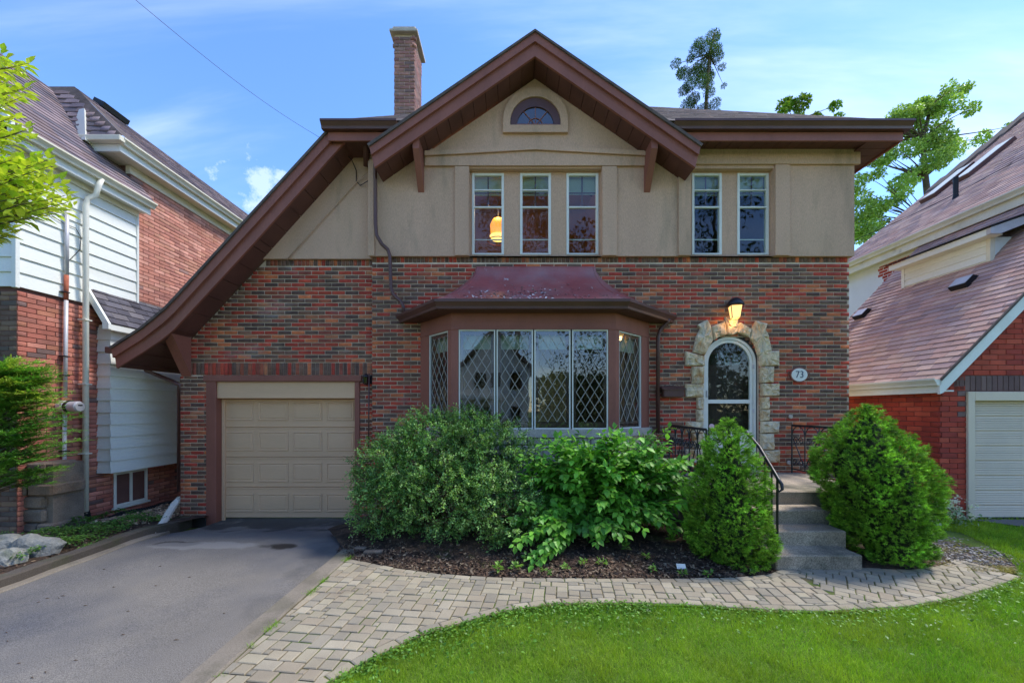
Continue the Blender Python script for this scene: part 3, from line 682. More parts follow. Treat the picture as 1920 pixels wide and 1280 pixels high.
# ---- barge boards, soffits, gable roof
def beam_poly(name, T, B, y0, y1, mat, parent=house): return MB().prism(T+B[::-1], 'y', y0, y1).build(name, mat, parent)
T = [(-2.74, 6.20), (-2.92, 6.08), (-4.095, 4.796), (-5.31, 3.468), (-5.48, 3.29), (-5.86, 2.975), (-6.35, 2.66)]
B = [(-2.56, 6.02), (-2.71, 5.93), (-4.155, 4.32), (-5.40, 2.975), (-5.60, 2.81), (-5.9, 2.61), (-6.31, 2.36)]
def off(P_, d):           # shift down the slope normal
    return [(x-d*.68, z-d*.73) for x, z in P_]
beam_poly('barge_board', off(T, -.0), B, 6.195, 6.23, 'trim')
Tm = [(t[0]*.55+b[0]*.45, t[1]*.55+b[1]*.45) for t, b in zip(T, B)]
beam_poly('barge_moulding', T, Tm, 6.155, 6.1945, 'trim')
beam_poly('roof_edge', [(x-.03, z+.035) for x, z in T], [(x+.0, z+.0005) for x, z in T], 6.125, 10.5, 'shingle_flat') if False else None
M['shingle_flat'] = pmat('shingle_edge', lin(96, 84, 78), .95, var=.3, vscale=6, fine=.3, fscale=120, bump=.004, bscale=90)
beam_poly('roof_edge', [(x-.024, z+.026) for x, z in T], [(x, z+.001) for x, z in T], 6.13, 10.5, 'shingle_flat')
beam_poly('roof', [(x+.002, z-.002) for x, z in T], [(x-.02, z+.022) for x, z in B], 6.231, 10.5, 'soffit')
def soffit_boards(path_, y0, y1, wd, lift=.018, start=0):
    """boards run in Y; path_ is the underside line in xz"""
    pts = [Vector(p) for p in path_]; d = 0
    for i in range(len(pts)-1):
        a, b = pts[i], pts[i+1]; L_ = (b-a).length; t = (b-a)/L_; n = Vector((-t.y, t.x)); 
        if n.y < 0: n = -n
        s = 0
        while s < L_-.03:
            e = min(s+wd, L_); p, q = a+t*(s+.004), a+t*(e-.004)
            MB().prism([tuple(p), tuple(q), tuple(q+n*lift), tuple(p+n*lift)], 'y', y0, y1).build('soffit_board', 'soffit', house); s = e
soffit_boards([(-2.62, 6.03), (-4.155, 4.32), (-5.40, 2.975), (-5.66, 2.79)], 6.2305, 6.60, .36)
soffit_boards([(-5.70, 2.755), (-6.30, 2.38)], 6.2305, 9.5, .3)
MB().box(-6.47, -6.33, 6.16, 10, 2.60, 2.70, .01).build('gutter', 'gutter', house)
MB().prism([(YG-.002, 2.27), (YG-.002, 3.02), (6.24, 3.02), (6.24, 2.92)], 'x', -5.63, -5.47).build('bracket', 'trim', house)
# main gable
ax, az, sl = .34, 7.53, .692
T = [(ax-2.56, az-2.56*sl), (ax, az), (ax+2.56, az-2.56*sl)]
B = [(ax-2.50, az-.33-2.50*sl), (ax, az-.33), (ax+2.50, az-.33-2.50*sl)]
beam_poly('barge_board', T, B, 6.06, 6.10, 'trim')
Tm = [(t[0]*.6+b[0]*.4, t[1]*.6+b[1]*.4) for t, b in zip(T, B)]
beam_poly('barge_moulding', T, Tm, 6.02, 6.0595, 'trim')
beam_poly('roof_edge', [(x+(0 if abs(x-ax) < .1 else (.03 if x > ax else -.03)), z+.035) for x, z in T], [(x, z+.001) for x, z in T], 5.995, 8.4, 'shingle_flat')
beam_poly('roof', [(x, z-.004) for x, z in T], [(x, z+.026) for x, z in B], 6.101, 8.4, 'soffit')
soffit_boards([(ax-.005, az-.33), (ax-2.50, az-.33-2.50*sl)], 6.1005, 6.50, .235)
soffit_boards([(ax+.005, az-.33), (ax+2.50, az-.33-2.50*sl)], 6.1005, 6.50, .235)
for x0 in (-1.575, 2.17):
    MB().prism([(YS-.001, 5.30), (YS-.001, 6.2), (6.105, 6.2), (6.105, 5.80)], 'x', x0, x0+.10).build('bracket', 'trim', house)
# hip roof
E0, E1, EY, EZ, PT = -2.98, 6.206, 6.06, 6.20, .85
hw = (E1-E0)/2; rz = EZ+hw*PT
m = MB(); c = (E0+hw, EY+hw, rz)
gl_, gr_ = ax-(az-EZ)/sl, ax+(az-EZ)/sl; gy_ = EY+(az-EZ)/PT
m.add([(E0, EY, EZ), (E1, EY, EZ), (E1, EY+2*hw, EZ), (E0, EY+2*hw, EZ), c, (gl_, EY, EZ), (ax, gy_, az), (gr_, EY, EZ)], [(0, 5, 6, 4), (6, 7, 1, 4), (1, 2, 4), (2, 3, 4), (3, 0, 4)]); m.build('roof', 'shingle_flat', house, fix=False)
def gut(name, x0, x1, y1, z0, z1, mat, parent, d=.11):      # K-profile gutter along X, back at y1
    pr = [(y1, z0), (y1-d*.55, z0), (y1-d*.62, z0+.3*(z1-z0)), (y1-d*.92, z0+.72*(z1-z0)), (y1-d, z0+.74*(z1-z0)), (y1-d, z1), (y1-d+.012, z1), (y1-d+.012, z1-.02), (y1, z1-.02)]
    return MB().prism(pr, 'x', x0, x1).build(name, mat, parent)
gut('gutter', E0, -1.80, EY+.055, 6.065, 6.185, 'gutter', house, .12); gut('gutter', 2.50, E1, EY+.055, 6.065, 6.185, 'gutter', house, .12)
pr = [(E1-.055, 6.065), (E1-.005, 6.065), (E1-.0, 6.14), (E1+.004, 6.185), (E1-.055, 6.185)]
MB().prism(pr, 'y', EY+.056, 12).build('gutter', 'gutter', house)
MB().box(E0+.07, -1.70, 6.12, 6.15, 5.925, 6.064, .004).build('fascia', 'trim', house); MB().box(2.4, E1-.07, 6.12, 6.15, 5.925, 6.064, .004).build('fascia', 'trim', house)
MB().box(E1-.10, E1-.068, 6.151, 12, 5.925, 6.064, .004).build('fascia', 'trim', house)
MB().box(E0+.07, E0+.10, 6.151, 8, 5.925, 6.064, .004).build('fascia', 'trim', house)
x = 2.35
while x < 5.62:
    m = MB(); m.add([(x+.004, 6.15, 5.945), (x+.186, 6.15, 5.945), (x+.186, 6.47, 6.005), (x+.004, 6.47, 6.005), (x+.004, 6.15, 5.965), (x+.186, 6.15, 5.965), (x+.186, 6.47, 6.025), (x+.004, 6.47, 6.025)], [(3, 2, 1, 0), (4, 5, 6, 7), (0, 1, 5, 4), (1, 2, 6, 5), (2, 3, 7, 6), (3, 0, 4, 7)])
    m.build('soffit_board', 'soffit', house); x += .19
y = 6.15
while y < 9.5:
    x1_ = 6.10; x0_ = 5.62
    MB().box(x0_, x1_, y+.004, y+.186, 5.95, 5.97).build('soffit_board', 'soffit', house); y += .19
x = E0+.1
while x < -2.1:
    MB().box(x, x+.186, 6.15, 6.8, 5.95, 5.97).build('soffit_board', 'soffit', house); x += .19
SD = [lin(146, 126, 120), lin(118, 100, 98), lin(168, 148, 140), lin(92, 80, 80), lin(150, 120, 112)]
ca_, sa_ = 1/math.hypot(1, PT), PT/math.hypot(1, PT)
def iv_hip(v0, v1):
    t = v1*ca_; iv = [(E0+t, E1-t)]
    return subtract(iv, .34-max(0, 2.56-t*PT/sl*.9), .34+max(0, 2.56-t*PT/sl*.9)) if t < 1.6 else iv
hs_ = rows(0.0, 5.9, .30, .142, .006, iv_hip, .026, SD, jl=.08)
pieces(house, 'shingle', hs_, (0, EY, EZ+.006), (1, 0, 0), (0, ca_, sa_), (0, -sa_, ca_), SHG, 'shingle_d', SD, 140, 'shingles', .004)
# chimney
CX0, CX1, CY0, CY1, CT = -2.60, -2.15, 8.5, 9.14, 10.05
ch = MB().box(CX0+.012, CX1-.012, CY0+.012, CY1-.012, 6.2, CT-.16).build('chimney', 'mortar', house)
CP = [lin(160, 112, 100), lin(142, 100, 90), lin(170, 124, 108), lin(128, 102, 94), lin(152, 118, 104)]
ci = rows(6.2, CT-.17, .225, .076, .012, lambda a, b: [(0, CX1-CX0)] if b < CT-.50 else [(-.03, CX1-CX0+.03)], .02, CP)
ci = [(a[0], a[1], a[2], a[3], a[4]+(.03 if a[1] > CT-.50 else 0), *a[5:]) for a in ci]
pieces(ch, 'brick', [(q[0], q[1], q[2], q[3], q[4], q[5], 0) for q in ci], (CX0, CY0-.0, 0), (1, 0, 0), (0, 0, 1), (0, -1, 0), BRK, 'brick', CP, 90, 'brickwork', .006)
ci = rows(6.2, CT-.17, .225, .076, .012, lambda a, b: [(0, CY1-CY0)] if b < CT-.50 else [(-.03, CY1-CY0+.03)], .02, CP)
pieces(ch, 'brick', [(q[0], q[1], q[2], q[3], q[4]+(.03 if q[1] > CT-.5 else 0), q[5], 0) for q in ci], (CX1, CY0, 0), (0, 1, 0), (0, 0, 1), (1, 0, 0), BRK, 'brick', CP, 60, 'brickwork', .006)
MB().box(CX0-.08, CX1+.08, CY0-.08, CY1+.08, CT-.16, CT-.10, .01).build('cap', 'sill', ch); MB().box(CX0-.03, CX1+.03, CY0-.03, CY1+.03, CT-.099, CT, .02).build('cap', 'sill', ch)

# ---- garage door
gY = 6.78; sg = F/gY
def gz(py): return H+(CY-py)/sg
def gxx(px): return (px-CX)/sg
gd = MB(); secs = [745.5, 801, 856.5, 913, 970]
for a, b in zip(secs, secs[1:]):
    gd.box(-5.19, -2.66, gY, gY+.05, gz(b)+.003, gz(a)-.003, .006); gd.box(-5.19, -2.66, gY-.006, gY, gz(a)-.032, gz(a)-.008, .003); gd.box(-5.19, -2.66, gY-.006, gY, gz(b)+.008, gz(b)+.03, .003)
gd.box(-5.19, -2.66, gY+.02, gY+.045, gz(970), gz(745))
gdo = gd.build('garage_door', 'garage', house)
for (a, b) in ((419, 476), (484, 541), (548.5, 604), (612, 664)):
    for (c, d) in ((753, 788), (809, 845), (867, 903), (925, 959)):
        x0, x1, z0, z1 = gxx(a), gxx(b), gz(d), gz(c); m = MB(); q = []
        for (e, dp) in ((0, 0), (.012, -.012), (.026, -.012), (.05, -.001), (.055, -.001)):
            q.append([(x0+e, gY-.001+dp*-1 if False else gY-.0005+dp, z0+e), (x1-e, gY-.0005+dp, z0+e), (x1-e, gY-.0005+dp, z1-e), (x0+e, gY-.0005+dp, z1-e)])
        prof = [(0, -.001), (.006, -.011), (.020, -.011), (.030, -.002), (.052, -.009)]
        q = [[(x0+e, gY+dp, z0+e), (x1-e, gY+dp, z0+e), (x1-e, gY+dp, z1-e), (x0+e, gY+dp, z1-e)] for e, dp in prof]
        vs = [p for r_ in q for p in r_]; fs = [(16, 17, 18, 19)]
        for r_ in range(4):
            for k in range(4): fs.append((r_*4+k, r_*4+(k+1) % 4, r_*4+4+(k+1) % 4, r_*4+4+k))
        m.add(vs, fs).build('raised_panel', 'garage', gdo, fix=False)
MB().box(-5.215+.002, -5.045, YG-.015, YG+.22, -.3, 2.255, .008).build('door_jamb', 'trim', house)
MB().box(-2.69, -2.605, YG-.015, YG+.22, -.3, 2.255, .008).build('door_jamb', 'trim', house)
MB().box(-5.25, -2.57, YG-.03, YG+.1, 2.18, 2.285, .008).build('door_head', 'trim', house)
MB().box(-5.10, -2.692, YG+.02, YG+.09, 1.895, 2.179, .006).build('header_panel', 'garage', house)
MB().box(-5.043, -2.692, YG+.10, gY+.06, 1.885, 2.17).build('header_soffit', 'trim', house)
MB().box(-5.044, -5.0, gY-.045, gY-.001, -.26, 1.89, .004).build('door_stop', 'garage', house)

# ---- bay window
WL, WR_ = (-1.55, YW), (2.28, YW); FL, FR = (-.926, 5.84), (1.541, 5.84)
def seg_frame(a, b):
    a, b = Vector((*a, 0)), Vector((*b, 0)); d = (b-a).normalized(); n = Vector((d.y, -d.x, 0)); return a, d, n, (b-a).length
bay = MB(); zS, zH, zF = 1.36, 2.905, 3.16
for (p, q) in ((WL, FL), (FL, FR), (FR, WR_)):
    a, d, n, ln = seg_frame(p, q); pp = [a, a+d*ln, a+d*ln-n*.12, a-n*.12]
    bay.prism([(v.x, v.y) for v in pp], 'z', zH, zF)                       # frieze
    pp = [a+n*.012-d*.005, a+d*(ln+.005)+n*.012, a+d*ln-n*.02, a-n*.02]; bay.prism([(v.x, v.y) for v in pp], 'z', zH-.0, zH+.03)
bayo = bay.build('bay_window', 'trim', house)
def loc_box(m, a, d, n, u0, u1, v0, v1, z0, z1):                        # v measured inwards
    pp = [a+d*u0-n*v0, a+d*u1-n*v0, a+d*u1-n*v1, a+d*u0-n*v1]; m.prism([(v.x, v.y) for v in pp], 'z', z0, z1)
for (p, q, segs) in ((WL, FL, [((804-CX)/116.6, 'u')]), (FL, FR, None), (FR, WR_, None)):
    pass
def bay_posts(p, q, us):
    a, d, n, ln = seg_frame(p, q)
    for (u0, u1) in us:
        m = MB(); loc_box(m, a, d, n, u0, u1, 0, .11, zS, zH); m.build('post', 'trim', bayo)
lnF = FR[0]-FL[0]; fx = lambda px: (px-CX)/125.0-FL[0]
sideL = math.hypot(FL[0]-WL[0], FL[1]-WL[1]); sideR = math.hypot(WR_[0]-FR[0], WR_[1]-FR[1])
def uside(px, p, q):       # where a pixel column meets the side face
    a, d, n, ln = seg_frame(p, q); t = (px-CX)/F; return (t*a.y-a.x)/(d.x-t*d.y)
pL = (uside(804, WL, FL), uside(839.5, WL, FL)); pR = (uside(1161, FR, WR_), uside(1203, FR, WR_))
bay_posts(WL, FL, [(0, pL[0]), (pL[1], sideL+.0)]); bay_posts(FR, WR_, [(0, pR[0]), (pR[1], sideR)])
panes = [(860, 928.5), (931, 999.5), (1002, 1069.8), (1073, 1140.5)]
bay_posts(FL, FR, [(0.0, fx(859.5)), (fx(1141), lnF)])
def bay_sash(p, q, u0, u1, blind=True, nlat=4):
    a, d, n, ln = seg_frame(p, q); z0, z1 = zS+.05, zH-.002; t = .018
    m = MB()
    loc_box(m, a, d, n, u0, u0+t, .008, .05, z0, z1); loc_box(m, a, d, n, u1-t, u1, .008, .05, z0, z1); loc_box(m, a, d, n, u0+t, u1-t, .009, .049, z1-t, z1); loc_box(m, a, d, n, u0+t, u1-t, .009, .049, z0, z0+t)
    s = m.build('casement', 'white_frame', bayo)
    m = MB(); e = .045 if u1-u0 > .4 else .03
    for (x0, x1, y0, y1) in ((u0+t, u0+t+e, z0+t, z1-t), (u1-t-e, u1-t, z0+t, z1-t), (u0+t+e, u1-t-e, z1-t-.055, z1-t), (u0+t+e, u1-t-e, z0+t, z0+t+.09)): loc_box(m, a, d, n, x0, x1, .037, .08, y0, y1)
    m.build('sash', 'gutter', s)
    m = MB(); loc_box(m, a, d, n, u0+t, u1-t, .030, .034, z0+t, z1-t); m.build('pane', M['glass_bay'], s)
    # diamond leading
    m = MB(); X0, X1, Z0, Z1 = u0+t+e, u1-t-e, z0+t+.09, z1-t-.055; wv = (X1-X0)/3.0; hv = wv*1.62; k = hv/wv
    for s_ in (1, -1):
        c = Z0-(X1-X0)*k
        cs = []; j = -20
        while j < 40:
            zc_ = Z0+j*hv; j += 1
            # line z = zc_ + s_*k*(x-X0)
            xs = []
            for (x, z) in ((X0, zc_), (X1, zc_+s_*k*(X1-X0))):
                pass
            xa, xb = X0, X1; za, zb = zc_, zc_+s_*k*(X1-X0)
            lo_, hi_ = (0.0, 1.0); dz = zb-za
            t0, t1 = (Z0-za)/dz, (Z1-za)/dz
            if t0 > t1: t0, t1 = t1, t0
            t0, t1 = max(t0, 0), min(t1, 1)
            if t1-t0 < .02: continue
            A = a+d*(xa+(xb-xa)*t0)-n*.022; Bv = a+d*(xa+(xb-xa)*t1)-n*.022; A.z = za+dz*t0; Bv.z = za+dz*t1
            m.tube([A, Bv], .0052, 4)
    m.build('lead_lattice', 'lead', s)
    if blind:
        m = MB(); loc_box(m, a, d, n, u0+.03, u1-.03, .12, .125, z1-.28, z1); m.build('blind', 'blind', s)
for i, (a, b) in enumerate(panes): bay_sash(FL, FR, fx(a), fx(b))
bay_sash(WL, FL, pL[0]+.002, pL[1]-.002); bay_sash(FR, WR_, pR[0]+.002, pR[1]-.002)
# sill, stone base
def offset_path(d0):
    return [(WL[0]-d0*1.0, YW), (FL[0]-d0*.45, FL[1]-d0), (FR[0]+d0*.45, FR[1]-d0), (WR_[0]+d0*1.0, YW)]
MB().prism(offset_path(.05)+[(WR_[0], YW+.1), (WL[0], YW+.1)], 'z', 1.29, zS+.049).build('sill', 'sill', bayo)
bs_ = MB().prism(offset_path(-.02)+[(WR_[0], YW+.1), (WL[0], YW+.1)], 'z', -.2, 1.289).build('bay_base', 'mortar', bayo)
z = -.15; r_ = 0
while z < 1.2:
    h = .165; x = FL[0]-(.2 if r_ % 2 else 0)
    while x < FR[0]:
        l = rnd.uniform(.28, .46); a, b = max(x, FL[0]), min(x+l, FR[0]); 
        if b-a > .08: MB().box(a+.006, b-.006, FL[1]-.015-rnd.uniform(0, .02), FL[1]+.05, z+.006, min(z+h, 1.285)-.006, .012).build('stone', 'sill', bayo)
        x += l
    z += h; r_ += 1
MB().box(WL[0]+.1, WR_[0]-.1, YW, YW+.4, 1.30, zS+.05).build('window_seat', 'sill', bayo)
# roof of the bay: concave metal
eo = [(-1.91, YW), (-1.10, 5.60), (1.65, 5.60), (2.69, YW)]; et = [(-.62, YW-.02), (-.595, YW-.03), (1.35, YW-.03), (1.375, YW-.02)]
v = []; n = 12
for i in range(n+1):
    t = i/n; k = 1-(1-t)**1.75
    for (a, b) in zip(eo, et): v.append((a[0]+(b[0]-a[0])*k, a[1]+(b[1]-a[1])*k, 3.285+(4.07-3.285)*t))
f = [(i*4+j, i*4+j+1, i*4+5+j, i*4+4+j) for i in range(n) for j in range(3)]
MB().add(v, f).build('bay_roof', 'bayroof', bayo, fix=False)
for j in (1, 2): 
    MB().tube([v[i*4+j] for i in range(n+1)], .012, 6).build('hip_seam', 'bayroof', bayo)
MB().tube([(-.62, YW-.02, 4.075), (1.375, YW-.02, 4.075)], .014, 6).build('flashing', 'bayroof', bayo)
m = MB(); pr = [(0, 3.155), (-.05, 3.155), (-.055, 3.19), (-.09, 3.235), (-.10, 3.245), (-.10, 3.285), (-.085, 3.285), (0, 3.28)]
ang = []
for j in range(4):
    if j in (0, 3): nn = Vector((-1, 0)) if j == 0 else Vector((1, 0)); k = 1.15
    if j == 1: nn = Vector((-.43, -1)); k = 1
    if j == 2: nn = Vector((.43, -1)); k = 1
    for (q, z) in pr: m.v.append((eo[j][0]+nn.x*(-q-.05)*k, min(YW-.001, eo[j][1]+nn.y*(-q-.05)*k) if j in (1, 2) else YW-.001, z)); m.c.append((0, 0, 0))
n8 = len(pr)
for j in range(3):
    for k in range(n8): m.f.append((j*n8+k, j*n8+(k+1) % n8, (j+1)*n8+(k+1) % n8, (j+1)*n8+k))
m.f += [tuple(range(n8)), tuple(range(3*n8, 4*n8))]
m.build('gutter', 'gutter', bayo)
MB().prism([(-1.88, YW), (-1.07, 5.62), (1.62, 5.62), (2.66, YW)], 'z', 3.150, 3.17).build('soffit', 'soffit', bayo)

# ---- entrance: stone arch, storm door
stn = [[(640, 345), (742, 318), (712, 200), (692, 150), (706, 110), (622, 88), (590, 150), (578, 214), (612, 262)],
       [(500, 100), (588, 148), (574, 212), (512, 186), (484, 176), (488, 110)],
       [(392, 62), (490, 62), (484, 178), (440, 196), (412, 190), (404, 150)],
       [(290, 130), (386, 92), (400, 150), (408, 190), (350, 206), (308, 232)],
       [(185, 118), (258, 78), (286, 130), (302, 236), (266, 290), (240, 345), (150, 322), (178, 200), (205, 150)],
       [(660, 318), (795, 312), (795, 422), (655, 428), (648, 370)], [(655, 432), (755, 430), (752, 548), (654, 552)], [(660, 556), (796, 556), (796, 648), (656, 652)],
       [(656, 656), (720, 656), (718, 745), (656, 748)], [(656, 752), (722, 750), (720, 833), (656, 835)], [(660, 838), (796, 838), (794, 922), (658, 925)], [(656, 930), (756, 930), (757, 1048), (658, 1050)], [(656, 1054), (800, 1054), (800, 1146), (656, 1146)],
       [(94, 314), (150, 330), (236, 352), (238, 424), (96, 426)], [(145, 430), (236, 430), (232, 556), (144, 556)], [(92, 560), (232, 560), (230, 655), (96, 656)],
       [(180, 660), (230, 660), (230, 745), (182, 745)], [(176, 750), (230, 750), (230, 838), (180, 838)], [(100, 842), (230, 842), (230, 925), (98, 925)], [(145, 930), (230, 930), (230, 1040), (145, 1040)], [(96, 1046), (230, 1046), (230, 1150), (96, 1150)]]
for pl in stn:
    q = [XZ(1260+x/4, 580+y/4, YW) for x, y in pl]; n = len(q); cx2 = sum(p[0] for p in q)/n; cz2 = sum(p[1] for p in q)/n; m = MB()
    dd = []
    for (x, z) in q:        # subdivide the edges a little so the rough face has an uneven outline
        dd.append((x, z))
    dense = []
    for i in range(n):
        a, b = dd[i], dd[(i+1) % n]; k = max(1, int(math.hypot(b[0]-a[0], b[1]-a[1])/.05))
        for j in range(k): dense.append((a[0]+(b[0]-a[0])*j/k, a[1]+(b[1]-a[1])*j/k))
    n = len(dense); rings = []
    for (k, y0, jy, jx) in ((1, .0, 0, 0), (.99, -.045, .006, .003), (.86, -.068, .012, .008), (.5, -.070, .020, .02)):
        rings.append([(cx2+(x-cx2)*k+rnd.uniform(-jx, jx), YW+.01+y0+rnd.uniform(-jy, jy), cz2+(z-cz2)*k+rnd.uniform(-jx, jx)) for x, z in dense])
    vs = [p for r_ in rings for p in r_]+[(cx2, YW-.062+rnd.uniform(-.015, .01), cz2)]; fs = []
    for r_ in range(3):
        for i in range(n): fs.append((r_*n+i, r_*n+(i+1) % n, (r_+1)*n+(i+1) % n, (r_+1)*n+i))
    for i in range(n): fs.append((3*n+i, 3*n+(i+1) % n, 4*n))
    m.add(vs, fs).build('stone', 'stone', house)
dcx = (1369.7-CX)/112; dz0 = .655; dcz = H+(CY-681)/112
def darch(r, zb, n=26, sh=0): return [(dcx-r, zb)]+[(dcx-r*math.cos(math.pi*i/n), dcz+r*math.sin(math.pi*i/n)+sh) for i in range(n+1)]+[(dcx+r, zb)]
m = MB(); m.ring(darch(.48, dz0, sh=.005), darch(.449, dz0), YW+.02, YW+.30); m.build('door_reveal', 'foundation', house)
m = MB(); m.ring(darch(.448, dz0), darch(.405, dz0), YW+.03, YW+.13); dj = m.build('door_frame', 'white_frame', house)
m = MB(); m.ring(darch(.400, dz0), darch(.352, dz0+.02), YW+.045, YW+.085)
zz = lambda py: H+(CY-py)/110.5
m.box(dcx-.353, dcx+.353, YW+.044, YW+.086, zz(756), zz(749)); m.box(dcx-.353, dcx+.353, YW+.0445, YW+.0855, zz(812), zz(806)); m.box(dcx-.353, dcx+.353, YW+.046, YW+.084, dz0, dz0+.12)
m.box(dcx-.353, dcx+.353, YW+.055, YW+.07, dz0+.1, zz(812))
sdoor = m.build('storm_door', 'white_frame', house)
MB().prism(darch(.353, zz(806)), 'y', YW+.062, YW+.066).build('pane', M['glass'], sdoor)
MB().box(dcx-.385, dcx-.37, YW+.02, YW+.045, zz(745), zz(732), .003).build('handle', 'pipe_g', sdoor)
m = MB()
for zc_ in (688, 770, 850): m.box(dcx+.398, dcx+.412, YW+.02, YW+.05, zz(zc_)-.035, zz(zc_)+.035)
m.build('hinge', 'pipe_g', sdoor)
MB().lathe((dcx-.29, YW+.040, zz(799)), [(.0, 0), (.045, .004), (.045, .012), (0, .016)], 18, 'y').build('sticker', pmat('pink_sticker', lin(214, 176, 184), .6), sdoor)
idm = pmat('inner_door', lin(66, 48, 40), .6, var=.2, vscale=6, fine=.1, stretch=(3, 3, .4))
m = MB(); m.prism(darch(.40, dz0), 'y', YW+.17, YW+.22); idr = m.build('inner_door', idm, house)
m = MB()
for k, (xa, xb) in enumerate(((-.27, -.12), (-.075, .075), (.12, .27))):
    m.box(dcx+xa, dcx+xb, YW+.165, YW+.1695, zz(683), zz(683)+(.24 if k == 1 else .18))
m.build('pane', M['glass'], idr)
m = MB()
for k, (xa, xb) in enumerate(((-.27, -.12), (-.075, .075), (.12, .27))): m.box(dcx+xa, dcx+xb, YW+.155, YW+.1645, zz(683)-.02, zz(683))
for (za, zb) in ((.75, 1.15), (1.25, 2.3)):
    for (xa, xb) in ((-.3, -.04), (.04, .3)): m.box(dcx+xa, dcx+xb, YW+.158, YW+.1695, za, zb, .02)
m.build('door_panel', idm, idr)
MB().lathe((dcx-.02, YW+.12, zz(700)-.05), [(0, 0), (.018, .005), (.02, .04), (0, .045)], 12, 'y').build('knocker', 'pipe_g', idr)

# ---- downspouts on the house
def pipe(name, pts, r, mat, parent, seg=8, flat=None): return MB().tube(pts, r, seg, flat=flat).build(name, mat, parent, smooth=True)
yv = YS-.09
pipe('downspout', [P(701, 245, 6.13), P(702, 262, 6.2), P(703.5, 300, yv), P(704, 420, yv), P(706, 441, yv), P(716, 458, yv), P(727, 468, yv+.02), P(731, 480, yv+.03), P(733, 540, yv+.02), P(737, 552, yv+.02), P(752, 566, yv+.0), P(756, 574, yv), P(757, 590, yv)], .031, 'gutter', house)
pipe('downspout', [P(1254, 597, 6.42), P(1252, 604, 6.44), P(1238, 618, 6.46), P(1234, 630, 6.46), P(1233.5, 812, 6.46)], .033, 'gutter', house)
pipe('downspout', [P(268, 684, 6.9), P(275, 695, 6.9), P(322, 714, 6.7), P(337, 722, 6.62), (-5.74, 6.7, 2.0), (-5.74, 6.7, .3)], .035, 'gutter', house)
pipe('service_cable', [P(612, 246, 6.25), P(660, 301, 6.5), P(668, 320, 6.55), P(668, 340, 6.55), P(676, 348, 6.55), P(692, 338, 6.5)], .007, 'black', house, 5)
pipe('service_cable', [P(538, 487, 6.55), P(600, 417, 6.55), P(668, 342, 6.55), P(690, 322, 6.5)], .008, 'stucco', house, 5)
pipe('wall_pipe', [P(686, 240, 6.15), P(687, 312, 6.5)], .05, 'soffit', house)
pipe('garage_cable', [P(692, 700, 6.5), P(691, 850, 6.5)], .012, 'gutter', house, 5)

# ================================================================== LEFT NEIGHBOUR
XL = -6.85
nl = thing('neighbour_house', (-7.6, 7.5, -.2), 'neighbouring house left with cream siding over red brick and grey shingled roof', 'house')
def LY(px, X): return F*X/(px-CX)
def LP(px, py, X, dx=0): Y = LY(px, X); return (X+dx, Y, H-(py-CY)*Y/F)
m = MB()
m.quad((XL-.01, 5.38, -.4), (XL-.01, 14, -.4), (XL-.01, 14, 3.42), (XL-.01, 5.38, 3.42)); m.quad((-10, 5.39, -.4), (XL-.01, 5.39, -.4), (XL-.01, 5.39, 3.42), (-10, 5.39, 3.42))
m.quad((-6.96, 7.07, 3.3), (-6.96, 14, 3.3), (-6.96, 14, 6.15), (-6.96, 7.07, 6.15)); m.quad((-10, 5.40, 3.3), (XL-.01, 5.40, 3.3), (XL-.01, 5.40, 5.5), (-10, 5.40, 5.5))
m.quad((XL-.012, 5.39, 3.4), (XL-.012, 7.1, 3.4), (XL-.012, 7.1, 5.5), (XL-.012, 5.39, 5.5)); m.quad((-6.96, 7.07, 3.3), (-6.96, 7.07, 6.15), (-8, 7.07, 6.15), (-8, 7.07, 3.3))
m.build('mortar_wall', 'mortar_n', nl, fix=False)
NP = [lin(182, 112, 94), lin(172, 102, 86), lin(192, 126, 108), lin(160, 102, 88), lin(120, 94, 88), lin(178, 116, 92)]
bsm = (LY(213, XL), LY(276, XL), .02, .62)
def iv_l(a, b):
    iv = [(5.385, 13.5)]
    if b > bsm[2] and a < bsm[3]: iv = subtract(iv, bsm[0], bsm[1])
    return iv
it = rows(-.33, 3.38, .2286, .0695, .009, iv_l, .012, NP, wts=[10, 9, 8, 6, 2.5, 7])
see_l = lambda px, py: px < 345
pieces(nl, 'brick', it, (XL, 0, 0), (0, 1, 0), (0, 0, 1), (1, 0, 0), BRK, 'brick_n', NP, 150, 'brickwork', .006, see_l)
it = rows(3.4, 6.02, .2286, .0695, .009, lambda a, b: [(7.08, 13.5)], .012, NP, wts=[10, 9, 12, 5, 1, 7])
pieces(nl, 'brick', it, (-6.95, 0, 0), (0, 1, 0), (0, 0, 1), (1, 0, 0), BRK, 'brick_n', [lin(204, 140, 120), lin(194, 130, 110), lin(212, 152, 132), lin(184, 124, 108), lin(160, 124, 114), lin(200, 142, 118)], 100, 'brickwork', .006, lambda px, py: 250 < px < 465)  # paler, pinker palette paints the sunlight on the upper brickwork
FP = [lin(120, 100, 84), lin(104, 84, 72), lin(132, 108, 86), lin(98, 88, 80)]  # dark tan palette: the front wall's shade is put into its brick colours
it = rows(-.33, 3.34, .2286, .0695, .009, lambda a, b: [(-9.6, XL-.005)], .012, FP)
pieces(nl, 'brick', it, (0, 5.385, 0), (1, 0, 0), (0, 0, 1), (0, -1, 0), BRK, 'brick_n', FP, 50, 'brickwork', .006, see_l)
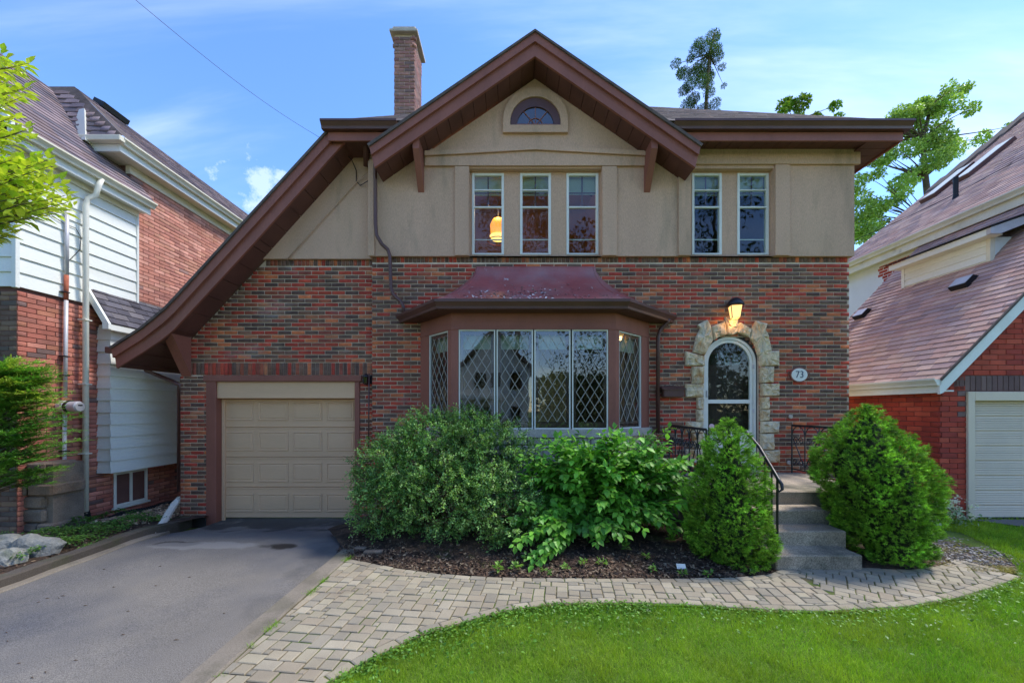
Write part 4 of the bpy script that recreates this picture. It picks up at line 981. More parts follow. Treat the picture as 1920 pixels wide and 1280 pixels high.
# clapboards: one object each
def clap(parent, O, U, N_, u0, u1, z0, z1, ex, mat='cream', name='siding_board', u1f=None):
    O, U, N_ = Vector(O), Vector(U), Vector(N_); z = z0
    while z < z1-.02:
        e = min(ex, z1-z); ub = u1f(z) if u1f else u1; ut = u1f(z+e) if u1f else u1
        if ub-u0 < .05: break
        m = MB(); b = O+Vector((0, 0, z)); d0, d1 = .024, .003
        pts = [(u0, 0, 0), (ub, 0, 0), (ut, e+.004, 0), (u0, e+.004, 0), (u0, 0, d0), (ub, 0, d0), (ut, e+.004, d1), (u0, e+.004, d1)]
        m.add([b+U*p[0]+Vector((0, 0, p[1]))+N_*p[2] for p in pts], [(3, 2, 1, 0), (4, 5, 6, 7), (0, 1, 5, 4), (1, 2, 6, 5), (2, 3, 7, 6), (3, 0, 4, 7)])
        m.build(name, mat, parent); z += e
clap(nl, (XL, 0, 0), (0, 1, 0), (1, 0, 0), 5.37, 7.07, 3.40, 5.40, .205)
clap(nl, (0, 5.38, 0), (1, 0, 0), (0, -1, 0), -9.6, XL-.0, 3.40, 5.45, .205)
MB().box(XL-.03, XL+.032, 5.335, 5.385, 3.38, 5.4, .004).build('corner_board', 'cream', nl)
MB().box(XL-.02, XL+.034, 7.062, 7.10, 3.38, 5.4, .004).build('corner_board', 'cream', nl)
# roof A (lower, in front)
def gut_y(name, X, y0, y1, z0, z1, parent, mat='cream_trim', s=1, d=.11):
    pr = [(X, z0), (X+s*d*.55, z0), (X+s*d*.62, z0+.3*(z1-z0)), (X+s*d*.92, z0+.72*(z1-z0)), (X+s*d, z0+.74*(z1-z0)), (X+s*d, z1), (X+s*(d-.012), z1), (X+s*(d-.012), z1-.02), (X, z1-.02)]
    return MB().prism(pr, 'y', y0, y1).build(name, mat, parent)
gut_y('gutter', -6.66, 5.15, 7.18, 5.385, 5.485, nl)
MB().box(-6.70, -6.662, 5.15, 7.16, 5.27, 5.48, .004).build('fascia', 'cream', nl); MB().box(-6.9, -6.701, 5.15, 7.16, 5.30, 5.32).build('soffit', 'cream', nl)
MB().box(XL-.01, XL+.04, 5.36, 7.08, 5.20, 5.30, .004).build('frieze_board', 'cream_trim', nl)
NS = [lin(132, 116, 118), lin(116, 104, 110), lin(144, 126, 126), lin(104, 96, 102), lin(124, 106, 104)]
def roof_plane(parent, P0, U, ulen, S, slen, expo, wtile, pal, mat, singles, iv=None, under='shingle_flat', name='roof_deck', see=None):
    P0, U, S = Vector(P0), Vector(U).normalized(), Vector(S).normalized(); Nn = U.cross(S).normalized()
    if Nn.z < 0: Nn = -Nn
    m = MB(); a, b, c, d = P0, P0+U*ulen, P0+U*ulen+S*slen, P0+S*slen
    if iv is None: m.slab(a, b, c, d, -.02 if (b-a).cross(d-a).normalized().dot(Nn) > 0 else .02); m.build(name, under, parent)
    it = rows(0, slen-.03, wtile, expo, .004, iv or (lambda q, r: [(0, ulen)]), .013, pal, jl=wtile*.2)
    Ux = U if U.cross(S).dot(Nn) > 0 else U
    pieces(parent, 'shingle', it, P0+Nn*.012, U, S, Nn, SHG, mat, pal, singles, 'shingles', .004, see)
slA = Vector((-1.80, 0, 7.54-5.49)); roof_plane(nl, (-6.60, 5.12, 5.49), (0, 1, 0), 2.10, slA, slA.length, .125, .28, NS, 'shingle_d', 150)
m = MB(); m.add([(-6.61, 5.15, 5.47), (-8.4, 5.15, 7.5), (-10.2, 5.15, 5.47)], [(0, 1, 2)]); m.quad((-8.4, 5.12, 7.54), (-8.4, 7.9, 7.54), (-10.3, 7.9, 5.3), (-10.3, 5.12, 5.3)); m.add([(-6.61, 7.2, 5.47), (-8.4, 7.5, 7.5), (-8.4, 7.2, 5.4)], [(0, 1, 2)]); m.build('roof_end', 'shingle_flat', nl, fix=False)
MB().prism([(-6.55, 5.36), (-6.55, 5.49), (-8.4, 7.60), (-8.4, 7.45)], 'y', 5.08, 5.12).build('rake_board', 'cream', nl)
# roof B (main, behind)
gut_y('gutter', -6.72, 6.63, 13, 6.235, 6.335, nl)
MB().box(-6.76, -6.722, 6.66, 13, 6.12, 6.33, .004).build('fascia', 'cream', nl)
MB().box(-7.5, -6.761, 6.66, 6.70, 6.12, 6.33, .004).build('fascia', 'cream', nl); MB().box(-7.5, -6.62, 6.55, 6.655, 6.24, 6.335, .01).build('gutter', 'cream_trim', nl)
MB().box(-7.5, -6.762, 6.70, 13, 6.13, 6.15).build('soffit', 'cream_trim', nl); MB().box(-7.02, -6.935, 7.05, 13, 5.98, 6.13, .004).build('frieze_board', 'cream_trim', nl)
slB = Vector((-1.36, 0, 7.59-6.345)); roof_plane(nl, (-6.64, 7.1, 6.345), (0, 1, 0), 5.9, slB, slB.length, .125, .28, NS, 'shingle_d', 60)
m = MB(); m.add([(-6.62, 6.6, 6.345), (-8.9, 6.6, 6.345), (-8.9, 7.1, 7.59), (-8.0, 7.1, 7.59)], [(0, 3, 2, 1)]); m.add([(-6.62, 6.6, 6.345), (-6.64, 7.12, 6.35), (-8.0, 7.12, 7.59)], [(0, 1, 2)]); m.build('roof_hip', 'shingle_flat', nl, fix=False)
sB = Vector((-.15, .5, 1.245)).normalized()
it = rows(0, 1.30, .28, .125, .004, lambda a, b: [(-2.25, -.02-1.0*b)], .013, NS); pieces(nl, 'shingle', it, (-6.62, 6.59, 6.35), (1, 0, 0), sB, Vector((1, 0, 0)).cross(sB), SHG, 'shingle_d', NS, 50, 'shingles', .004)
m = MB(); m.add([LP(128, 262, -7.55), LP(160, 262, -7.15), LP(158, 203, -7.5), LP(148, 205, -7.62), (-7.4, 7.3, 6.2)], [(0, 1, 2, 3), (1, 4, 2), (0, 3, 4)]); m.build('flashing', 'white_frame', nl)
MB().slab((-8.06, 7.45, 7.60), (-7.86, 7.45, 7.50), (-7.86, 7.95, 7.50), (-8.06, 7.95, 7.60), .10).build('skylight', 'black', nl)
# boxed-out bay with clapboards
bo = MB().box(-6.84, -6.63, 6.43, 9.5, .66, 3.1).build('boxed_bay', 'cream', nl)
clap(bo, (-6.63, 0, 0), (0, 1, 0), (1, 0, 0), 6.40, 9.5, .655, 3.05, .2); clap(bo, (0, 6.43, 0), (1, 0, 0), (0, -1, 0), -6.86, -6.63, .655, 3.05, .2)
BR = [lin(96, 92, 98), lin(84, 80, 86), lin(110, 104, 106)]
sS = Vector((-.36, 0, .60)); roof_plane(bo, (-6.50, 6.30, 3.10), (0, 1, 0), 3.2, sS, sS.length, .12, .22, BR, 'shingle_d', 20)
MB().prism([(-6.50, 3.0), (-6.50, 3.09), (-6.86, 3.69), (-6.86, 3.53), (-6.60, 3.10), (-6.60, 3.0)], 'y', 6.255, 6.298).build('rake_board', 'cream', bo)
MB().box(-6.58, -6.505, 6.30, 9.5, 2.99, 3.085, .004).build('fascia', 'cream', bo); MB().box(-6.63, -6.585, 6.30, 9.5, 3.04, 3.06).build('soffit', 'cream', bo)
# basement window
wy0, wy1, wz0, wz1 = bsm
m = MB(); t = .045; Xa, Xb = XL-.06, XL+.012
m.box(Xa, Xb, wy0, wy0+t, wz0, wz1, .004); m.box(Xa, Xb, wy1-t, wy1, wz0, wz1, .004); m.box(Xa+.002, Xb-.002, wy0+t, wy1-t, wz0, wz0+t, .004); m.box(Xa+.002, Xb-.002, wy0+t, wy1-t, wz1-t, wz1, .004); m.box(Xa+.004, Xb-.004, (wy0+wy1)/2-.02, (wy0+wy1)/2+.02, wz0+t, wz1-t)
m.box(XL-.01, XL+.04, wy0-.03, wy1+.03, wz0-.04, wz0-.003, .006)
bw = m.build('basement_window', 'white_frame', nl)
MB().box(XL-.045, XL-.04, wy0+t, wy1-t, wz0+t, wz1-t).build('pane', M['glass_d'], bw); MB().box(XL-.09, XL-.08, wy0, wy1, wz0, wz1).build('backing', 'black', bw)
# pipes on the wall
Xd = -6.74
pipe('downspout', [(-6.62, LY(190, -6.62), 5.40), LP(184, 350, -6.62), LP(180, 366, -6.66), LP(165, 372, Xd), LP(161, 385, Xd), LP(160.5, 962, Xd)], .045, 'pipe_w', nl, 8, .75)
for py in (600, 720, 850): 
    p = LP(160.5, py, Xd); MB().box(p[0]-.07, p[0]+.052, p[1]-.05, p[1]+.05, p[2]-.008, p[2]+.008).build('strap', 'pipe_w', nl)
pts = [LP(161, 958, Xd), LP(164, 972, Xd), LP(172, 981, Xd+.02), LP(188, 983, Xd+.05), (-6.68, 6.62, -.07), (-6.62, 7.0, -.1), (-6.62, 7.6, -.12), (-6.6, 8.4, -.12)]
m = MB(); pp = []; rr = []
for i in range(len(pts)-1):
    a, b = Vector(pts[i]), Vector(pts[i+1]); k = max(2, int((b-a).length/.02))
    for j in range(k): pp.append(a+(b-a)*j/k); rr.append(.052 if (len(pp) % 2) else .045)
MB().tube(pp, rr, 8).build('corrugated_hose', 'black', nl, smooth=False)
Xc = -6.79
pipe('conduit', [LP(125.5, 392, Xc), LP(125, 515, Xc)], .026, 'pipe_g', nl); pipe('conduit', [LP(124.6, 516, Xc), LP(124, 562, Xc)], .028, 'rust', nl)
pipe('conduit', [LP(124, 563, Xc), LP(122, 745, Xc)], .026, 'pipe_g', nl); pipe('conduit', [LP(121.5, 775, Xc), LP(120, 925, Xc)], .026, 'pipe_g', nl); pipe('conduit', [LP(120, 922, Xc), LP(120, 945, Xc)], .034, 'black', nl)
for py in (548, 668, 704, 845, 905):
    p = LP(123, py, Xc); MB().box(p[0]-.05, p[0]+.034, p[1]-.05, p[1]+.03, p[2]-.008, p[2]+.008).build('strap', 'black', nl)
p = LP(121, 762, Xc)
mt = MB().lathe((XL+.015, p[1], p[2]), [(.0, 0), (.092, .002), (.094, .10), (.086, .108), (0, .11)], 20, 'x').build('electric_meter', 'pipe_g', nl, smooth=False)
MB().lathe((XL+.126, p[1], p[2]), [(0, 0), (.096, .002), (.098, .03), (.0, .032)], 20, 'x').build('ring', 'black', mt)
MB().lathe((XL+.159, p[1], p[2]), [(0, 0), (.080, .002), (.080, .12), (.066, .14), (0, .142)], 20, 'x').build('dial', 'pipe_g', mt)
MB().box(XL+.30, XL+.304, p[1]-.03, p[1]+.03, p[2]+.01, p[2]+.03).build('slot', 'black', mt)
pipe('wall_cable', [LP(60, 378, XL+.03), LP(118, 418, XL+.03), LP(142, 428, XL+.03), LP(152, 445, XL+.03), LP(150, 468, XL+.03), LP(130, 488, XL+.03)], .005, 'black', nl, 5)
pipe('wall_cable', [LP(142, 903, XL+.03), LP(150, 898, XL+.03), LP(200, 889, XL+.02)], .006, 'black', nl, 5)
# stone buttress at the corner
SP = MB().box(-8.4, -6.50, 5.50, 5.9, -.35, .93).build('stone_buttress', 'stone_g', nl)
z = -.34; r_ = 0
while z < .90:
    h = rnd.uniform(.17, .30); h = min(h, .96-z); x = -8.5
    while x < -6.46:
        l = rnd.uniform(.25, .5); x1 = min(x+l, -6.45)
        if -6.45-x1 < .12: x1 = -6.45
        if z+h > .8 and x1 > -6.5: x1 = -6.62
        if x1-x > .05: MB().box(x+.008, x1-.008, 5.46-rnd.uniform(0, .03), 5.9, z+.008, z+h-.008, .022).build('stone', 'stone_g', SP)
        if x1 >= -6.63: break
        x = x1
    z += h; r_ += 1

# ================================================================== RIGHT NEIGHBOUR
nr = thing('neighbour_house', (9, 8, 0), 'neighbouring red brick house at right with long red shingled roof and grey garage door', 'house')
YB, XR = 5.9, 6.47; sR_ = F/YB
zr = lambda py: H+(CY-py)/sR_
xr = lambda px: (px-CX)/sR_
RK = lambda X: 2.14+1.03*(X-6.27)        # roof plane
m = MB()
fx0, fz1 = xr(1816), zr(734)
m.add([(XR, YB+.01, -.2), (fx0, YB+.01, -.2), (fx0, YB+.01, fz1), (XR, YB+.01, fz1)], [(0, 1, 2, 3)]); m.add([(XR, YB+.01, fz1), (12, YB+.01, fz1), (12, YB+.01, 7.0), (XR, YB+.01, RK(XR)-.12)], [(0, 1, 2, 3)])
m.quad((XR+.01, YB, -.2), (XR+.01, YB, 2.2), (XR+.01, 9.2, 2.2), (XR+.01, 9.2, -.2)); m.build('mortar_wall', 'mortar_n', nr, fix=False)
RP_ = [lin(180, 72, 52), lin(168, 64, 48), lin(188, 82, 60), lin(158, 62, 50), lin(112, 86, 82), lin(124, 98, 92)]
it = rows(-.05, 4.6, .245, .0785, .009, lambda a, b: ([(XR, fx0)] if a < fz1 else [(max(XR, 6.27+(b-2.0)/1.03), 9.2)]), .012, RP_[:4])
dk = []
for q in it:
    if zr(785) < q[1] < fz1+.24 and q[0]-q[2]/2 > xr(1788)-.02 and (q[1] < fz1+.02 or True) and not (q[1] > fz1+.0 and q[0] > fx0+.0 and False):
        if q[1] > fz1: continue                     # soldier course replaces these
        q = (*q[:5], 4+rnd.randrange(2), 0)
    dk.append(q)
for k in range(34): dk.append((xr(1789)+.034+k*.0835, fz1+.125, .072, .22, .016, 4+rnd.randrange(2), 0))
dk = [q for q in dk if q[0] < 9.1]
pieces(nr, 'brick', dk, (0, YB, 0), (1, 0, 0), (0, 0, 1), (0, -1, 0), BRK, 'brick_n', RP_, 200, 'brickwork', .006)
it = rows(-.05, 2.1, .245, .0785, .009, lambda a, b: [(0, 3.2)], .012, RP_[:4])
pieces(nr, 'brick', it, (XR, 9.1, 0), (0, -1, 0), (0, 0, 1), (-1, 0, 0), BRK, 'brick_n', RP_, 90, 'brickwork', .006, lambda px, py: px > 1595)
# catslide roof
RS = [lin(192, 158, 144), lin(182, 146, 136), lin(200, 166, 150), lin(168, 138, 132), lin(190, 150, 136), lin(178, 150, 144)]
sv = Vector((1, 0, 1.03)); SLn = 5.6*math.hypot(1, 1.03)
def iv_cat(a, b):
    X = 6.27+b/math.hypot(1, 1.03); return [(0, 9.2-5.7)]
roof_plane(nr, (6.27, 9.2, 2.14), (0, -1, 0), 3.5, sv, SLn, .128, .26, RS, 'shingle_r', 230, see=lambda px, py: px > 1595 and py > 400)
gut_y('gutter', 6.27, 5.70, 9.2, 2.06, 2.165, nr, s=-1, mat='white_frame')
MB().box(6.275, 6.31, 5.74, 9.15, 1.95, 2.10, .004).build('fascia', 'cream', nr); MB().box(6.31, 6.5, 5.74, 9.15, 1.97, 1.99).build('soffit', 'cream', nr)
MB().prism([(6.25, 1.93), (6.25, 2.12), (6.27, 2.135), (12, 2.135+1.03*5.73), (12, 1.95+1.03*5.7), (6.30, 1.95)], 'y', 5.70, 5.735).build('barge_board', 'cream', nr)
MB().prism([(6.30, 1.955), (12, 1.955+1.03*5.7), (12, 1.985+1.03*5.7), (6.30, 1.985)], 'y', 5.736, 5.895).build('soffit', 'cream', nr)
MB().prism([(6.255, 2.125), (6.255, 2.165), (12, 2.165+1.03*5.74), (12, 2.125+1.03*5.74)], 'y', 5.675, 5.70).build('roof_edge', 'shingle_flat', nr)
# garage door
MB().box(fx0-.035, fx0+.07, YB-.03, YB+.1, -.0, fz1+.0, .006).build('door_frame', 'garage_n', nr); MB().box(fx0+.07, 9.5, YB-.028, YB+.1, zr(751), fz1, .006).build('door_frame', 'garage_n', nr)
gdm = MB().box(fx0+.06, 9.5, YB+.09, YB+.12, -.02, zr(750)).build('garage_door', 'garage_n', nr)
for k in range(8):
    zt_ = zr(751+k*28.1); zb_ = zr(751+(k+1)*28.1)
    m = MB(); n = 6; hh = (zt_-zb_-.016)/n
    for j in range(n):
        z0 = zb_+.004+j*hh; m.prism([(YB+.089, z0), (YB+.062, z0+.003), (YB+.070, z0+hh-.004), (YB+.089, z0+hh)], 'x', fx0+.071, 9.5)
    m.build('door_panel', 'garage_n', gdm)
MB().box(fx0+.06, 9.5, YB+.04, YB+.10, -.01, zr(971), .003).build('weather_strip', 'black', gdm)
# roof vents on the catslide
def vent(px, py, w_, l_, h_):
    u, v = (px-CX)/F, (CY-py)/F; Y = (2.14-H-1.03*6.27)/(v-1.03*u); X = u*Y; z = H+v*Y
    sx = Vector((1, 0, 1.03)).normalized(); nn = Vector((-1.03, 0, 1)).normalized(); o = Vector((X, Y, z))
    m = MB(); a = o-sx*l_/2
    pts = []
    for k, (s, h) in enumerate(((0, .0), (0, h_), (l_*.8, h_), (l_, 0))): pts.append(a+sx*s+nn*h)
    vs = pts+[p+Vector((0, w_, 0)) for p in pts]; m.add(vs, [(0, 1, 2, 3), (7, 6, 5, 4), (0, 4, 5, 1), (1, 5, 6, 2), (2, 6, 7, 3)])
    vo = m.build('roof_vent', 'black', nr)
    m = MB(); q = [a+sx*(.02)+nn*(h_+.004), a+sx*(l_*.8)+nn*(h_+.004)]; q2 = [p+Vector((0, w_, 0)) for p in q]; m.slab(q[0], q[1], q2[1], q2[0], -.01); m.build('cover', 'pipe_g', vo)
vent(1826, 528, .26, .28, .10); vent(1628, 588, .24, .26, .10)
# upper main roof
XU, ZU = 9.5, 5.83
sv2 = Vector((1, 0, .8)); roof_plane(nr, (XU, 11.8, ZU), (0, -1, 0), 6.5, sv2, 6.2*math.hypot(1, .8), .13, .27, RS, 'shingle_r', 60, see=lambda px, py: px > 1600)
gut_y('gutter', XU, 5.3, 11.8, ZU-.12, ZU-.0, nr, s=-1)
MB().box(XU+.002, XU+.04, 5.3, 11.75, ZU-.30, ZU-.03, .004).build('fascia', 'cream_trim', nr); MB().box(XU+.041, XU+.3, 5.3, 11.75, ZU-.27, ZU-.25).build('soffit', 'cream_trim', nr)
MB().box(XU+.25, XU+.5, 5.5, 11.6, 1.5, ZU-.271).build('upper_wall', 'white_wall', nr)
it = rows(4.2, 5.5, .245, .0785, .009, lambda a, b: [(1.2+rnd.choice((0, .12)), 3.0)], .012, RP_[:4]); pieces(nr, 'brick', it, (XU+.249, 11.6, 0), (0, -1, 0), (0, 0, 1), (-1, 0, 0), BRK, 'brick_n', RP_, 40, 'brickwork', .006)
MB().prism([(XU, ZU-.02), (XU+5, ZU+4-.02), (XU+5, ZU+4-.2), (XU, ZU-.2)], 'y', 11.76, 11.80).build('barge_board', 'cream_trim', nr)
for k in range(7):      # overlapping cap bundles on the rear rake
    a = 3.0+k*.62; MB().prism([(XU+a, ZU+.8*a+.02), (XU+a+.5, ZU+.8*(a+.5)+.02), (XU+a+.5, ZU+.8*(a+.5)+.11), (XU+a+.05, ZU+.8*a+.11)], 'y', 11.4, 11.85).build('ridge_cap', 'shingle_flat', nr)
def up(px, py):
    u, v = (px-CX)/F, (CY-py)/F; Y = (ZU-H-.8*XU)/(v-.8*u); return Vector((u*Y, Y, H+v*Y))
nn = Vector((-.8, 0, 1)).normalized(); sx = Vector((1, 0, .8)).normalized()
for (a, b, c, d) in ((1727, 383, 1806, 316), (1787, 348, 1868, 276)):
    p, q = up(a, b), up(c, d); q = p+sx*(q-p).dot(sx)*1.0; q = p+(q-p)*.78; W2 = Vector((0, -.40, 0))
    sk = MB().slab(p, q, q+W2, p+W2, -.11 if (q-p).cross(W2).dot(nn) < 0 else .11).build('skylight', 'gutter', nr)
    e = .05; k = nn*.118; p2, q2 = p+sx*e+k+Vector((0, -.04, 0)), q-sx*e+k+Vector((0, -.04, 0)); W3 = Vector((0, -.34, 0))
    MB().slab(p2, q2, q2+W3, p2+W3, .006).build('pane', 'white_frame', sk)
p = up(1792, 371); MB().lathe(tuple(p), [(.07, -.05), (.05, .08), (.05, .5), (0, .51)], 12).build('vent_pipe', 'black', nr)
p = up(1700, 430); MB().slab(p, p+sx*.3, p+sx*.3+Vector((0, -.2, 0)), p+Vector((0, -.2, 0)), .08).build('roof_vent', 'black', nr)
# dormer
dw = MB().box(8.37, 9.7, 6.85, 8.33, 3.9, 4.74).build('dormer', 'cream', nr)
clap(dw, (8.37, 0, 0), (0, -1, 0), (-1, 0, 0), -8.33, -6.86, 4.33, 4.72, .13)
for z0 in (4.33, 4.46, 4.59): MB().prism([(8.37, z0), (8.37+(z0-4.30)*.9, z0), (8.37+(z0-4.17)*.9, z0+.13), (8.37, z0+.13)], 'y', 6.835, 6.849).build('siding_board', 'cream', dw)
MB().box(8.345, 8.372, 8.31, 8.37, 4.3, 4.74).build('corner_board', 'cream', dw); MB().box(8.335, 8.42, 6.80, 6.86, 4.30, 4.74).build('corner_board', 'cream_trim', dw)
MB().prism([(8.12, 4.70), (8.12, 4.80), (9.75, 5.37), (9.75, 5.27), (8.45, 4.76), (8.30, 4.70)], 'y', 6.62, 6.68).build('rake_board', 'pipe_g', dw)
MB().box(8.12, 8.155, 6.681, 8.42, 4.69, 4.80, .004).build('fascia', 'cream', dw); MB().box(8.156, 8.40, 6.681, 8.42, 4.70, 4.72).build('soffit', 'cream_trim', dw)
MB().slab((8.08, 6.58, 4.805), (9.8, 6.58, 5.407), (9.8, 8.45, 5.407), (8.08, 8.45, 4.805), .02).build('roof', 'black', dw)

# ================================================================== PLANTS
def rvec(n): 
    v = rng.normal(size=(n, 3)); return v/np.linalg.norm(v, axis=1)[:, None]
def nrm(v): return v/(np.linalg.norm(v, axis=1)[:, None]+1e-9)
LEAF4 = (np.array([[0, 0, 0], [.34, .45, .10], [0, 1, -.06], [-.34, .45, .10]]), np.array([[0, 1, 2], [0, 2, 3]]))
LEAF8 = (np.array([[0, 0, 0], [.24, .25, .07], [.30, .55, .06], [.0, 1, -.12], [-.30, .55, .06], [-.24, .25, .07], [0, .5, -.02]]), np.array([[0, 1, 6], [1, 2, 6], [2, 3, 6], [3, 4, 6], [4, 5, 6], [5, 0, 6]]))
LANCE = (np.array([[0, 0, 0], [.13, .3, .04], [.13, .65, .02], [0, 1, -.10], [-.13, .65, .02], [-.13, .3, .04], [0, .5, -.03]]), LEAF8[1])
BLADE = (np.array([[-.03, 0, 0], [.03, 0, 0], [.02, .55, .06], [-.02, .55, .06], [0, 1, .26]]), np.array([[0, 1, 2], [0, 2, 3], [3, 2, 4]]))
NEED = (np.array([[-.05, 0, 0], [.05, 0, 0], [0, 1, 0]]), np.array([[0, 1, 2]]))
def scatter(tm, pos, fwd, up, size, col):
    """leaf template along fwd, its face towards up"""
    tv, tf = tm; n = len(pos); fwd = nrm(fwd); side = nrm(np.cross(fwd, up)); nn = np.cross(side, fwd)
    s = (size if np.ndim(size) else np.full(n, size))[:, None, None]
    V = pos[:, None]+s*(tv[None, :, 0:1]*side[:, None]+tv[None, :, 1:2]*fwd[:, None]+tv[None, :, 2:3]*nn[:, None])
    Fc = tf[None]+(np.arange(n)*len(tv))[:, None, None]
    return V.reshape(-1, 3), Fc.reshape(-1, tf.shape[1]), np.repeat(col, len(tv), 0)
def pal_col(pal, n, var=.2, wts=None):
    p = np.array(pal); return p[rng.choice(len(p), n, p=wts)]*(1+rng.uniform(-var, var, (n, 1)))
def merge(parts):
    V, Fc, Cc, b = [], [], [], 0
    for v, f, c in parts: V.append(v); Fc.append(f+b); Cc.append(c); b += len(v)
    return np.concatenate(V), np.concatenate(Fc), np.concatenate(Cc)
def limbs(name, segs, mat, parent):
    m = MB()
    for pts, rs in segs: m.tube(pts, rs, 6)
    return m.build(name, mat, parent, smooth=True, fix=False)
def curve(a, b, bend, n=6):
    a, b, bend = Vector(a), Vector(b), Vector(bend); return [a*(1-t)**2+(a+b)*.5*0+((a+b)/2+bend)*2*t*(1-t)+b*t*t for t in [i/(n-1) for i in range(n)]]

# ---- lawn grass
def lawn_blades(nm, n, xr_, yr_, inside, zf, cat=None, hgt=(.022, .05), wd=1.0, pal=None, bigl=0, dense_fn=None):
    x = rng.uniform(*xr_, n); y = rng.uniform(*yr_, n)**1
    keep = inside(x, y); x, y = x[keep], y[keep]; n = len(x)
    z = np.array([zf(a, b) for a, b in zip(x, y)]) if callable(zf) else np.full(n, zf)
    pos = np.stack([x, y, z-.003], 1); fwd = np.stack([rng.normal(0, .42, n), rng.normal(0, .42, n), np.ones(n)], 1); up = rvec(n)
    nz = np.array([noise.noise((a*1.7, b*1.7, 3)) for a, b in zip(x, y)]); nz2 = np.array([noise.noise((a*6, b*6, 8)) for a, b in zip(x, y)])
    h = rng.uniform(*hgt, n)*(1+.35*nz2); cols = pal_col(pal, n, .22)
    f = np.clip(.5+nz*1.1+nz2*.4, 0, 1)[:, None]; cols = cols*(1-f*.55)+np.array(lin(184, 196, 64, .9))*f*.55*(1+rng.uniform(-.2, .2, (n, 1)))
    sc_ = pos.copy(); tm = (BLADE[0]*np.array([wd, 1, 1]), BLADE[1])
    V, Fc, Cc = scatter(tm, pos, fwd, up, h, cols)
    o = np_mesh(nm, V, Fc, Cc, 'grass'); return tag(o, kind='stuff')
GP = [lin(136, 178, 48), lin(118, 164, 42), lin(152, 188, 56), lin(104, 150, 40)]
lox = np.array([p[0] for p in LO]); loy = np.array([p[1] for p in LO])
inside1 = lambda x, y: (y < np.interp(x, lox, loy)-.0+.02*np.sin(x*23)+.015*np.sin(x*61)) & (np.abs(x*F/np.maximum(y, .1)+CX-960) < 1010) & (rng.random(len(x)) < (2.6/np.maximum(y, 1.2))**1.2)
def zl(x, y): return zlawn(x, y)+.0
tag(lawn_blades('grass', 330000, (-1.6, 5.9), (1.9, 4.1), inside1, zl, pal=GP, hgt=(.026, .060), wd=.85), 'bright green mown lawn in front of the paved path', 'grass')
pp_ = np.array(PATCH)
def inside2(x, y):
    a = np.array([in_poly(p, q, PATCH) for p, q in zip(x, y)]); d = np.array([in_poly(p, q, [(6.85, 5.9), (12, 5.9), (12, 4.0), (9.0, 4.55), (7.6, 5.25)]) for p, q in zip(x, y)])
    return ~a & ~d & (y > np.interp(x, [4.8, 5.36, 5.37, 9], [4.6, 4.2, 3.9, 3.9])) & (x > 5.1)
tag(lawn_blades('grass', 75000, (5.1, 8.6), (3.9, 7.5), inside2, lambda x, y: -.012+.035*sm(5.2, 6, x), pal=GP, hgt=(.03, .07), wd=1.6), 'grass verge between the gravel patch and the neighbour garage', 'grass')
# clover and broad weeds in the lawn edge
n = 5200; x = rng.uniform(-1.4, 5.2, n); d = rng.exponential(.13, n); y = np.interp(x, lox, loy)-.02-d; k = (y > 1.9) & ((x < 1.2) | (rng.random(n) < .35)); x, y = x[k], y[k]; n = len(x)
pos = np.stack([x, y, rng.uniform(.015, .045, n)], 1); f_ = nrm(rvec(n)*np.array([1, 1, .25])); up_ = np.tile([0, 0, 1.], (n, 1))+rvec(n)*.35
V, Fc, Cc = scatter(LEAF8, pos, f_, up_, rng.uniform(.016, .036, n), pal_col([lin(104, 152, 52, .8), lin(124, 170, 62, .8), lin(84, 128, 40, .8)], n))
tag(np_mesh('clover', V, Fc, Cc, 'leaf'), 'clover and creeping weeds along the curved lawn edge', 'clover', kind='stuff')

# ---- moss in the paver joints and weeds along the kerb
n = 2600; x = rng.normal(-1.865, .02, n); y = rng.uniform(1.9, 4.5, n); cl = np.sin(y*9)+np.sin(y*23+1) > .7; x, y = x[cl], y[cl]; n = len(x)
pos = np.stack([x, y, np.full(n, .01)], 1); V, Fc, Cc = scatter(BLADE, pos, rvec(n)*np.array([.6, .6, 0])+np.array([0, 0, .6]), rvec(n), rng.uniform(.02, .05, n), pal_col(GP, n))
tag(np_mesh('kerb_weeds', V, Fc, Cc, 'grass'), 'tufts of weeds between the kerb and the pavers', 'weeds', kind='stuff')

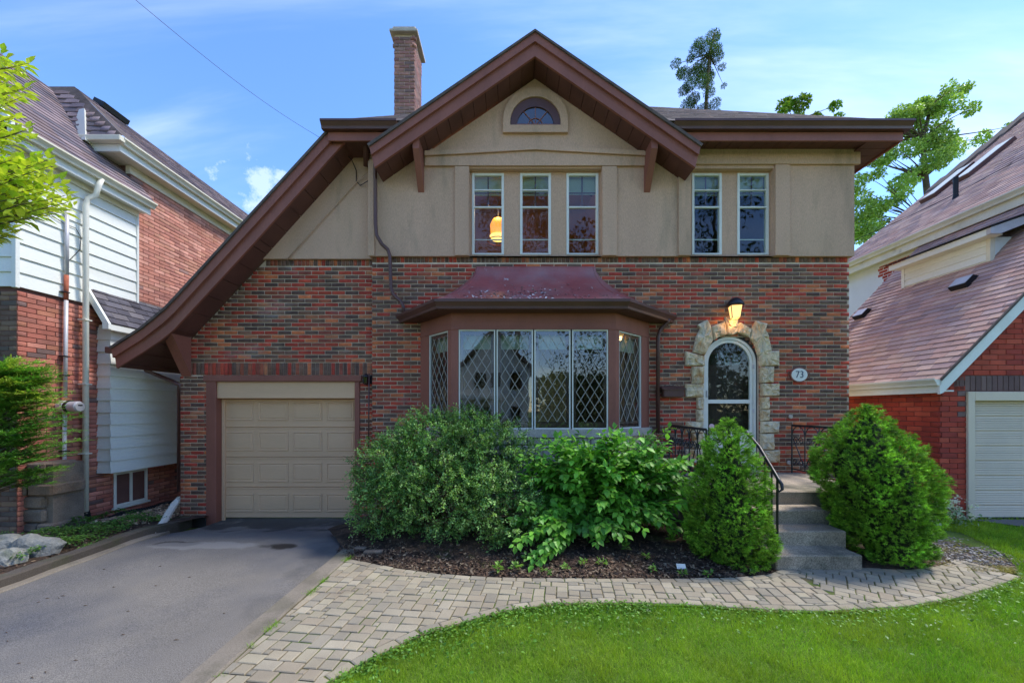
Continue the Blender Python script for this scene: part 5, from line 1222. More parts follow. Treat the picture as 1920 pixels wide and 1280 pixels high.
# ---- dwarf spruces
def spruce(label, axis, radius, z0, z1, ntuft, seed, pal):
    """axis(z)->(x,y), radius(z); lumpy surface of needle tufts"""
    ax0 = axis(z0); t = thing('dwarf_spruce', (ax0[0], ax0[1], z0), label, 'spruce', 'dwarf spruces flanking the front steps')
    m = MB().tube([(*axis(z), z) for z in lsp(z0-.02, z0+(z1-z0)*.9, 8)], [.05*(1-i/9) for i in range(8)], 7).build('trunk', 'bark', t, smooth=True, fix=False)
    r_ = np.random.default_rng(seed)
    zz_ = z0+(z1-z0)*(1-np.sqrt(1-r_.random(ntuft)*.995)) if False else r_.uniform(z0, z1, ntuft*3)
    rr_ = np.array([radius(z) for z in zz_]); keep = r_.random(len(zz_)) < rr_/rr_.max(); zz_, rr_ = zz_[keep][:ntuft], rr_[keep][:ntuft]; n = len(zz_)
    th = r_.uniform(0, 2*math.pi, n)
    # billowing lobes: worley-like bumps
    K = 260; lz = r_.uniform(z0, z1, K*2); lr = np.array([radius(z) for z in lz]); kk = r_.random(K*2) < lr/lr.max()+.1; lz, lr = lz[kk][:K], lr[kk][:K]; lt = r_.uniform(0, 2*math.pi, len(lz))
    lc = np.stack([lr*np.cos(lt), lr*np.sin(lt), lz], 1)
    sp = np.stack([rr_*np.cos(th), rr_*np.sin(th), zz_], 1)
    dd = np.sqrt(((sp[:, None]-lc[None])**2).sum(2)); d1 = dd.min(1); own = dd.argmin(1)
    bump = .085*np.clip(1-(d1/.072)**2, -.6, 1)-.02
    big = np.array([noise.noise((a*4.2, b*4.2, c_*5.0+seed)) for a, b, c_ in sp]); bump = bump+.11*big
    depth = r_.exponential(.022, n); R_ = rr_+bump-depth-.03
    axx = np.array([axis(z) for z in zz_])
    pos = np.stack([axx[:, 0]+R_*np.cos(th), axx[:, 1]+R_*np.sin(th), zz_], 1)
    out_ = np.stack([np.cos(th), np.sin(th), np.full(n, .35)], 1); lobe = sp-lc[own]; out_ = nrm(out_*.8+lobe/.075*.5)
    base = pal_col(pal, n, .18)
    lobec = (1+r_.uniform(-.3, .3, len(lc)))[own][:, None]; base = base*lobec*(1+.35*big[:, None])
    # every tuft: a bottle brush of needles
    nn_ = 18; P_ = np.repeat(pos, nn_, 0); O_ = np.repeat(out_, nn_, 0); tt = np.tile(np.linspace(0, 1, nn_), n)[:, None]
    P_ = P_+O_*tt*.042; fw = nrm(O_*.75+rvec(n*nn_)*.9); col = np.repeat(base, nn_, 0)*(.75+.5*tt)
    V, Fc, Cc = scatter((NEED[0]*np.array([2.0, 1, 1]), NEED[1]), P_, fw, rvec(n*nn_), rng.uniform(.020, .034, n*nn_), col)
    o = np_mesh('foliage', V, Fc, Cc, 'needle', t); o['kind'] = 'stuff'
    # opaque dark body added inside so light does not pass
    v = []; f = []; nz, nt_ = 22, 18
    for i in range(nz):
        z = z0+.03+(z1-z0-.08)*i/(nz-1); ax_ = axis(z); rr0 = max(radius(z)*.9-.13, .012)
        for k in range(nt_): a = 2*math.pi*k/nt_; v.append((ax_[0]+rr0*math.cos(a), ax_[1]+rr0*math.sin(a), z))
    for i in range(nz-1):
        for k in range(nt_): f.append((i*nt_+k, i*nt_+(k+1) % nt_, (i+1)*nt_+(k+1) % nt_, (i+1)*nt_+k))
    MB().add(v, f).build('light_block_core', M['inner'], t, smooth=True)
    return t
M['inner'] = pmat('light_block_core', lin(38, 46, 24), 1, var=.5, vscale=14, fine=.4, fscale=60, bump=.03, bscale=25)
SPAL = [lin(104, 150, 40), lin(122, 168, 48), lin(88, 132, 38), lin(140, 184, 60)]
s1 = F/4.35
def r1(z): return max(.012, interp([(0, .34), (.12, .45), (.35, .47), (.55, .44), (.75, .40), (1.0, .35), (1.2, .27), (1.4, .17), (1.52, .08), (1.6, .015)], z))
spruce('narrower cone shaped dwarf spruce left of the concrete steps', lambda z: (2.43+.01*z, 4.40), lambda z: r1(z)*.90, .02, 1.60, 6800, 3, SPAL)
def r2(z): return max(.012, interp([(0, .36), (.15, .46), (.4, .50), (.6, .55), (.8, .60), (1.0, .62), (1.2, .56), (1.4, .42), (1.6, .22), (1.72, .08), (1.78, .015)], z))
spruce('broader leaning dwarf spruce right of the concrete steps', lambda z: (4.27-.20*sm(.2, 1.3, z)-.02*z, 4.45), lambda z: r2(z)*.84, .02, 1.76, 9500, 5, SPAL)

# ---- small-leaved shrub on the left, large-leaved shrub on the right
t = thing('spirea_shrub', (-.9, 5.2, .02), 'dark small leaved shrub beside the garage door under the bay window', 'shrub')
def blob_pts(blobs, n, shell=.55):
    w_ = np.array([b[3]*b[4]*b[5] for b in blobs])**(2/3); c = rng.choice(len(blobs), n, p=w_/w_.sum()); B_ = np.array(blobs)
    d = rvec(n); r = (rng.random(n)**(1/3))*(1-shell)+shell; r = np.minimum(r, 1)*(1+.10*np.abs(rng.normal(size=n)))
    return B_[c, :3]+d*B_[c, 3:6]*r[:, None], d, c
bl = [(-1.5, 5.25, .75, .48, .42, .62), (-1.0, 5.3, 1.0, .50, .45, .58), (-.5, 5.35, 1.05, .48, .42, .55), (-.15, 5.3, .85, .42, .4, .55), (-1.65, 5.15, .45, .40, .36, .40), (-.9, 4.95, .6, .5, .4, .45), (-.2, 4.85, .50, .45, .38, .40),
      (-1.2, 5.4, 1.3, .32, .3, .34), (-.6, 5.45, 1.28, .30, .26, .30), (.05, 4.75, .28, .32, .28, .26), (-1.35, 5.0, .9, .36, .3, .34), (-1.85, 5.3, .9, .25, .25, .32)]
segs = []; 
for k in range(150):
    b = bl[rnd.randrange(len(bl))]; e = Vector((b[0], b[1], b[2]))+Vector((rnd.gauss(0, 1), rnd.gauss(0, 1), rnd.gauss(0, 1))).normalized()*rnd.uniform(.3, .62)*b[3]*1.8
    s = Vector((-.9+rnd.uniform(-.5, .5), 5.3+rnd.uniform(-.15, .15), .05)); e.z = max(e.z, .25)
    segs.append((curve(s, e, (0, 0, .25*rnd.random()), 6), [.008*(1-i/7) for i in range(6)]))
limbs('stems', segs, 'stem', t)
n = 3400; pos, d, c = blob_pts(bl, n, .55); k = pos[:, 2] > .1; pos, d = pos[k], d[k]; n = len(pos)      # twigs carrying leaf rows
tw = nrm(d*.8+np.array([0, 0, .5])+rvec(n)*.7); L_ = rng.uniform(.10, .26, n); nl_ = 26
clump = (1+.35*np.array([noise.noise((p[0]*3.1, p[1]*3.1, p[2]*3.1)) for p in pos]))[:, None]
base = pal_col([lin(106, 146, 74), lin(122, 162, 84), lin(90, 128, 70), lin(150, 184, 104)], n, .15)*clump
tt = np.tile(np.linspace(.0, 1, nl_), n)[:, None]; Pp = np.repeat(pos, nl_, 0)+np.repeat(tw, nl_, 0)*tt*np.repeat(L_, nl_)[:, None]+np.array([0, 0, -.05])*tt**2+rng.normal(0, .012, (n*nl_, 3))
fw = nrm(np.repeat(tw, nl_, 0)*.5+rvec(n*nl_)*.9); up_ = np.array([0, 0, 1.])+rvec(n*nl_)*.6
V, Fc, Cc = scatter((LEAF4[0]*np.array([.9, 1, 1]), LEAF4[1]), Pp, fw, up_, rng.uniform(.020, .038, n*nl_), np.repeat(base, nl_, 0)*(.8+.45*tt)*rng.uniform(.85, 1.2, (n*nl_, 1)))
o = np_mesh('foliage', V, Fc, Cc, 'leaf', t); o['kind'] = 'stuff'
segs = [([tuple(p), tuple(p+a*l)], [.003, .0015]) for p, a, l in list(zip(pos, tw, L_))[::3]]
limbs('twigs', segs, 'stem', t)['kind'] = 'stuff'

def big_leaves(t, P_, Fw, Up, S_, col, singles, mat='leaf', tm=LEAF8, name='leaf'):
    """largest leaves in view are parts, the rest one stuff part"""
    n = len(P_); sc_ = []
    for i in range(n):
        px, py = proj(P_[i]); sc_.append(S_[i]/max(P_[i][1], .5) if (0 < px < 1920 and 0 < py < 1280 and P_[i][1] > .5) else -1)
    order = np.argsort(-np.array(sc_)-rng.uniform(0, .000, n)); front = P_[:, 1]-.0
    sel = order[:singles]; mask = np.zeros(n, bool); mask[sel] = True; mask &= np.array(sc_) > 0
    pw = np.array(WP[t.name]); meshes = []
    for q in range(8):
        me = bpy.data.meshes.new(name); vv = tm[0].copy(); vv[:, 2] *= rnd.uniform(.5, 1.5); vv[:, 0] *= rnd.uniform(.88, 1.1); me.from_pydata(vv.tolist(), [], tm[1].tolist()); me.materials.append(M[mat]); me.update()
        ca = me.color_attributes.new('Col', 'FLOAT_COLOR', 'POINT'); cc = np.ones((len(vv), 4), np.float32); cc[:, :3] = col[order[q*7 % n]]; ca.data.foreach_set('color', cc.ravel()); meshes.append(me)
    for i in np.nonzero(mask)[0]:
        f = Vector(Fw[i]).normalized(); s = f.cross(Vector(Up[i])).normalized(); u = s.cross(f)
        o = bpy.data.objects.new(name, meshes[rnd.randrange(8)]); C.objects.link(o); o.parent = t
        mt = Matrix.Identity(4); mt.col[0][:3] = s*S_[i]; mt.col[1][:3] = f*S_[i]; mt.col[2][:3] = u*S_[i]; mt.col[3][:3] = Vector(P_[i]-pw); o.matrix_basis = mt
    r_ = ~mask
    V, Fc, Cc = scatter(tm, P_[r_], Fw[r_], Up[r_], S_[r_], col[r_]); o = np_mesh('foliage', V, Fc, Cc, mat, t); o['kind'] = 'stuff'
def leafy_shoots(starts, ends, bends, nl_, size, pal, droop=.35, up0=1.0, tipgain=.35, spread=1.0):
    P_, Fw, Up, S_, Cc, segs = [], [], [], [], [], []
    for s, e, b in zip(starts, ends, bends):
        pts = curve(s, e, b, 9); segs.append((pts, [.007*(1-i/10) for i in range(9)])); base = np.array(pal[rnd.randrange(len(pal))])*rnd.uniform(.82, 1.2)
        for k in range(nl_):
            t_ = .38+.62*(k//2+.5)/(nl_/2); i = min(int(t_*8), 7); q = pts[i]+(pts[i+1]-pts[i])*(t_*8-i); tg = (pts[min(i+1, 8)]-pts[i]).normalized()
            sd = tg.cross(Vector((0, 0, 1))); sd = sd.normalized() if sd.length > .1 else Vector((1, 0, 0)); a = (k//2)*1.57+rnd.uniform(-.5, .5); sd2 = sd*math.cos(a)*1+tg.cross(sd)*math.sin(a)*.6; 
            if k % 2: sd2 = -sd2
            f = (sd2*spread+tg*.75+Vector((rnd.uniform(-.3, .3), rnd.uniform(-.3, .3), -droop+rnd.uniform(-.25, .25)))).normalized()
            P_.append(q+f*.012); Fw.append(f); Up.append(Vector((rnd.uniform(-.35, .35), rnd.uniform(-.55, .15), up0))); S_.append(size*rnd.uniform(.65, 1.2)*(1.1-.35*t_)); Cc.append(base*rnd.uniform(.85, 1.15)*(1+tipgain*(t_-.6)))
    return np.array(P_), np.array(Fw), np.array(Up), np.array(S_), np.array(Cc), segs
t = thing('large_leaved_shrub', (1.2, 5.1, .02), 'bright green shrub with large leaves between the small leaved shrub and the spruce', 'shrub')
St, En, Be = [], [], []
for k in range(380):
    th = rnd.uniform(0, 2*math.pi); r = math.sqrt(rnd.random()); z = rnd.triangular(.12, 1.5, .95)
    rad = interp([(.1, .9), (.6, 1.1), (1.0, 1.18), (1.3, 1.0), (1.5, .7)], z)
    e = Vector((1.22+r*rad*1.05*math.cos(th), 5.12+r*.62*math.sin(th)-(.22 if z < .6 else 0), z+rnd.uniform(-.08, .08))); s = Vector((1.2+rnd.uniform(-.35, .35), 5.2+rnd.uniform(-.15, .15), .04))
    St.append(s); En.append(e); Be.append(Vector((0, 0, .30+.2*rnd.random())))
for (x, y, z) in ((.18, 4.15, .12), (.30, 4.12, .22), (.12, 4.2, .34), (.35, 4.25, .42), (-.0, 4.3, .2), (.5, 4.35, .3), (.25, 4.3, .5), (.1, 4.5, .6), (.45, 4.5, .55), (.7, 4.5, .3), (.2, 4.1, .05), (.4, 4.2, .15), (.9, 4.5, .3), (1.3, 4.55, .3), (.0, 4.6, .4)):       # low branch reaching over the path
    St.append(Vector((.9, 4.9, .1))); En.append(Vector((x, y, z))); Be.append(Vector((0, 0, .25)))
A = leafy_shoots(St, En, Be, 24, .135, [lin(112, 170, 58), lin(96, 154, 54), lin(132, 190, 70), lin(84, 136, 50), lin(108, 164, 54)])
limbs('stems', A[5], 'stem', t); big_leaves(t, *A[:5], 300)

# ---- little seedlings at the bed edge
SEED = [(937, 1073, .10), (965, 1072, .09), (990, 1060, .14), (1022, 1076, .05), (1060, 1068, .05), (1095, 1060, .07), (1128, 1062, .06), (1175, 1042, .13), (1225, 1072, .06), (1278, 1078, .06), (1205, 1050, .05), (1405, 1077, .05), (1330, 1078, .04), (1258, 1030, .12), (1150, 1030, .09)]
ORD = 'first second third fourth fifth sixth seventh eighth ninth tenth eleventh twelfth thirteenth fourteenth fifteenth sixteenth seventeenth eighteenth nineteenth twentieth'.split()
SL_ = ['leafy seedling leftmost at the edge of the bed', 'second seedling from the left at the bed edge', 'tall seedling under the low branch of the large leaved shrub']
for k, (px, py, h) in enumerate(SEED):
    x, y = G(px, py, .02); z = zbed(x, max(y, hi(x)+.01)); y = max(y, hi(x)+.02)
    St = [Vector((x, y, z))]*3; En = [Vector((x+rnd.uniform(-.05, .05), y+rnd.uniform(-.04, .04), z+h*rnd.uniform(.7, 1))) for _ in range(3)]
    A = leafy_shoots(St, En, [Vector((0, 0, .01))]*3, 7, .045 if h < .09 else .065, [lin(120, 160, 56, .8), lin(104, 150, 60, .8)])
    V, Fc, Cc = scatter(LEAF8, *A[:3], A[3], A[4])
    tag(np_mesh('seedling', V, Fc, Cc, 'leaf'), 'small pale green seedling in the mulch bed, '+ORD[sorted(range(len(SEED)), key=lambda q: SEED[q][0]).index(k)]+' from the left', 'seedling', 'seedlings at the edge of the mulch bed')

# ---- mulch chips, leaf litter
n = 9000; x = rng.uniform(-2.1, 2.95, n); hx = np.array([hi(a) for a in x]); y = hx+rng.exponential(.35, n)+.01; k = y < 6.2; x, y = x[k], y[k]; n = len(x)
z = np.array([zbed(a, b) for a, b in zip(x, y)])+.006; pos = np.stack([x, y, z], 1)
CH = (np.array([[-.2, 0, 0], [.2, 0, .1], [.22, 1, .12], [-.18, 1, 0]]), np.array([[0, 1, 2], [0, 2, 3]]))
V, Fc, Cc = scatter(CH, pos, nrm(rvec(n)*np.array([1, 1, .3])), np.array([0, 0, 1.])+rvec(n)*.5, rng.uniform(.012, .045, n), pal_col([lin(84, 64, 50), lin(66, 50, 40), lin(108, 86, 68), lin(52, 42, 36), lin(126, 110, 90)], n, .25))
tag(np_mesh('mulch', V, Fc, Cc, 'mulch'), 'brown bark mulch and leaf litter on the planting bed', 'mulch', kind='stuff')
n = 2500; x = rng.uniform(-7.0, -5.12, n); y = rng.uniform(3.3, 6.0, n); pos = np.stack([x, y, np.array([zstrip(a, b) for a, b in zip(x, y)])+.006], 1)
V, Fc, Cc = scatter(CH, pos, nrm(rvec(n)*np.array([1, 1, .3])), np.array([0, 0, 1.])+rvec(n)*.5, rng.uniform(.012, .04, n), pal_col([lin(110, 86, 66), lin(84, 64, 50), lin(140, 118, 96), lin(66, 54, 46)], n, .25))
tag(np_mesh('mulch', V, Fc, Cc, 'mulch'), 'leaf litter in the bed behind the left kerb', 'mulch', kind='stuff')

# ---- pebbles: gravel by the side wall and in the patch
def pebbles(nm, label, n, xy, size, pal, zf, flat=.6):
    t_ = (1+5**.5)/2; iv_ = np.array([(-1, t_, 0), (1, t_, 0), (-1, -t_, 0), (1, -t_, 0), (0, -1, t_), (0, 1, t_), (0, -1, -t_), (0, 1, -t_), (t_, 0, -1), (t_, 0, 1), (-t_, 0, -1), (-t_, 0, 1)])/1.9
    if_ = np.array([(0, 11, 5), (0, 5, 1), (0, 1, 7), (0, 7, 10), (0, 10, 11), (1, 5, 9), (5, 11, 4), (11, 10, 2), (10, 7, 6), (7, 1, 8), (3, 9, 4), (3, 4, 2), (3, 2, 6), (3, 6, 8), (3, 8, 9), (4, 9, 5), (2, 4, 11), (6, 2, 10), (8, 6, 7), (9, 8, 1)])
    x, y = xy(n); z = np.array([zf(a, b) for a, b in zip(x, y)]); s = rng.uniform(*size, n)
    V = iv_[None]*(1+rng.uniform(-.2, .2, (n, 12, 1)))*s[:, None, None]*np.stack([np.ones(n), rng.uniform(.6, 1, n), np.full(n, flat)], 1)[:, None]
    a = rng.uniform(0, 6.28, n); ca, sa = np.cos(a)[:, None], np.sin(a)[:, None]; X = V[..., 0]*ca-V[..., 1]*sa; Y = V[..., 0]*sa+V[..., 1]*ca
    V = np.stack([X+x[:, None], Y+y[:, None], V[..., 2]+(z+s*.3)[:, None]], 2)
    o = np_mesh(nm, V.reshape(-1, 3), (if_[None]+(np.arange(n)*12)[:, None, None]).reshape(-1, 3), np.repeat(pal_col(pal, n, .2), 12, 0), 'mulch', None, smooth=True); return tag(o, label, 'gravel', kind='stuff')
pebbles('gravel', 'tan river pebbles beside the basement window', 900, lambda n: (rng.uniform(-6.6, -5.62, n), rng.uniform(5.9, 7.4, n)), (.012, .042), [lin(190, 160, 128), lin(160, 132, 106), lin(206, 180, 150), lin(128, 108, 92)], zstrip)
pebbles('gravel', 'grey gravel patch right of the broader spruce', 2600, lambda n: (rng.uniform(4.7, 5.95, n), rng.uniform(4.25, 5.5, n)), (.006, .020), [lin(150, 142, 134), lin(120, 112, 104), lin(180, 170, 158), lin(96, 88, 80)], zpatch)
# moss flakes over the patch
n = 5000; x = rng.uniform(4.5, 5.7, n); y = rng.uniform(4.05, 5.4, n); k = np.array([noise.noise((a*3, b*5, 4)) > .02 for a, b in zip(x, y)]); x, y = x[k], y[k]; n = len(x)
V, Fc, Cc = scatter(LEAF4, np.stack([x, y, np.full(n, .018)], 1), nrm(rvec(n)*np.array([1, 1, .2])), np.array([0, 0, 1.])+rvec(n)*.3, rng.uniform(.01, .022, n), pal_col([lin(128, 116, 44), lin(108, 110, 40), lin(140, 120, 60)], n))
tag(np_mesh('moss', V, Fc, Cc, 'leaf'), 'yellow green moss on the paving right of the broader spruce', 'moss', kind='stuff')
# ground cover on the left
n = 8500; x = rng.uniform(-6.75, -5.15, n); y = rng.uniform(4.3, 6.5, n); k = np.array([noise.noise((a*2, b*2, 6)) > -.12 and (b > 4.55 or a > -5.9) and b+.8*(a+5.2) < 6.0 for a, b in zip(x, y)]); x, y = x[k], y[k]; n = len(x)
pos = np.stack([x, y, np.array([zstrip(a, b)+.10*max(0, noise.noise((a*3, b*3, 6))+.3) for a, b in zip(x, y)])+rng.uniform(0, .06, n)], 1)
V, Fc, Cc = scatter(LEAF8, pos, nrm(rvec(n)*np.array([1, 1, .3])), np.array([0, -.2, 1.])+rvec(n)*.5, rng.uniform(.022, .045, n), pal_col([lin(92, 136, 52, .75), lin(76, 116, 44, .75), lin(112, 156, 62, .75)], n))
tag(np_mesh('ground_cover', V, Fc, Cc, 'leaf'), 'leafy green ground cover at the foot of the neighbour wall', 'ground cover', kind='stuff')
# white-flowered plant by the neighbour garage
n = 900; pos = np.stack([rng.normal(6.25, .22, n), rng.normal(5.75, .12, n), rng.uniform(0, .26, n)], 1)
V1 = scatter(LEAF8, pos, nrm(rvec(n)+np.array([0, 0, .3])), np.array([0, -.3, 1.])+rvec(n)*.6, rng.uniform(.03, .06, n), pal_col([lin(130, 152, 100), lin(178, 190, 160), lin(96, 130, 70)], n))
n = 60; c_ = np.stack([rng.normal(6.3, .2, n), rng.normal(5.72, .10, n), rng.uniform(.16, .42, n)], 1); c_ = np.repeat(c_, 8, 0); n = len(c_)
V2 = scatter(LEAF8, c_+rng.normal(0, .012, (n, 3)), nrm(rvec(n)), rvec(n), rng.uniform(.02, .04, n), pal_col([lin(236, 234, 222)], n, .05))
tag(np_mesh('flowering_plant', *merge([V1, V2]), 'leaf'), 'white flowering plant at the corner of the neighbour garage', 'flowers')

# ---- feathery shrub, lower left
t = thing('feathery_conifer', (-6.6, 4.9, -.1), 'feathery bright green cypress shrub against the left neighbour brick corner', 'shrub')
segs = [(curve((-6.6, 4.95, -.1), (-6.6+rnd.uniform(-.1, .1), 4.9, 1.6), (.05, 0, 0)), [.03, .028, .024, .02, .015, .01])]; Vs = []
for k in range(380):
    z = rnd.uniform(.75, 2.25) if rnd.random() < .8 else rnd.uniform(1.7, 2.3); reach = interp([(.5, .7), (.9, .85), (1.2, 1.12), (1.8, 1.05), (2.3, .7)], z)*rnd.uniform(.35, 1); a = rnd.uniform(-2.4, 1.0)
    s = Vector((-6.6, 4.9, z-.2)); e = s+Vector((reach*math.cos(a), reach*.4*math.sin(a), .18+rnd.uniform(-.05, .12))); pts = curve(s, e, (0, 0, .06), 6); segs.append((pts, [.007*(1-i/7) for i in range(6)]))
    nf = 34; ts = rng.uniform(.35, 1, nf); p = np.array([np.array(pts[min(int(q*5), 4)])*(1-(q*5-min(int(q*5), 4)))+np.array(pts[min(int(q*5), 4)+1])*(q*5-min(int(q*5), 4)) for q in ts])
    dv = np.array((e-s).normalized()); sd = np.cross(dv, [0, 0, 1.]); sg = rng.choice([-1, 1], nf)[:, None]
    fw = nrm(dv*.9+sd*sg*.8+rng.normal(0, .18, (nf, 3))); ln = rng.uniform(.05, .13, nf)
    # each frond: chain of scale leaflets
    m_ = 9; q = np.tile(np.linspace(0, 1, m_), nf)[:, None]; P_ = np.repeat(p, m_, 0)+np.repeat(fw, m_, 0)*q*np.repeat(ln, m_)[:, None]; 
    f2 = nrm(np.repeat(fw, m_, 0)+rng.normal(0, .5, (nf*m_, 3))*np.array([1, 1, .3]))
    cc = np.array(rnd.choice([lin(124, 176, 70), lin(104, 156, 62), lin(146, 192, 84), lin(172, 190, 80) if z > 1.7 else lin(112, 166, 66)]))*np.ones((nf*m_, 3))*rng.uniform(.8, 1.2, (nf*m_, 1))
    Vs.append(scatter((LEAF4[0]*np.array([.5, 1, .5]), LEAF4[1]), P_, f2, np.array([0, 0, 1.])+rvec(nf*m_)*.3, rng.uniform(.022, .04, nf*m_), cc))
limbs('branches', segs, 'stem', t); o = np_mesh('foliage', *merge(Vs), 'leaf', t); o['kind'] = 'stuff'

# ---- magnolia-like branches at the top left
t = thing('foreground_tree', (-6.9, 3.2, -.05), 'yellow green leafy tree reaching into the upper left from beside the driveway', 'tree')
segs = [(curve((-6.9, 3.2, -.1), (-6.5, 3.4, 5.4), (-.2, 0, 0), 8), [.12, .11, .10, .09, .075, .06, .045, .03])]
St, En, Be = [], [], []
TIPS = [(10, 105), (55, 130), (52, 170), (20, 190), (28, 225), (4, 140), (5, 250), (62, 255), (30, 300), (10, 330), (75, 320), (100, 310), (112, 345), (138, 385), (80, 360), (110, 385), (40, 350), (50, 400), (15, 400), (30, 440), (5, 370), (85, 300), (12, 280), (125, 372), (60, 335), (20, 160), (-20, 420), (-30, 300), (-30, 180), (45, 378), (4, 430), (95, 345)]
for (px, py) in TIPS:
    for q in range(4):
        Y = rnd.uniform(3.3, 3.9); e = Vector(P(px+rnd.uniform(-14, 2), py+rnd.uniform(-12, 12), Y)); s = Vector((-6.3+.6*rnd.random(), 3.4, e.z-.35+rnd.uniform(-.2, .1))); s = s*.45+e*.55+Vector((0, 0, -.04)); St.append(s); En.append(e); Be.append(Vector((0, 0, -.04)))
A = leafy_shoots(St, En, Be, 15, .125, [lin(204, 212, 76), lin(188, 204, 68), lin(160, 188, 62), lin(222, 224, 92)], droop=.15, spread=.85)
for s in St: segs.append((curve((-6.55, 3.4, s.z-.3), s, (0, 0, .05)), [.016, .014, .011, .009, .007, .006]))
limbs('branches', segs+A[5], 'bark', t); big_leaves(t, *A[:5], 280, tm=(LEAF8[0]*np.array([.8, 1, 1]), LEAF8[1]))

# ---- trees behind the houses
def tree(name, label, base, trunk, clumps, nleaf, size, pal, mat='leaf', tm=LEAF4, cat='tree', group=None, needle=False, trunk_r=.2):
    t = thing(name, base, label, cat, group); segs = [([Vector(p) for p in trunk], [trunk_r*(1-.75*i/(len(trunk)-1)) for i in range(len(trunk))])]
    for c in clumps:
        k = min(range(len(trunk)), key=lambda i: abs(trunk[i][2]-(c[2]-.25*abs(c[0]-trunk[0][0])-c[5]*.3))); s = Vector(trunk[k]); segs.append((curve(s, c[:3], (rnd.uniform(-.3, .3), 0, rnd.uniform(-.5, .25)), 6), [trunk_r*.2, trunk_r*.17, trunk_r*.13, trunk_r*.09, trunk_r*.06, trunk_r*.03]))
    limbs('trunk', segs, 'bark', t)
    pos, d, c = blob_pts(clumps, nleaf, .15); n = nleaf
    fw = nrm(d*.6+rvec(n)); up_ = np.array([0, 0, 1.])+rvec(n)*.7; sh = (1+rng.uniform(-.25, .25, len(clumps)))[c][:, None]
    V, Fc, Cc = scatter(tm, pos, fw, up_, rng.uniform(size*.6, size*1.3, n), pal_col(pal, n, .2)*sh)
    o = np_mesh('crown', V, Fc, Cc, mat, t); o['kind'] = 'stuff'; return t
def cl(pts, Y, depth=1.0, k=1.0):
    o = []
    for (px, py, r) in pts: x, _, z = P(px, py, Y+rnd.uniform(-depth, depth)*.5); rr = r*Y/F*k; o.append((x, Y+rnd.uniform(-depth, depth), z, rr, rr, rr*.75))
    return o
Yc = 24
con = [(1337, 68, 13), (1345, 88, 12), (1310, 82, 10), (1322, 100, 15), (1340, 112, 12), (1300, 105, 12), (1315, 125, 15), (1290, 120, 7), (1262, 130, 9), (1280, 142, 12), (1300, 145, 14), (1330, 130, 14), (1338, 132, 9), (1355, 124, 7), (1268, 155, 9), (1290, 165, 12), (1312, 160, 13), (1330, 155, 10), (1363, 152, 5), (1278, 178, 10), (1300, 185, 12), (1325, 182, 10), (1340, 195, 10), (1290, 200, 14), (1320, 205, 14), (1350, 203, 6), (1300, 230, 20), (1330, 235, 18), (1348, 62, 7), (1352, 75, 5)]
xt = P(1318, 200, Yc)[0]
tree('spruce_tree', 'tall dark conifer rising behind the main roof right of the gable', (xt, Yc, 0), [(xt, Yc, 0), (xt, Yc, 8), (xt, Yc, 14), (xt+.1, Yc, 19), P(1330, 100, Yc), P(1340, 62, Yc)], cl(con, Yc, .5, .95), 24000, .085, [lin(72, 98, 50), lin(56, 80, 42), lin(92, 118, 60)], tm=(LEAF4[0]*np.array([.6, 1, 1]), LEAF4[1]))
Yd = 17
dec = [(1745, 190, 16), (1790, 178, 14), (1805, 172, 7), (1770, 185, 8), (1722, 205, 14), (1690, 215, 18), (1740, 225, 18), (1770, 240, 18), (1715, 245, 20), (1680, 240, 14), (1795, 262, 16), (1740, 275, 22), (1700, 285, 16), (1668, 290, 14), (1770, 290, 18), (1720, 320, 18), (1690, 345, 18), (1660, 300, 8), (1745, 310, 16), (1640, 300, 10), (1615, 335, 18), (1622, 365, 14), (1612, 395, 22), (1640, 390, 16), (1665, 385, 14), (1610, 430, 22), (1640, 425, 18), (1672, 405, 12), (1605, 460, 16), (1782, 205, 10), (1775, 180, 9), (1762, 200, 12), (1790, 225, 10), (1850, 255, 12), (1870, 250, 7)]
for _ in range(46):
    a = rnd.choice(dec); b = min((q for q in dec if q is not a and q != a), key=lambda q: (q[0]-a[0])**2+(q[1]-a[1])**2+rnd.uniform(0, 900)); k = rnd.uniform(.3, .7)
    dec.append((a[0]+(b[0]-a[0])*k+rnd.uniform(-7, 7), a[1]+(b[1]-a[1])*k+rnd.uniform(-7, 7), rnd.uniform(5, 10)))
xt = P(1740, 300, Yd)[0]
tree('maple_tree', 'light green deciduous tree between the main house and the right neighbour roof', (xt, Yd, 0), [(xt+1, Yd, 0), (xt+.8, Yd, 4), P(1745, 420, Yd), P(1735, 330, Yd), P(1730, 260, Yd), P(1745, 200, Yd)], cl(dec, Yd, .8, 1.12), 22000, .115, [lin(158, 186, 96), lin(134, 166, 80), lin(178, 200, 112)], tm=LEAF8)
xt = P(1490, 200, 20)[0]
tree('maple_tree', 'light green treetop peeking over the middle of the right roof', (xt, 20, 0), [(xt, 20, 0), (xt, 20, 6), (xt, 20, 12), (xt, 20, 16.5)], cl([(1478, 192, 12), (1492, 204, 14), (1505, 210, 10), (1472, 205, 8), (1550, 214, 8), (1575, 217, 7), (1530, 222, 9)], 20, .4), 1600, .15, [lin(150, 176, 64, .8), lin(104, 150, 52, .8)], tm=LEAF8)
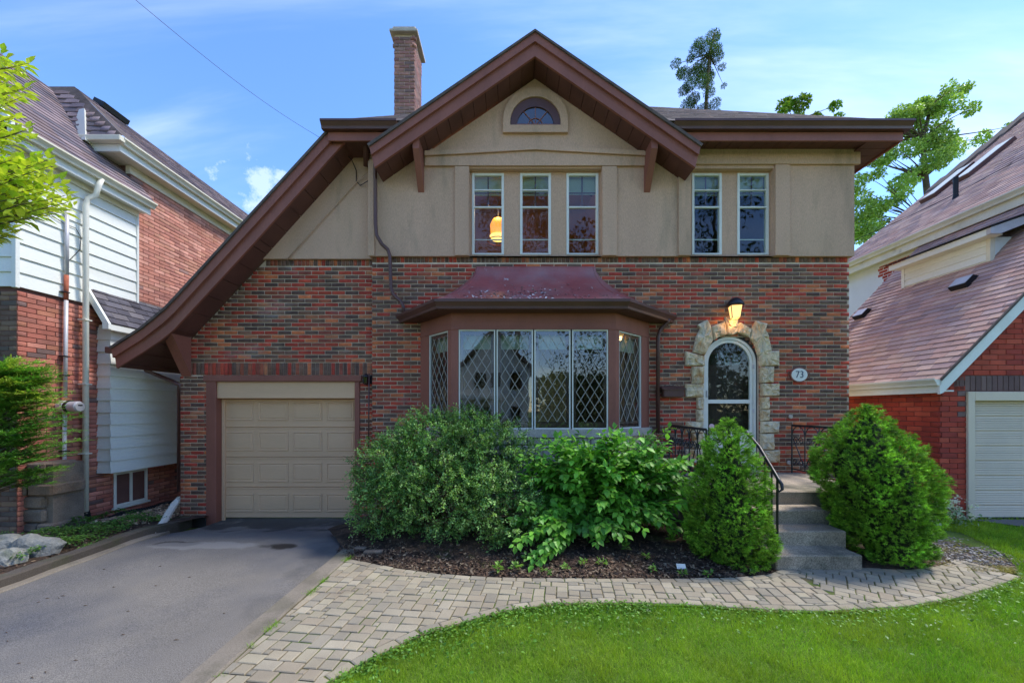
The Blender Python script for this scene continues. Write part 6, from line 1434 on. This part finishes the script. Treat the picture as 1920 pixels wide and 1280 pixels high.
# foliage mass low behind the gap on the right
# ---- across the street (seen in the window glass)
for k, (x, y, h, w_) in enumerate(((-10.5, -18, 13, 4.5), (7.5, -17, 21, 6), (16, -18, 21, 6.5), (.5, -29.5, 27, 6), (-19, -24, 14, 5))):
    cls = [(x+rnd.gauss(0, w_*.38), y+rnd.gauss(0, w_*.3), h*rnd.uniform(.16, .98), w_*.34, w_*.34, w_*.3) for _ in range(22)]
    tree('street_tree', ['tall street tree across the road left of the cream house', 'tall street tree across the road facing the front door', 'street tree across the road at the far right', 'tallest tree behind the cream house across the road', 'street tree across the road at the far left'][k], (x, y, -.3), [(x, y, -.3), (x, y, h*.4), (x+.2, y, h*.7), (x, y, h*.95)], cls, 9000, .27, [lin(70, 96, 44, .6), lin(56, 80, 38, .6)], group='street trees across the road', trunk_r=.28)
n = 26000; x = rng.uniform(-34, 34, n); x = np.where((x > -5.5) & (x < 2.2), x+9, x); top = 5.5+2.5*np.array([noise.noise((a*.16, 0, 2)) for a in x]); pos = np.stack([x, rng.uniform(-31, -29, n), rng.uniform(-.3, 1, n)*top], 1)  # leafy row added out of view to keep pale sky out of the glass
V, Fc, Cc = scatter(LEAF4, pos, nrm(rvec(n)), np.array([0, .6, 1.])+rvec(n)*.7, rng.uniform(.35, .6, n), pal_col([lin(70, 96, 44, .7), lin(56, 80, 38, .7), lin(96, 120, 60, .7)], n))
tag(np_mesh('reflection_hedge', V, Fc, Cc, 'leaf'), 'unseen leafy row added behind the opposite houses to darken the window reflections', 'reflection_hedge')
hh = thing('opposite_house', (-1.6, -22, -.3), 'cream gabled house across the road mirrored in the bay window', 'house')
MB().box(-4.6, 1.4, -28, -22, -.3, 5.2).build('wall', 'cream', hh); MB().prism([(-4.6, 5.2), (1.4, 5.2), (-1.6, 8.6)], 'y', -28, -22).build('gable', 'cream', hh)
MB().prism([(-5.0, 4.9), (-1.6, 8.75), (1.8, 4.9), (1.8, 5.2), (-1.6, 9.05), (-5.0, 5.2)], 'y', -28.3, -21.6).build('roof', 'shingle_flat', hh)
MB().box(-4.4, -1.0, -22, -20.4, 2.6, 2.9).build('porch_roof', 'cream', hh)
for x in (-4.2, -3.1, -1.9): MB().box(x, x+.3, -20.8, -20.5, -.3, 2.6).build('porch_post', 'cream', hh)
for (x, z) in ((-3.9, .6), (-2.6, .6), (-.2, .8), (-3.3, 3.6), (-1.9, 3.6), (-.2, 3.6)):
    q = MB().box(x, x+.9, -21.99, -21.9, z, z+1.3).build('window', 'dark', hh); MB().box(x+.05, x+.85, -21.899, -21.88, z+.05, z+1.25).build('pane', 'glass', q)

# ================================================================== STEPS, RAILINGS, SMALL THINGS
st = thing('concrete_steps', (3.4, 5.4, 0), 'speckled grey concrete front steps and landing below the arched door', 'steps')
R_ = .1635
lnd = MB().box(2.45, 4.78, 5.0, YW-.002, -.1, 4*R_, .012).build('landing', 'concrete', st)
for k, (x0, x1, y0, y1) in enumerate(((2.78, 3.695, 4.11, 5.001), (2.82, 3.775, 4.405, 5.002), (2.84, 3.85, 4.70, 5.003))):
    m = MB().box(x0, x1, y0, y1, -.1+k*.001, R_*(k+1), .012); m.build('step', 'concrete', st)
z = 0; 
for r_ in range(4):     # rough stone cheek to the right of the stairs
    x = 3.86+(.1 if r_ % 2 else 0)
    while x < 4.8: 
        l = rnd.uniform(.22, .34); MB().box(x+.004, min(x+l, 4.79)-.004, 4.975, 5.02, z+.004, z+.155, .01).build('cheek_stone', 'foundation', st); x += l
    z += .158
MB().box(3.16, 4.12, YW-.12, YW+.02, 4*R_, 4*R_+.03, .01).build('threshold', 'concrete', st)
def scroll(m, c, r, y, s=1, turns=1.4, flip=1, r_t=.0055, plane='y'):
    pts = []
    for i in range(22):
        t_ = i/21; a = turns*2*math.pi*t_; q = r*(1-.82*t_); u = q*math.cos(a)*s; v_ = q*math.sin(a)*flip
        pts.append((c[0]+u, y, c[1]+v_) if plane == 'y' else (y, c[0]+u, c[1]+v_))
    m.tube(pts, r_t, 5)
def railing(label, x0, y0, x1, y1, zt, zb, npan):
    t = thing('iron_railing', ((x0+x1)/2, (y0+y1)/2, zb), label, 'railing', 'wrought iron railings of the front landing')
    d = Vector((x1-x0, y1-y0, 0)); L_ = d.length; d.normalize()
    def pt(u, z): return (x0+d.x*u, y0+d.y*u, z)
    m = MB(); m.tube([pt(0, zt), pt(L_, zt)], .02, 6, flat=.5); m.build('top_rail', 'iron', t)
    MB().tube([pt(0, zb+.06), pt(L_, zb+.06)], .010, 5).build('bottom_rail', 'iron', t)
    for k in range(npan+1):
        u = L_*k/npan; MB().tube([pt(u, zb-.01 if k in (0, npan) else zb+.06), pt(u, zt)], .013 if k in (0, npan) else .010, 5).build('post' if k in (0, npan) else 'baluster', 'iron', t)
    hgt = zt-zb
    for k in range(npan):
        u0 = L_*(k+.5)/npan; w_ = L_/npan*.46; m = MB()
        # arch and scrolls at the top, mirrored pair at the foot
        m.tube([pt(u0+w_*math.cos(a), zt-.012-w_*1.1+w_*1.1*math.sin(a)) for a in [math.pi*i/10 for i in range(11)]], .008, 5)
        for (zc_, f_) in ((zt-w_*1.9, 1), (zb+.06+w_*1.0, -1)):
            for s_ in (1, -1):
                pts = []
                for i in range(18):
                    t_ = i/17; a = 1.35*2*math.pi*t_; q = w_*.52*(1-.8*t_); pts.append(pt(u0+s_*(w_*.45-q*math.cos(a)*.9+.0)*1.0, zc_+f_*q*math.sin(a)))
                m.tube(pts, .0075, 5)
        a, b = (-1, 1) if k % 2 else (1, -1)
        m.tube([pt(u0+a*w_, zb+.12), pt(u0+b*w_*.9, zt-w_*1.6)], .0075, 5)
        m.build('scrollwork', 'iron', t)
    return t
zt = H-29/112; zb = 4*R_+.01
railing('wrought iron scroll railing right of the door, behind the broader spruce', 4.64, YW-.04, 4.66, 5.06, zt, zb, 5)
railing('wrought iron scroll railing left of the door, running out from the wall', 2.60, YW-.04, 2.53, 5.10, zt, zb, 5)
railing('short front railing above the narrower spruce, facing the street', 2.54, 5.06, 2.93, 5.06, zt, zb, 2)
hr = thing('stair_handrail', (2.93, 4.6, 0), 'sloping black handrail at the left side of the concrete steps', 'handrail')
MB().tube([(2.94, 5.04, zt), (2.94, 4.9, zt-.03), P(1424, 838, 4.75), P(1450, 882, 4.32), P(1460, 899, 4.2), P(1466, 908, 4.15), P(1467, 917, 4.14), P(1461, 921, 4.15), P(1458, 915, 4.17)], [.02]*5+[.018, .015, .012, .009], 7).build('rail', 'iron', hr, smooth=True)
for (px, Y, pt_, pb) in ((1457.5, 4.22, 897, 1040), (1447, 4.42, 880, 990), (1434, 4.62, 856, 950)):
    a = P(px, pt_, Y); b = P(px, pb, Y); MB().tube([a, (a[0], a[1], b[2])], .0125 if px > 1450 else .009, 6).build('baluster', 'iron', hr)
# lantern over the door
lx, _, lz = P(1378, 572, YW-.16)
lt = thing('wall_lantern', (lx, YW-.16, lz-.12), 'lit black wall lantern above the stone door arch', 'lantern')
Yl = YW-.17
MB().lathe((lx, Yl, P(0, 572.5, Yl)[2]), [(.135, 0), (.135, .012), (.115, .05), (.075, .10), (.03, .125), (0, .128)], 20).build('hood', 'iron', lt, smooth=True)
gt, gb = P(0, 573.5, Yl)[2], P(0, 597, Yl)[2]
hexa = lambda r, z, k=4, o=.5: [(lx+r*math.cos(2*math.pi*(i+o)/k-.25), Yl+r*math.sin(2*math.pi*(i+o)/k-.25), z) for i in range(k)]
a, b = hexa(.118, gt), hexa(.082, gb)
em = pmat('lamp_glass', (.9, .55, .2), .5, var=.02, fine=0, emit=(1, .60, .20), emit_s=.6)
m = MB(); m.add(a+b, [(i, (i+1) % 4, 4+(i+1) % 4, 4+i) for i in range(4)]).build('lantern_glass', em, lt)
m = MB()
for i in range(4): m.tube([a[i], b[i]], .006, 4); m.tube([b[i], b[(i+1) % 4]], .006, 4); m.tube([a[i], a[(i+1) % 4]], .006, 4)
m.build('cage', 'iron', lt)
bu = bpy.data.materials.new('bulb'); bu.use_nodes = True; b_ = bu.node_tree.nodes['Principled BSDF']; b_.inputs['Emission Color'].default_value = (1, .8, .45, 1); b_.inputs['Emission Strength'].default_value = 8
MB().box(lx-.03, lx+.03, YW-.06, YW+.0, gt+.01, gt+.1, .01).build('wall_plate', 'iron', lt); MB().tube([(lx, YW-.03, gt+.09), (lx, YW-.1, gt+.12), (lx, Yl, gt+.11)], .012, 6).build('arm', 'iron', lt)
pl = bpy.data.lights.new('lantern_light', 'POINT'); plo = bpy.data.objects.new('lantern_light', pl); C.objects.link(plo); plo.location = (lx, Yl-.0, gb-.03); pl.energy = .9; pl.color = (1, .55, .22); pl.shadow_soft_size = .05
# small lantern by the garage
gx_, _, gzz = P(687, 712, YG-.08)
gl = thing('garage_lantern', (gx_, YG-.08, gzz-.1), 'small black unlit lantern right of the garage door', 'lantern')
MB().lathe((gx_, YG-.09, gzz+.045), [(.0, -.13), (.03, -.128), (.05, -.11)], 12).build('base', 'iron', gl); MB().lathe((gx_, YG-.09, gzz+.045), [(.05, -.105), (.06, 0), (.055, .003)], 6).build('lantern_glass', M['glass_d'], gl)
MB().lathe((gx_, YG-.09, gzz+.05), [(.07, 0), (.06, .02), (.02, .05), (0, .06)], 12).build('hood', 'iron', gl); MB().box(gx_+.02, gx_+.09, YG-.05, YG-.014, gzz-.06, gzz+.08, .008).build('wall_plate', 'iron', gl)
m = MB()
for k in range(6): a = k*math.pi/3; m.tube([(gx_+.05*math.cos(a), YG-.09+.05*math.sin(a), gzz-.06), (gx_+.06*math.cos(a), YG-.09+.06*math.sin(a), gzz+.045)], .004, 4)
m.build('cage', 'iron', gl)
# house number
nx, _, nz = P(1497.5, 702.5, YW-.02)
nb = thing('house_number_plaque', (nx, YW-.02, nz), 'white oval house number plaque reading 73 on the brick right of the door', 'plaque')
def oval(m, rx, rz, y0, y1, n=28): m.prism([(nx+rx*math.cos(2*math.pi*i/n), nz+rz*math.sin(2*math.pi*i/n)) for i in range(n)], 'y', y0, y1); return m
oval(MB(), .150, .125, YW-.035, YW-.01).build('frame', 'trim', nb); oval(MB(), .132, .108, YW-.042, YW-.0351).build('face', 'white_frame', nb)
m = MB()
for s in (1, -1):
    for q in (1, -1): 
        m.tube([(nx+s*(.15+.03*math.sin(a)*1), YW-.02, nz+q*(.03+.025*math.cos(a))) for a in [i*.5 for i in range(10)]], .006, 4)
m.build('bracket', 'trim', nb)
tcv = bpy.data.curves.new('digits', 'FONT'); tcv.body = '73'; tcv.size = .155; tcv.align_x = 'CENTER'; tcv.align_y = 'CENTER'; tcv.extrude = .002; tcv.offset = -.001
to = bpy.data.objects.new('digits_tmp', tcv); C.objects.link(to); bpy.context.view_layer.update()
tm_ = bpy.data.meshes.new_from_object(to.evaluated_get(bpy.context.evaluated_depsgraph_get())); bpy.data.objects.remove(to); tm_.materials.clear(); tm_.materials.append(pmat('digit_blue', lin(44, 58, 84), .5))
dg = bpy.data.objects.new('digits', tm_); link(dg, nb, (nx, YW-.045, nz-.0)); dg.rotation_euler = (R(90), 0, 0); dg.scale = (.92, 1.05, 1)
# mailbox
mx0, _, mz = P(1241, 745, YW-.1); mx1 = P(1282, 745, YW-.1)[0]
mb = thing('mailbox', ((mx0+mx1)/2, YW-.08, mz), 'dark brown iron mailbox on the brick left of the stone door surround', 'mailbox')
zt_, zb_ = P(0, 727, YW-.12)[2], P(0, 743, YW-.12)[2]
MB().box(mx0+.02, mx1, YW-.13, YW-.015, zb_-.01, zt_-.015, .012).build('body', 'gutter', mb)
MB().prism([(YW-.014, zt_+.03), (YW-.155, zt_-.01), (YW-.155, zt_-.028), (YW-.014, zt_-.015)], 'x', mx0-.005, mx1+.015).build('lid', 'gutter', mb)
m = MB()
for k in range(5): 
    u = mx0+.05+k*(mx1-mx0-.06)/4.5; m.tube([(u+.028*math.cos(a), YW-.03, zt_+.045+.022*math.sin(a)) for a in [i*.55 for i in range(12)]], .004, 4)
m.build('scrollwork', 'gutter', mb)
# round wall hooks / plates, sign stake, lamp inside
for (px, py, lb) in ((1483, 781, 'upper round pale fixing plate on the brick above the right railing'), (1480, 867, 'lower round pale fixing plate on the brick at the foot of the right railing')):
    x, _, z = P(px, py, YW-.02); tag(MB().lathe((x, YW-.03, z), [(0, 0), (.030, .002), (.036, .012), (.036, .024)], 16, 'y').build('fixing_plate', 'sill'), lb, 'plate')
x, y = G(1277, 1068, .03)
sg_ = thing('plant_marker', (x, y, .02), 'small white plant marker in the mulch left of the narrower spruce', 'plant marker')
MB().tube([(x, y, .0), (x, y, .06)], .004, 5).build('stake', 'white_frame', sg_); MB().slab((x-.045, y-.005, .045), (x+.05, y-.005, .04), (x+.05, y+.02, .085), (x-.045, y+.02, .09), .004).build('plate', 'white_frame', sg_)
MB().slab((x-.035, y-.006, .052), (x+.04, y-.006, .048), (x+.04, y+.012, .076), (x-.035, y+.012, .08), -.001).build('print', 'pipe_g', sg_)
# pendant lamp in the upper left room
lx2, ly2, lz2 = P(934, 432, 7.3)
pd_ = thing('pendant_lamp', (lx2, ly2, lz2), 'glowing amber pendant lamp inside the leftmost upper window', 'lamp')
am = pmat('amber_shade', (.9, .4, .08), .5, var=.1, fine=0, emit=(1, .34, .05), emit_s=.6); am2 = pmat('bowl_shade', (.95, .7, .3), .5, var=.05, fine=0, emit=(1, .60, .16), emit_s=.9)
MB().lathe((lx2, ly2, lz2-.02), [(.14, -.06), (.15, .12), (.10, .22), (.02, .25)], 18).build('lamp_shade', am, pd_, smooth=True); MB().lathe((lx2, ly2, lz2-.2), [(.03, 0), (.12, .03), (.16, .09)], 18).build('bowl', am2, pd_, smooth=True)
MB().tube([(lx2+.2*math.cos(a), ly2+.2*math.sin(a), lz2-.2) for a in [i*.4 for i in range(17)]], .008, 5).build('ring', 'rust', pd_); MB().tube([(lx2, ly2, lz2+.2), (lx2, ly2, 6.34)], .008, 5).build('chain', 'iron', pd_)
p2 = bpy.data.lights.new('room_light', 'POINT'); p2o = bpy.data.objects.new('room_light', p2); C.objects.link(p2o); p2o.location = (lx2, ly2-.1, lz2+.32); p2.energy = 6; p2.color = (1, .58, .26); p2.shadow_soft_size = .1
# things on the window sill inside the bay
x, _, z = P(1105, 793, 6.1); tag(MB().lathe((x, 6.15, 1.41), [(.0, 0), (.13, .01), (.14, .05), (.09, .085), (0, .09)], 14).build('cushion', pmat('blue_cloth', lin(120, 150, 190), .9)), 'pale blue cushion on the sill inside the third bay pane', 'cushion')
tag(MB().box(.42, 1.02, 7.4, 7.5, .8, 2.5, .02).build('curtain', pmat('tan_curtain', lin(196, 160, 116), .9, var=.2, vscale=6, stretch=(4, 1, .3))), 'tan curtain hanging behind the third bay pane', 'curtain')
# white downspout extension lying by the garage pier
pts = [P(337, 935, 6.75), P(327, 945, 6.6), P(316, 962, 6.35), P(306, 980, 6.0), P(296, 993, 5.7), P(287, 1002, 5.5)]
pts = [Vector(p) for p in pts]; pp = []; rr = []
for i in range(len(pts)-1):
    for j in range(6): pp.append(pts[i].lerp(pts[i+1], j/6)); rr.append(.056 if len(pp) % 2 else .049)
de = thing('downspout_extension', tuple(pts[3]), 'white flexible downspout extension lying beside the garage pier', 'drain pipe')
MB().tube(pp, rr, 8).build('hose', 'pipe_w', de); d = (pts[-1]-pts[-2]).normalized(); MB().tube([pp[-1]+d*.0, pp[-1]+d*.10], [.055, .058], 4, cap=False).build('outlet', 'pipe_w', de); MB().tube([pp[-1]+d*.05, pp[-1]+d*.09], [.046, .046], 4).build('opening', 'black', de)
# boulders
def boulder(label, c, r, seed, mat='white_rock'):
    import bmesh
    bm = bmesh.new(); bmesh.ops.create_icosphere(bm, subdivisions=3, radius=1)
    for v in bm.verts:
        n_ = noise.noise(v.co*1.3+Vector((seed, 0, 0)))*.35+noise.noise(v.co*4+Vector((seed, 3, 0)))*.09; q = v.co*(1+n_); q.z = max(q.z, -.5); v.co = Vector((q.x*r[0], q.y*r[1], q.z*r[2]))
    me = bpy.data.meshes.new('boulder'); bm.to_mesh(me); bm.free(); me.materials.append(M[mat]); o = bpy.data.objects.new('boulder', me); link(o, None, c); return tag(o, label, 'boulder', 'pale boulders at the left edge')
M['white_rock'] = pmat('white_rock', lin(134, 133, 126), .9, var=.25, vscale=5, fine=.2, fscale=50, bump=.02, bscale=14, tint=[(lin(110, 112, 84), 4, .5, .7)])
boulder('larger pale boulder in the bed at the left edge', (-5.72, 4.62, .04), (.30, .17, .17), 1); boulder('small pale boulder cut by the left edge of the photo', (-5.66, 4.36, .02), (.16, .12, .13), 5); boulder('medium boulder nearest the left neighbour stone buttress', (-6.05, 4.66, .06), (.18, .14, .14), 8)
# leaf litter lying on the bay roof
m = MB(); n = 260; LP_ = []
for k in range(n):
    t_ = rnd.betavariate(1.3, 3.2)*.62; kk = 1-(1-t_)**1.75; z = 3.285+.785*t_; u = min(max(rnd.gauss(.36, .16) if rnd.random() < .6 else rnd.uniform(.08, .93), .05), .95)
    yv_ = 5.60+(YW-.03-5.60)*kk; x0, x1 = eo[1][0]+(et[1][0]-eo[1][0])*kk, eo[2][0]+(et[2][0]-eo[2][0])*kk; LP_.append((x0+(x1-x0)*u, yv_-.002, z+.008))
A_ = np.array(LP_); n = len(A_); V, Fc, Cc = scatter(LEAF8, A_, nrm(rvec(n)*np.array([1, .5, .3])), np.array([0, -.6, 1.])+rvec(n)*.4, rng.uniform(.02, .055, n), pal_col([lin(190, 184, 184), lin(120, 100, 92), lin(216, 210, 208), lin(96, 74, 66)], n))
tag(np_mesh('leaf_litter', V, Fc, Cc, 'mulch'), 'dry leaf litter scattered on the red bay roof', 'leaf litter', kind='stuff')
# seed pods and twigs on the driveway
DT = [(118, 1118), (88, 1123), (72, 1130), (110, 1122), (160, 1136), (213, 1101), (292, 1098), (300, 1062), (240, 1146), (12, 1187), (35, 1244), (14, 1203), (142, 1238), (60, 1270), (195, 1068), (420, 1150), (230, 1190), (355, 1082), (330, 1200), (85, 1260)]
for k, (px, py) in enumerate(DT):
    x, y = G(px, py, -.02); a = rnd.uniform(-.5, .5); l = rnd.uniform(.022, .04); z = zdrive(x, y)+.005
    tag(MB().tube([(x-l/2*math.cos(a), y-l/2*math.sin(a), z), (x, y, z+.003), (x+l/2*math.cos(a), y+l/2*math.sin(a), z)], [.001, .0035, .001], 5).build('seed_pod', 'stem'), 'small dark seed pod on the asphalt driveway, '+ORD[sorted(range(len(DT)), key=lambda q: DT[q][0]).index(k)]+' from the left', 'seed pod', 'seed pods scattered on the driveway')
# edging stone between driveway and bed
for (px, py, w_, lb) in ((675, 1030, .14, 'loose grey edging stone nearer the garage at the bed corner'), (700, 1036, .22, 'longer flat edging stone in the mulch at the bed corner')):
    x, y = G(px, py, .02); tag(MB().box(x-w_/2, x+w_/2, y-.03, y+.04, .0, .05, .01).build('edging_stone', 'stone_g'), lb, 'edging stone')
# overhead service wire
a, b = Vector(P(230, -20, 3.5)), Vector(P(606, 262, 6.25)); pts = [a.lerp(b, i/16)+Vector((0, 0, -.22*math.sin(math.pi*i/16)*.4)) for i in range(17)]
tag(MB().tube(pts, .0026, 5).build('overhead_wire', 'black'), 'thin black overhead wire running from the upper left sky to the eave', 'wire')
a, b = Vector(P(1560, 470, 13)), Vector(P(1960, 300, 11)); 
for q, (pa, pb, Ya, Yb_) in enumerate((((1598, 452), (1990, 252), 9.3, 8.6),)):
    a, b = Vector(P(*pa, Ya)), Vector(P(*pb, Yb_)); tag(MB().tube([a.lerp(b, i/12)+Vector((0, 0, -.12*math.sin(math.pi*i/12))) for i in range(13)], .007, 5).build('overhead_wire', 'black'), 'dark service wire crossing in front of the right neighbour upper roof', 'wire')
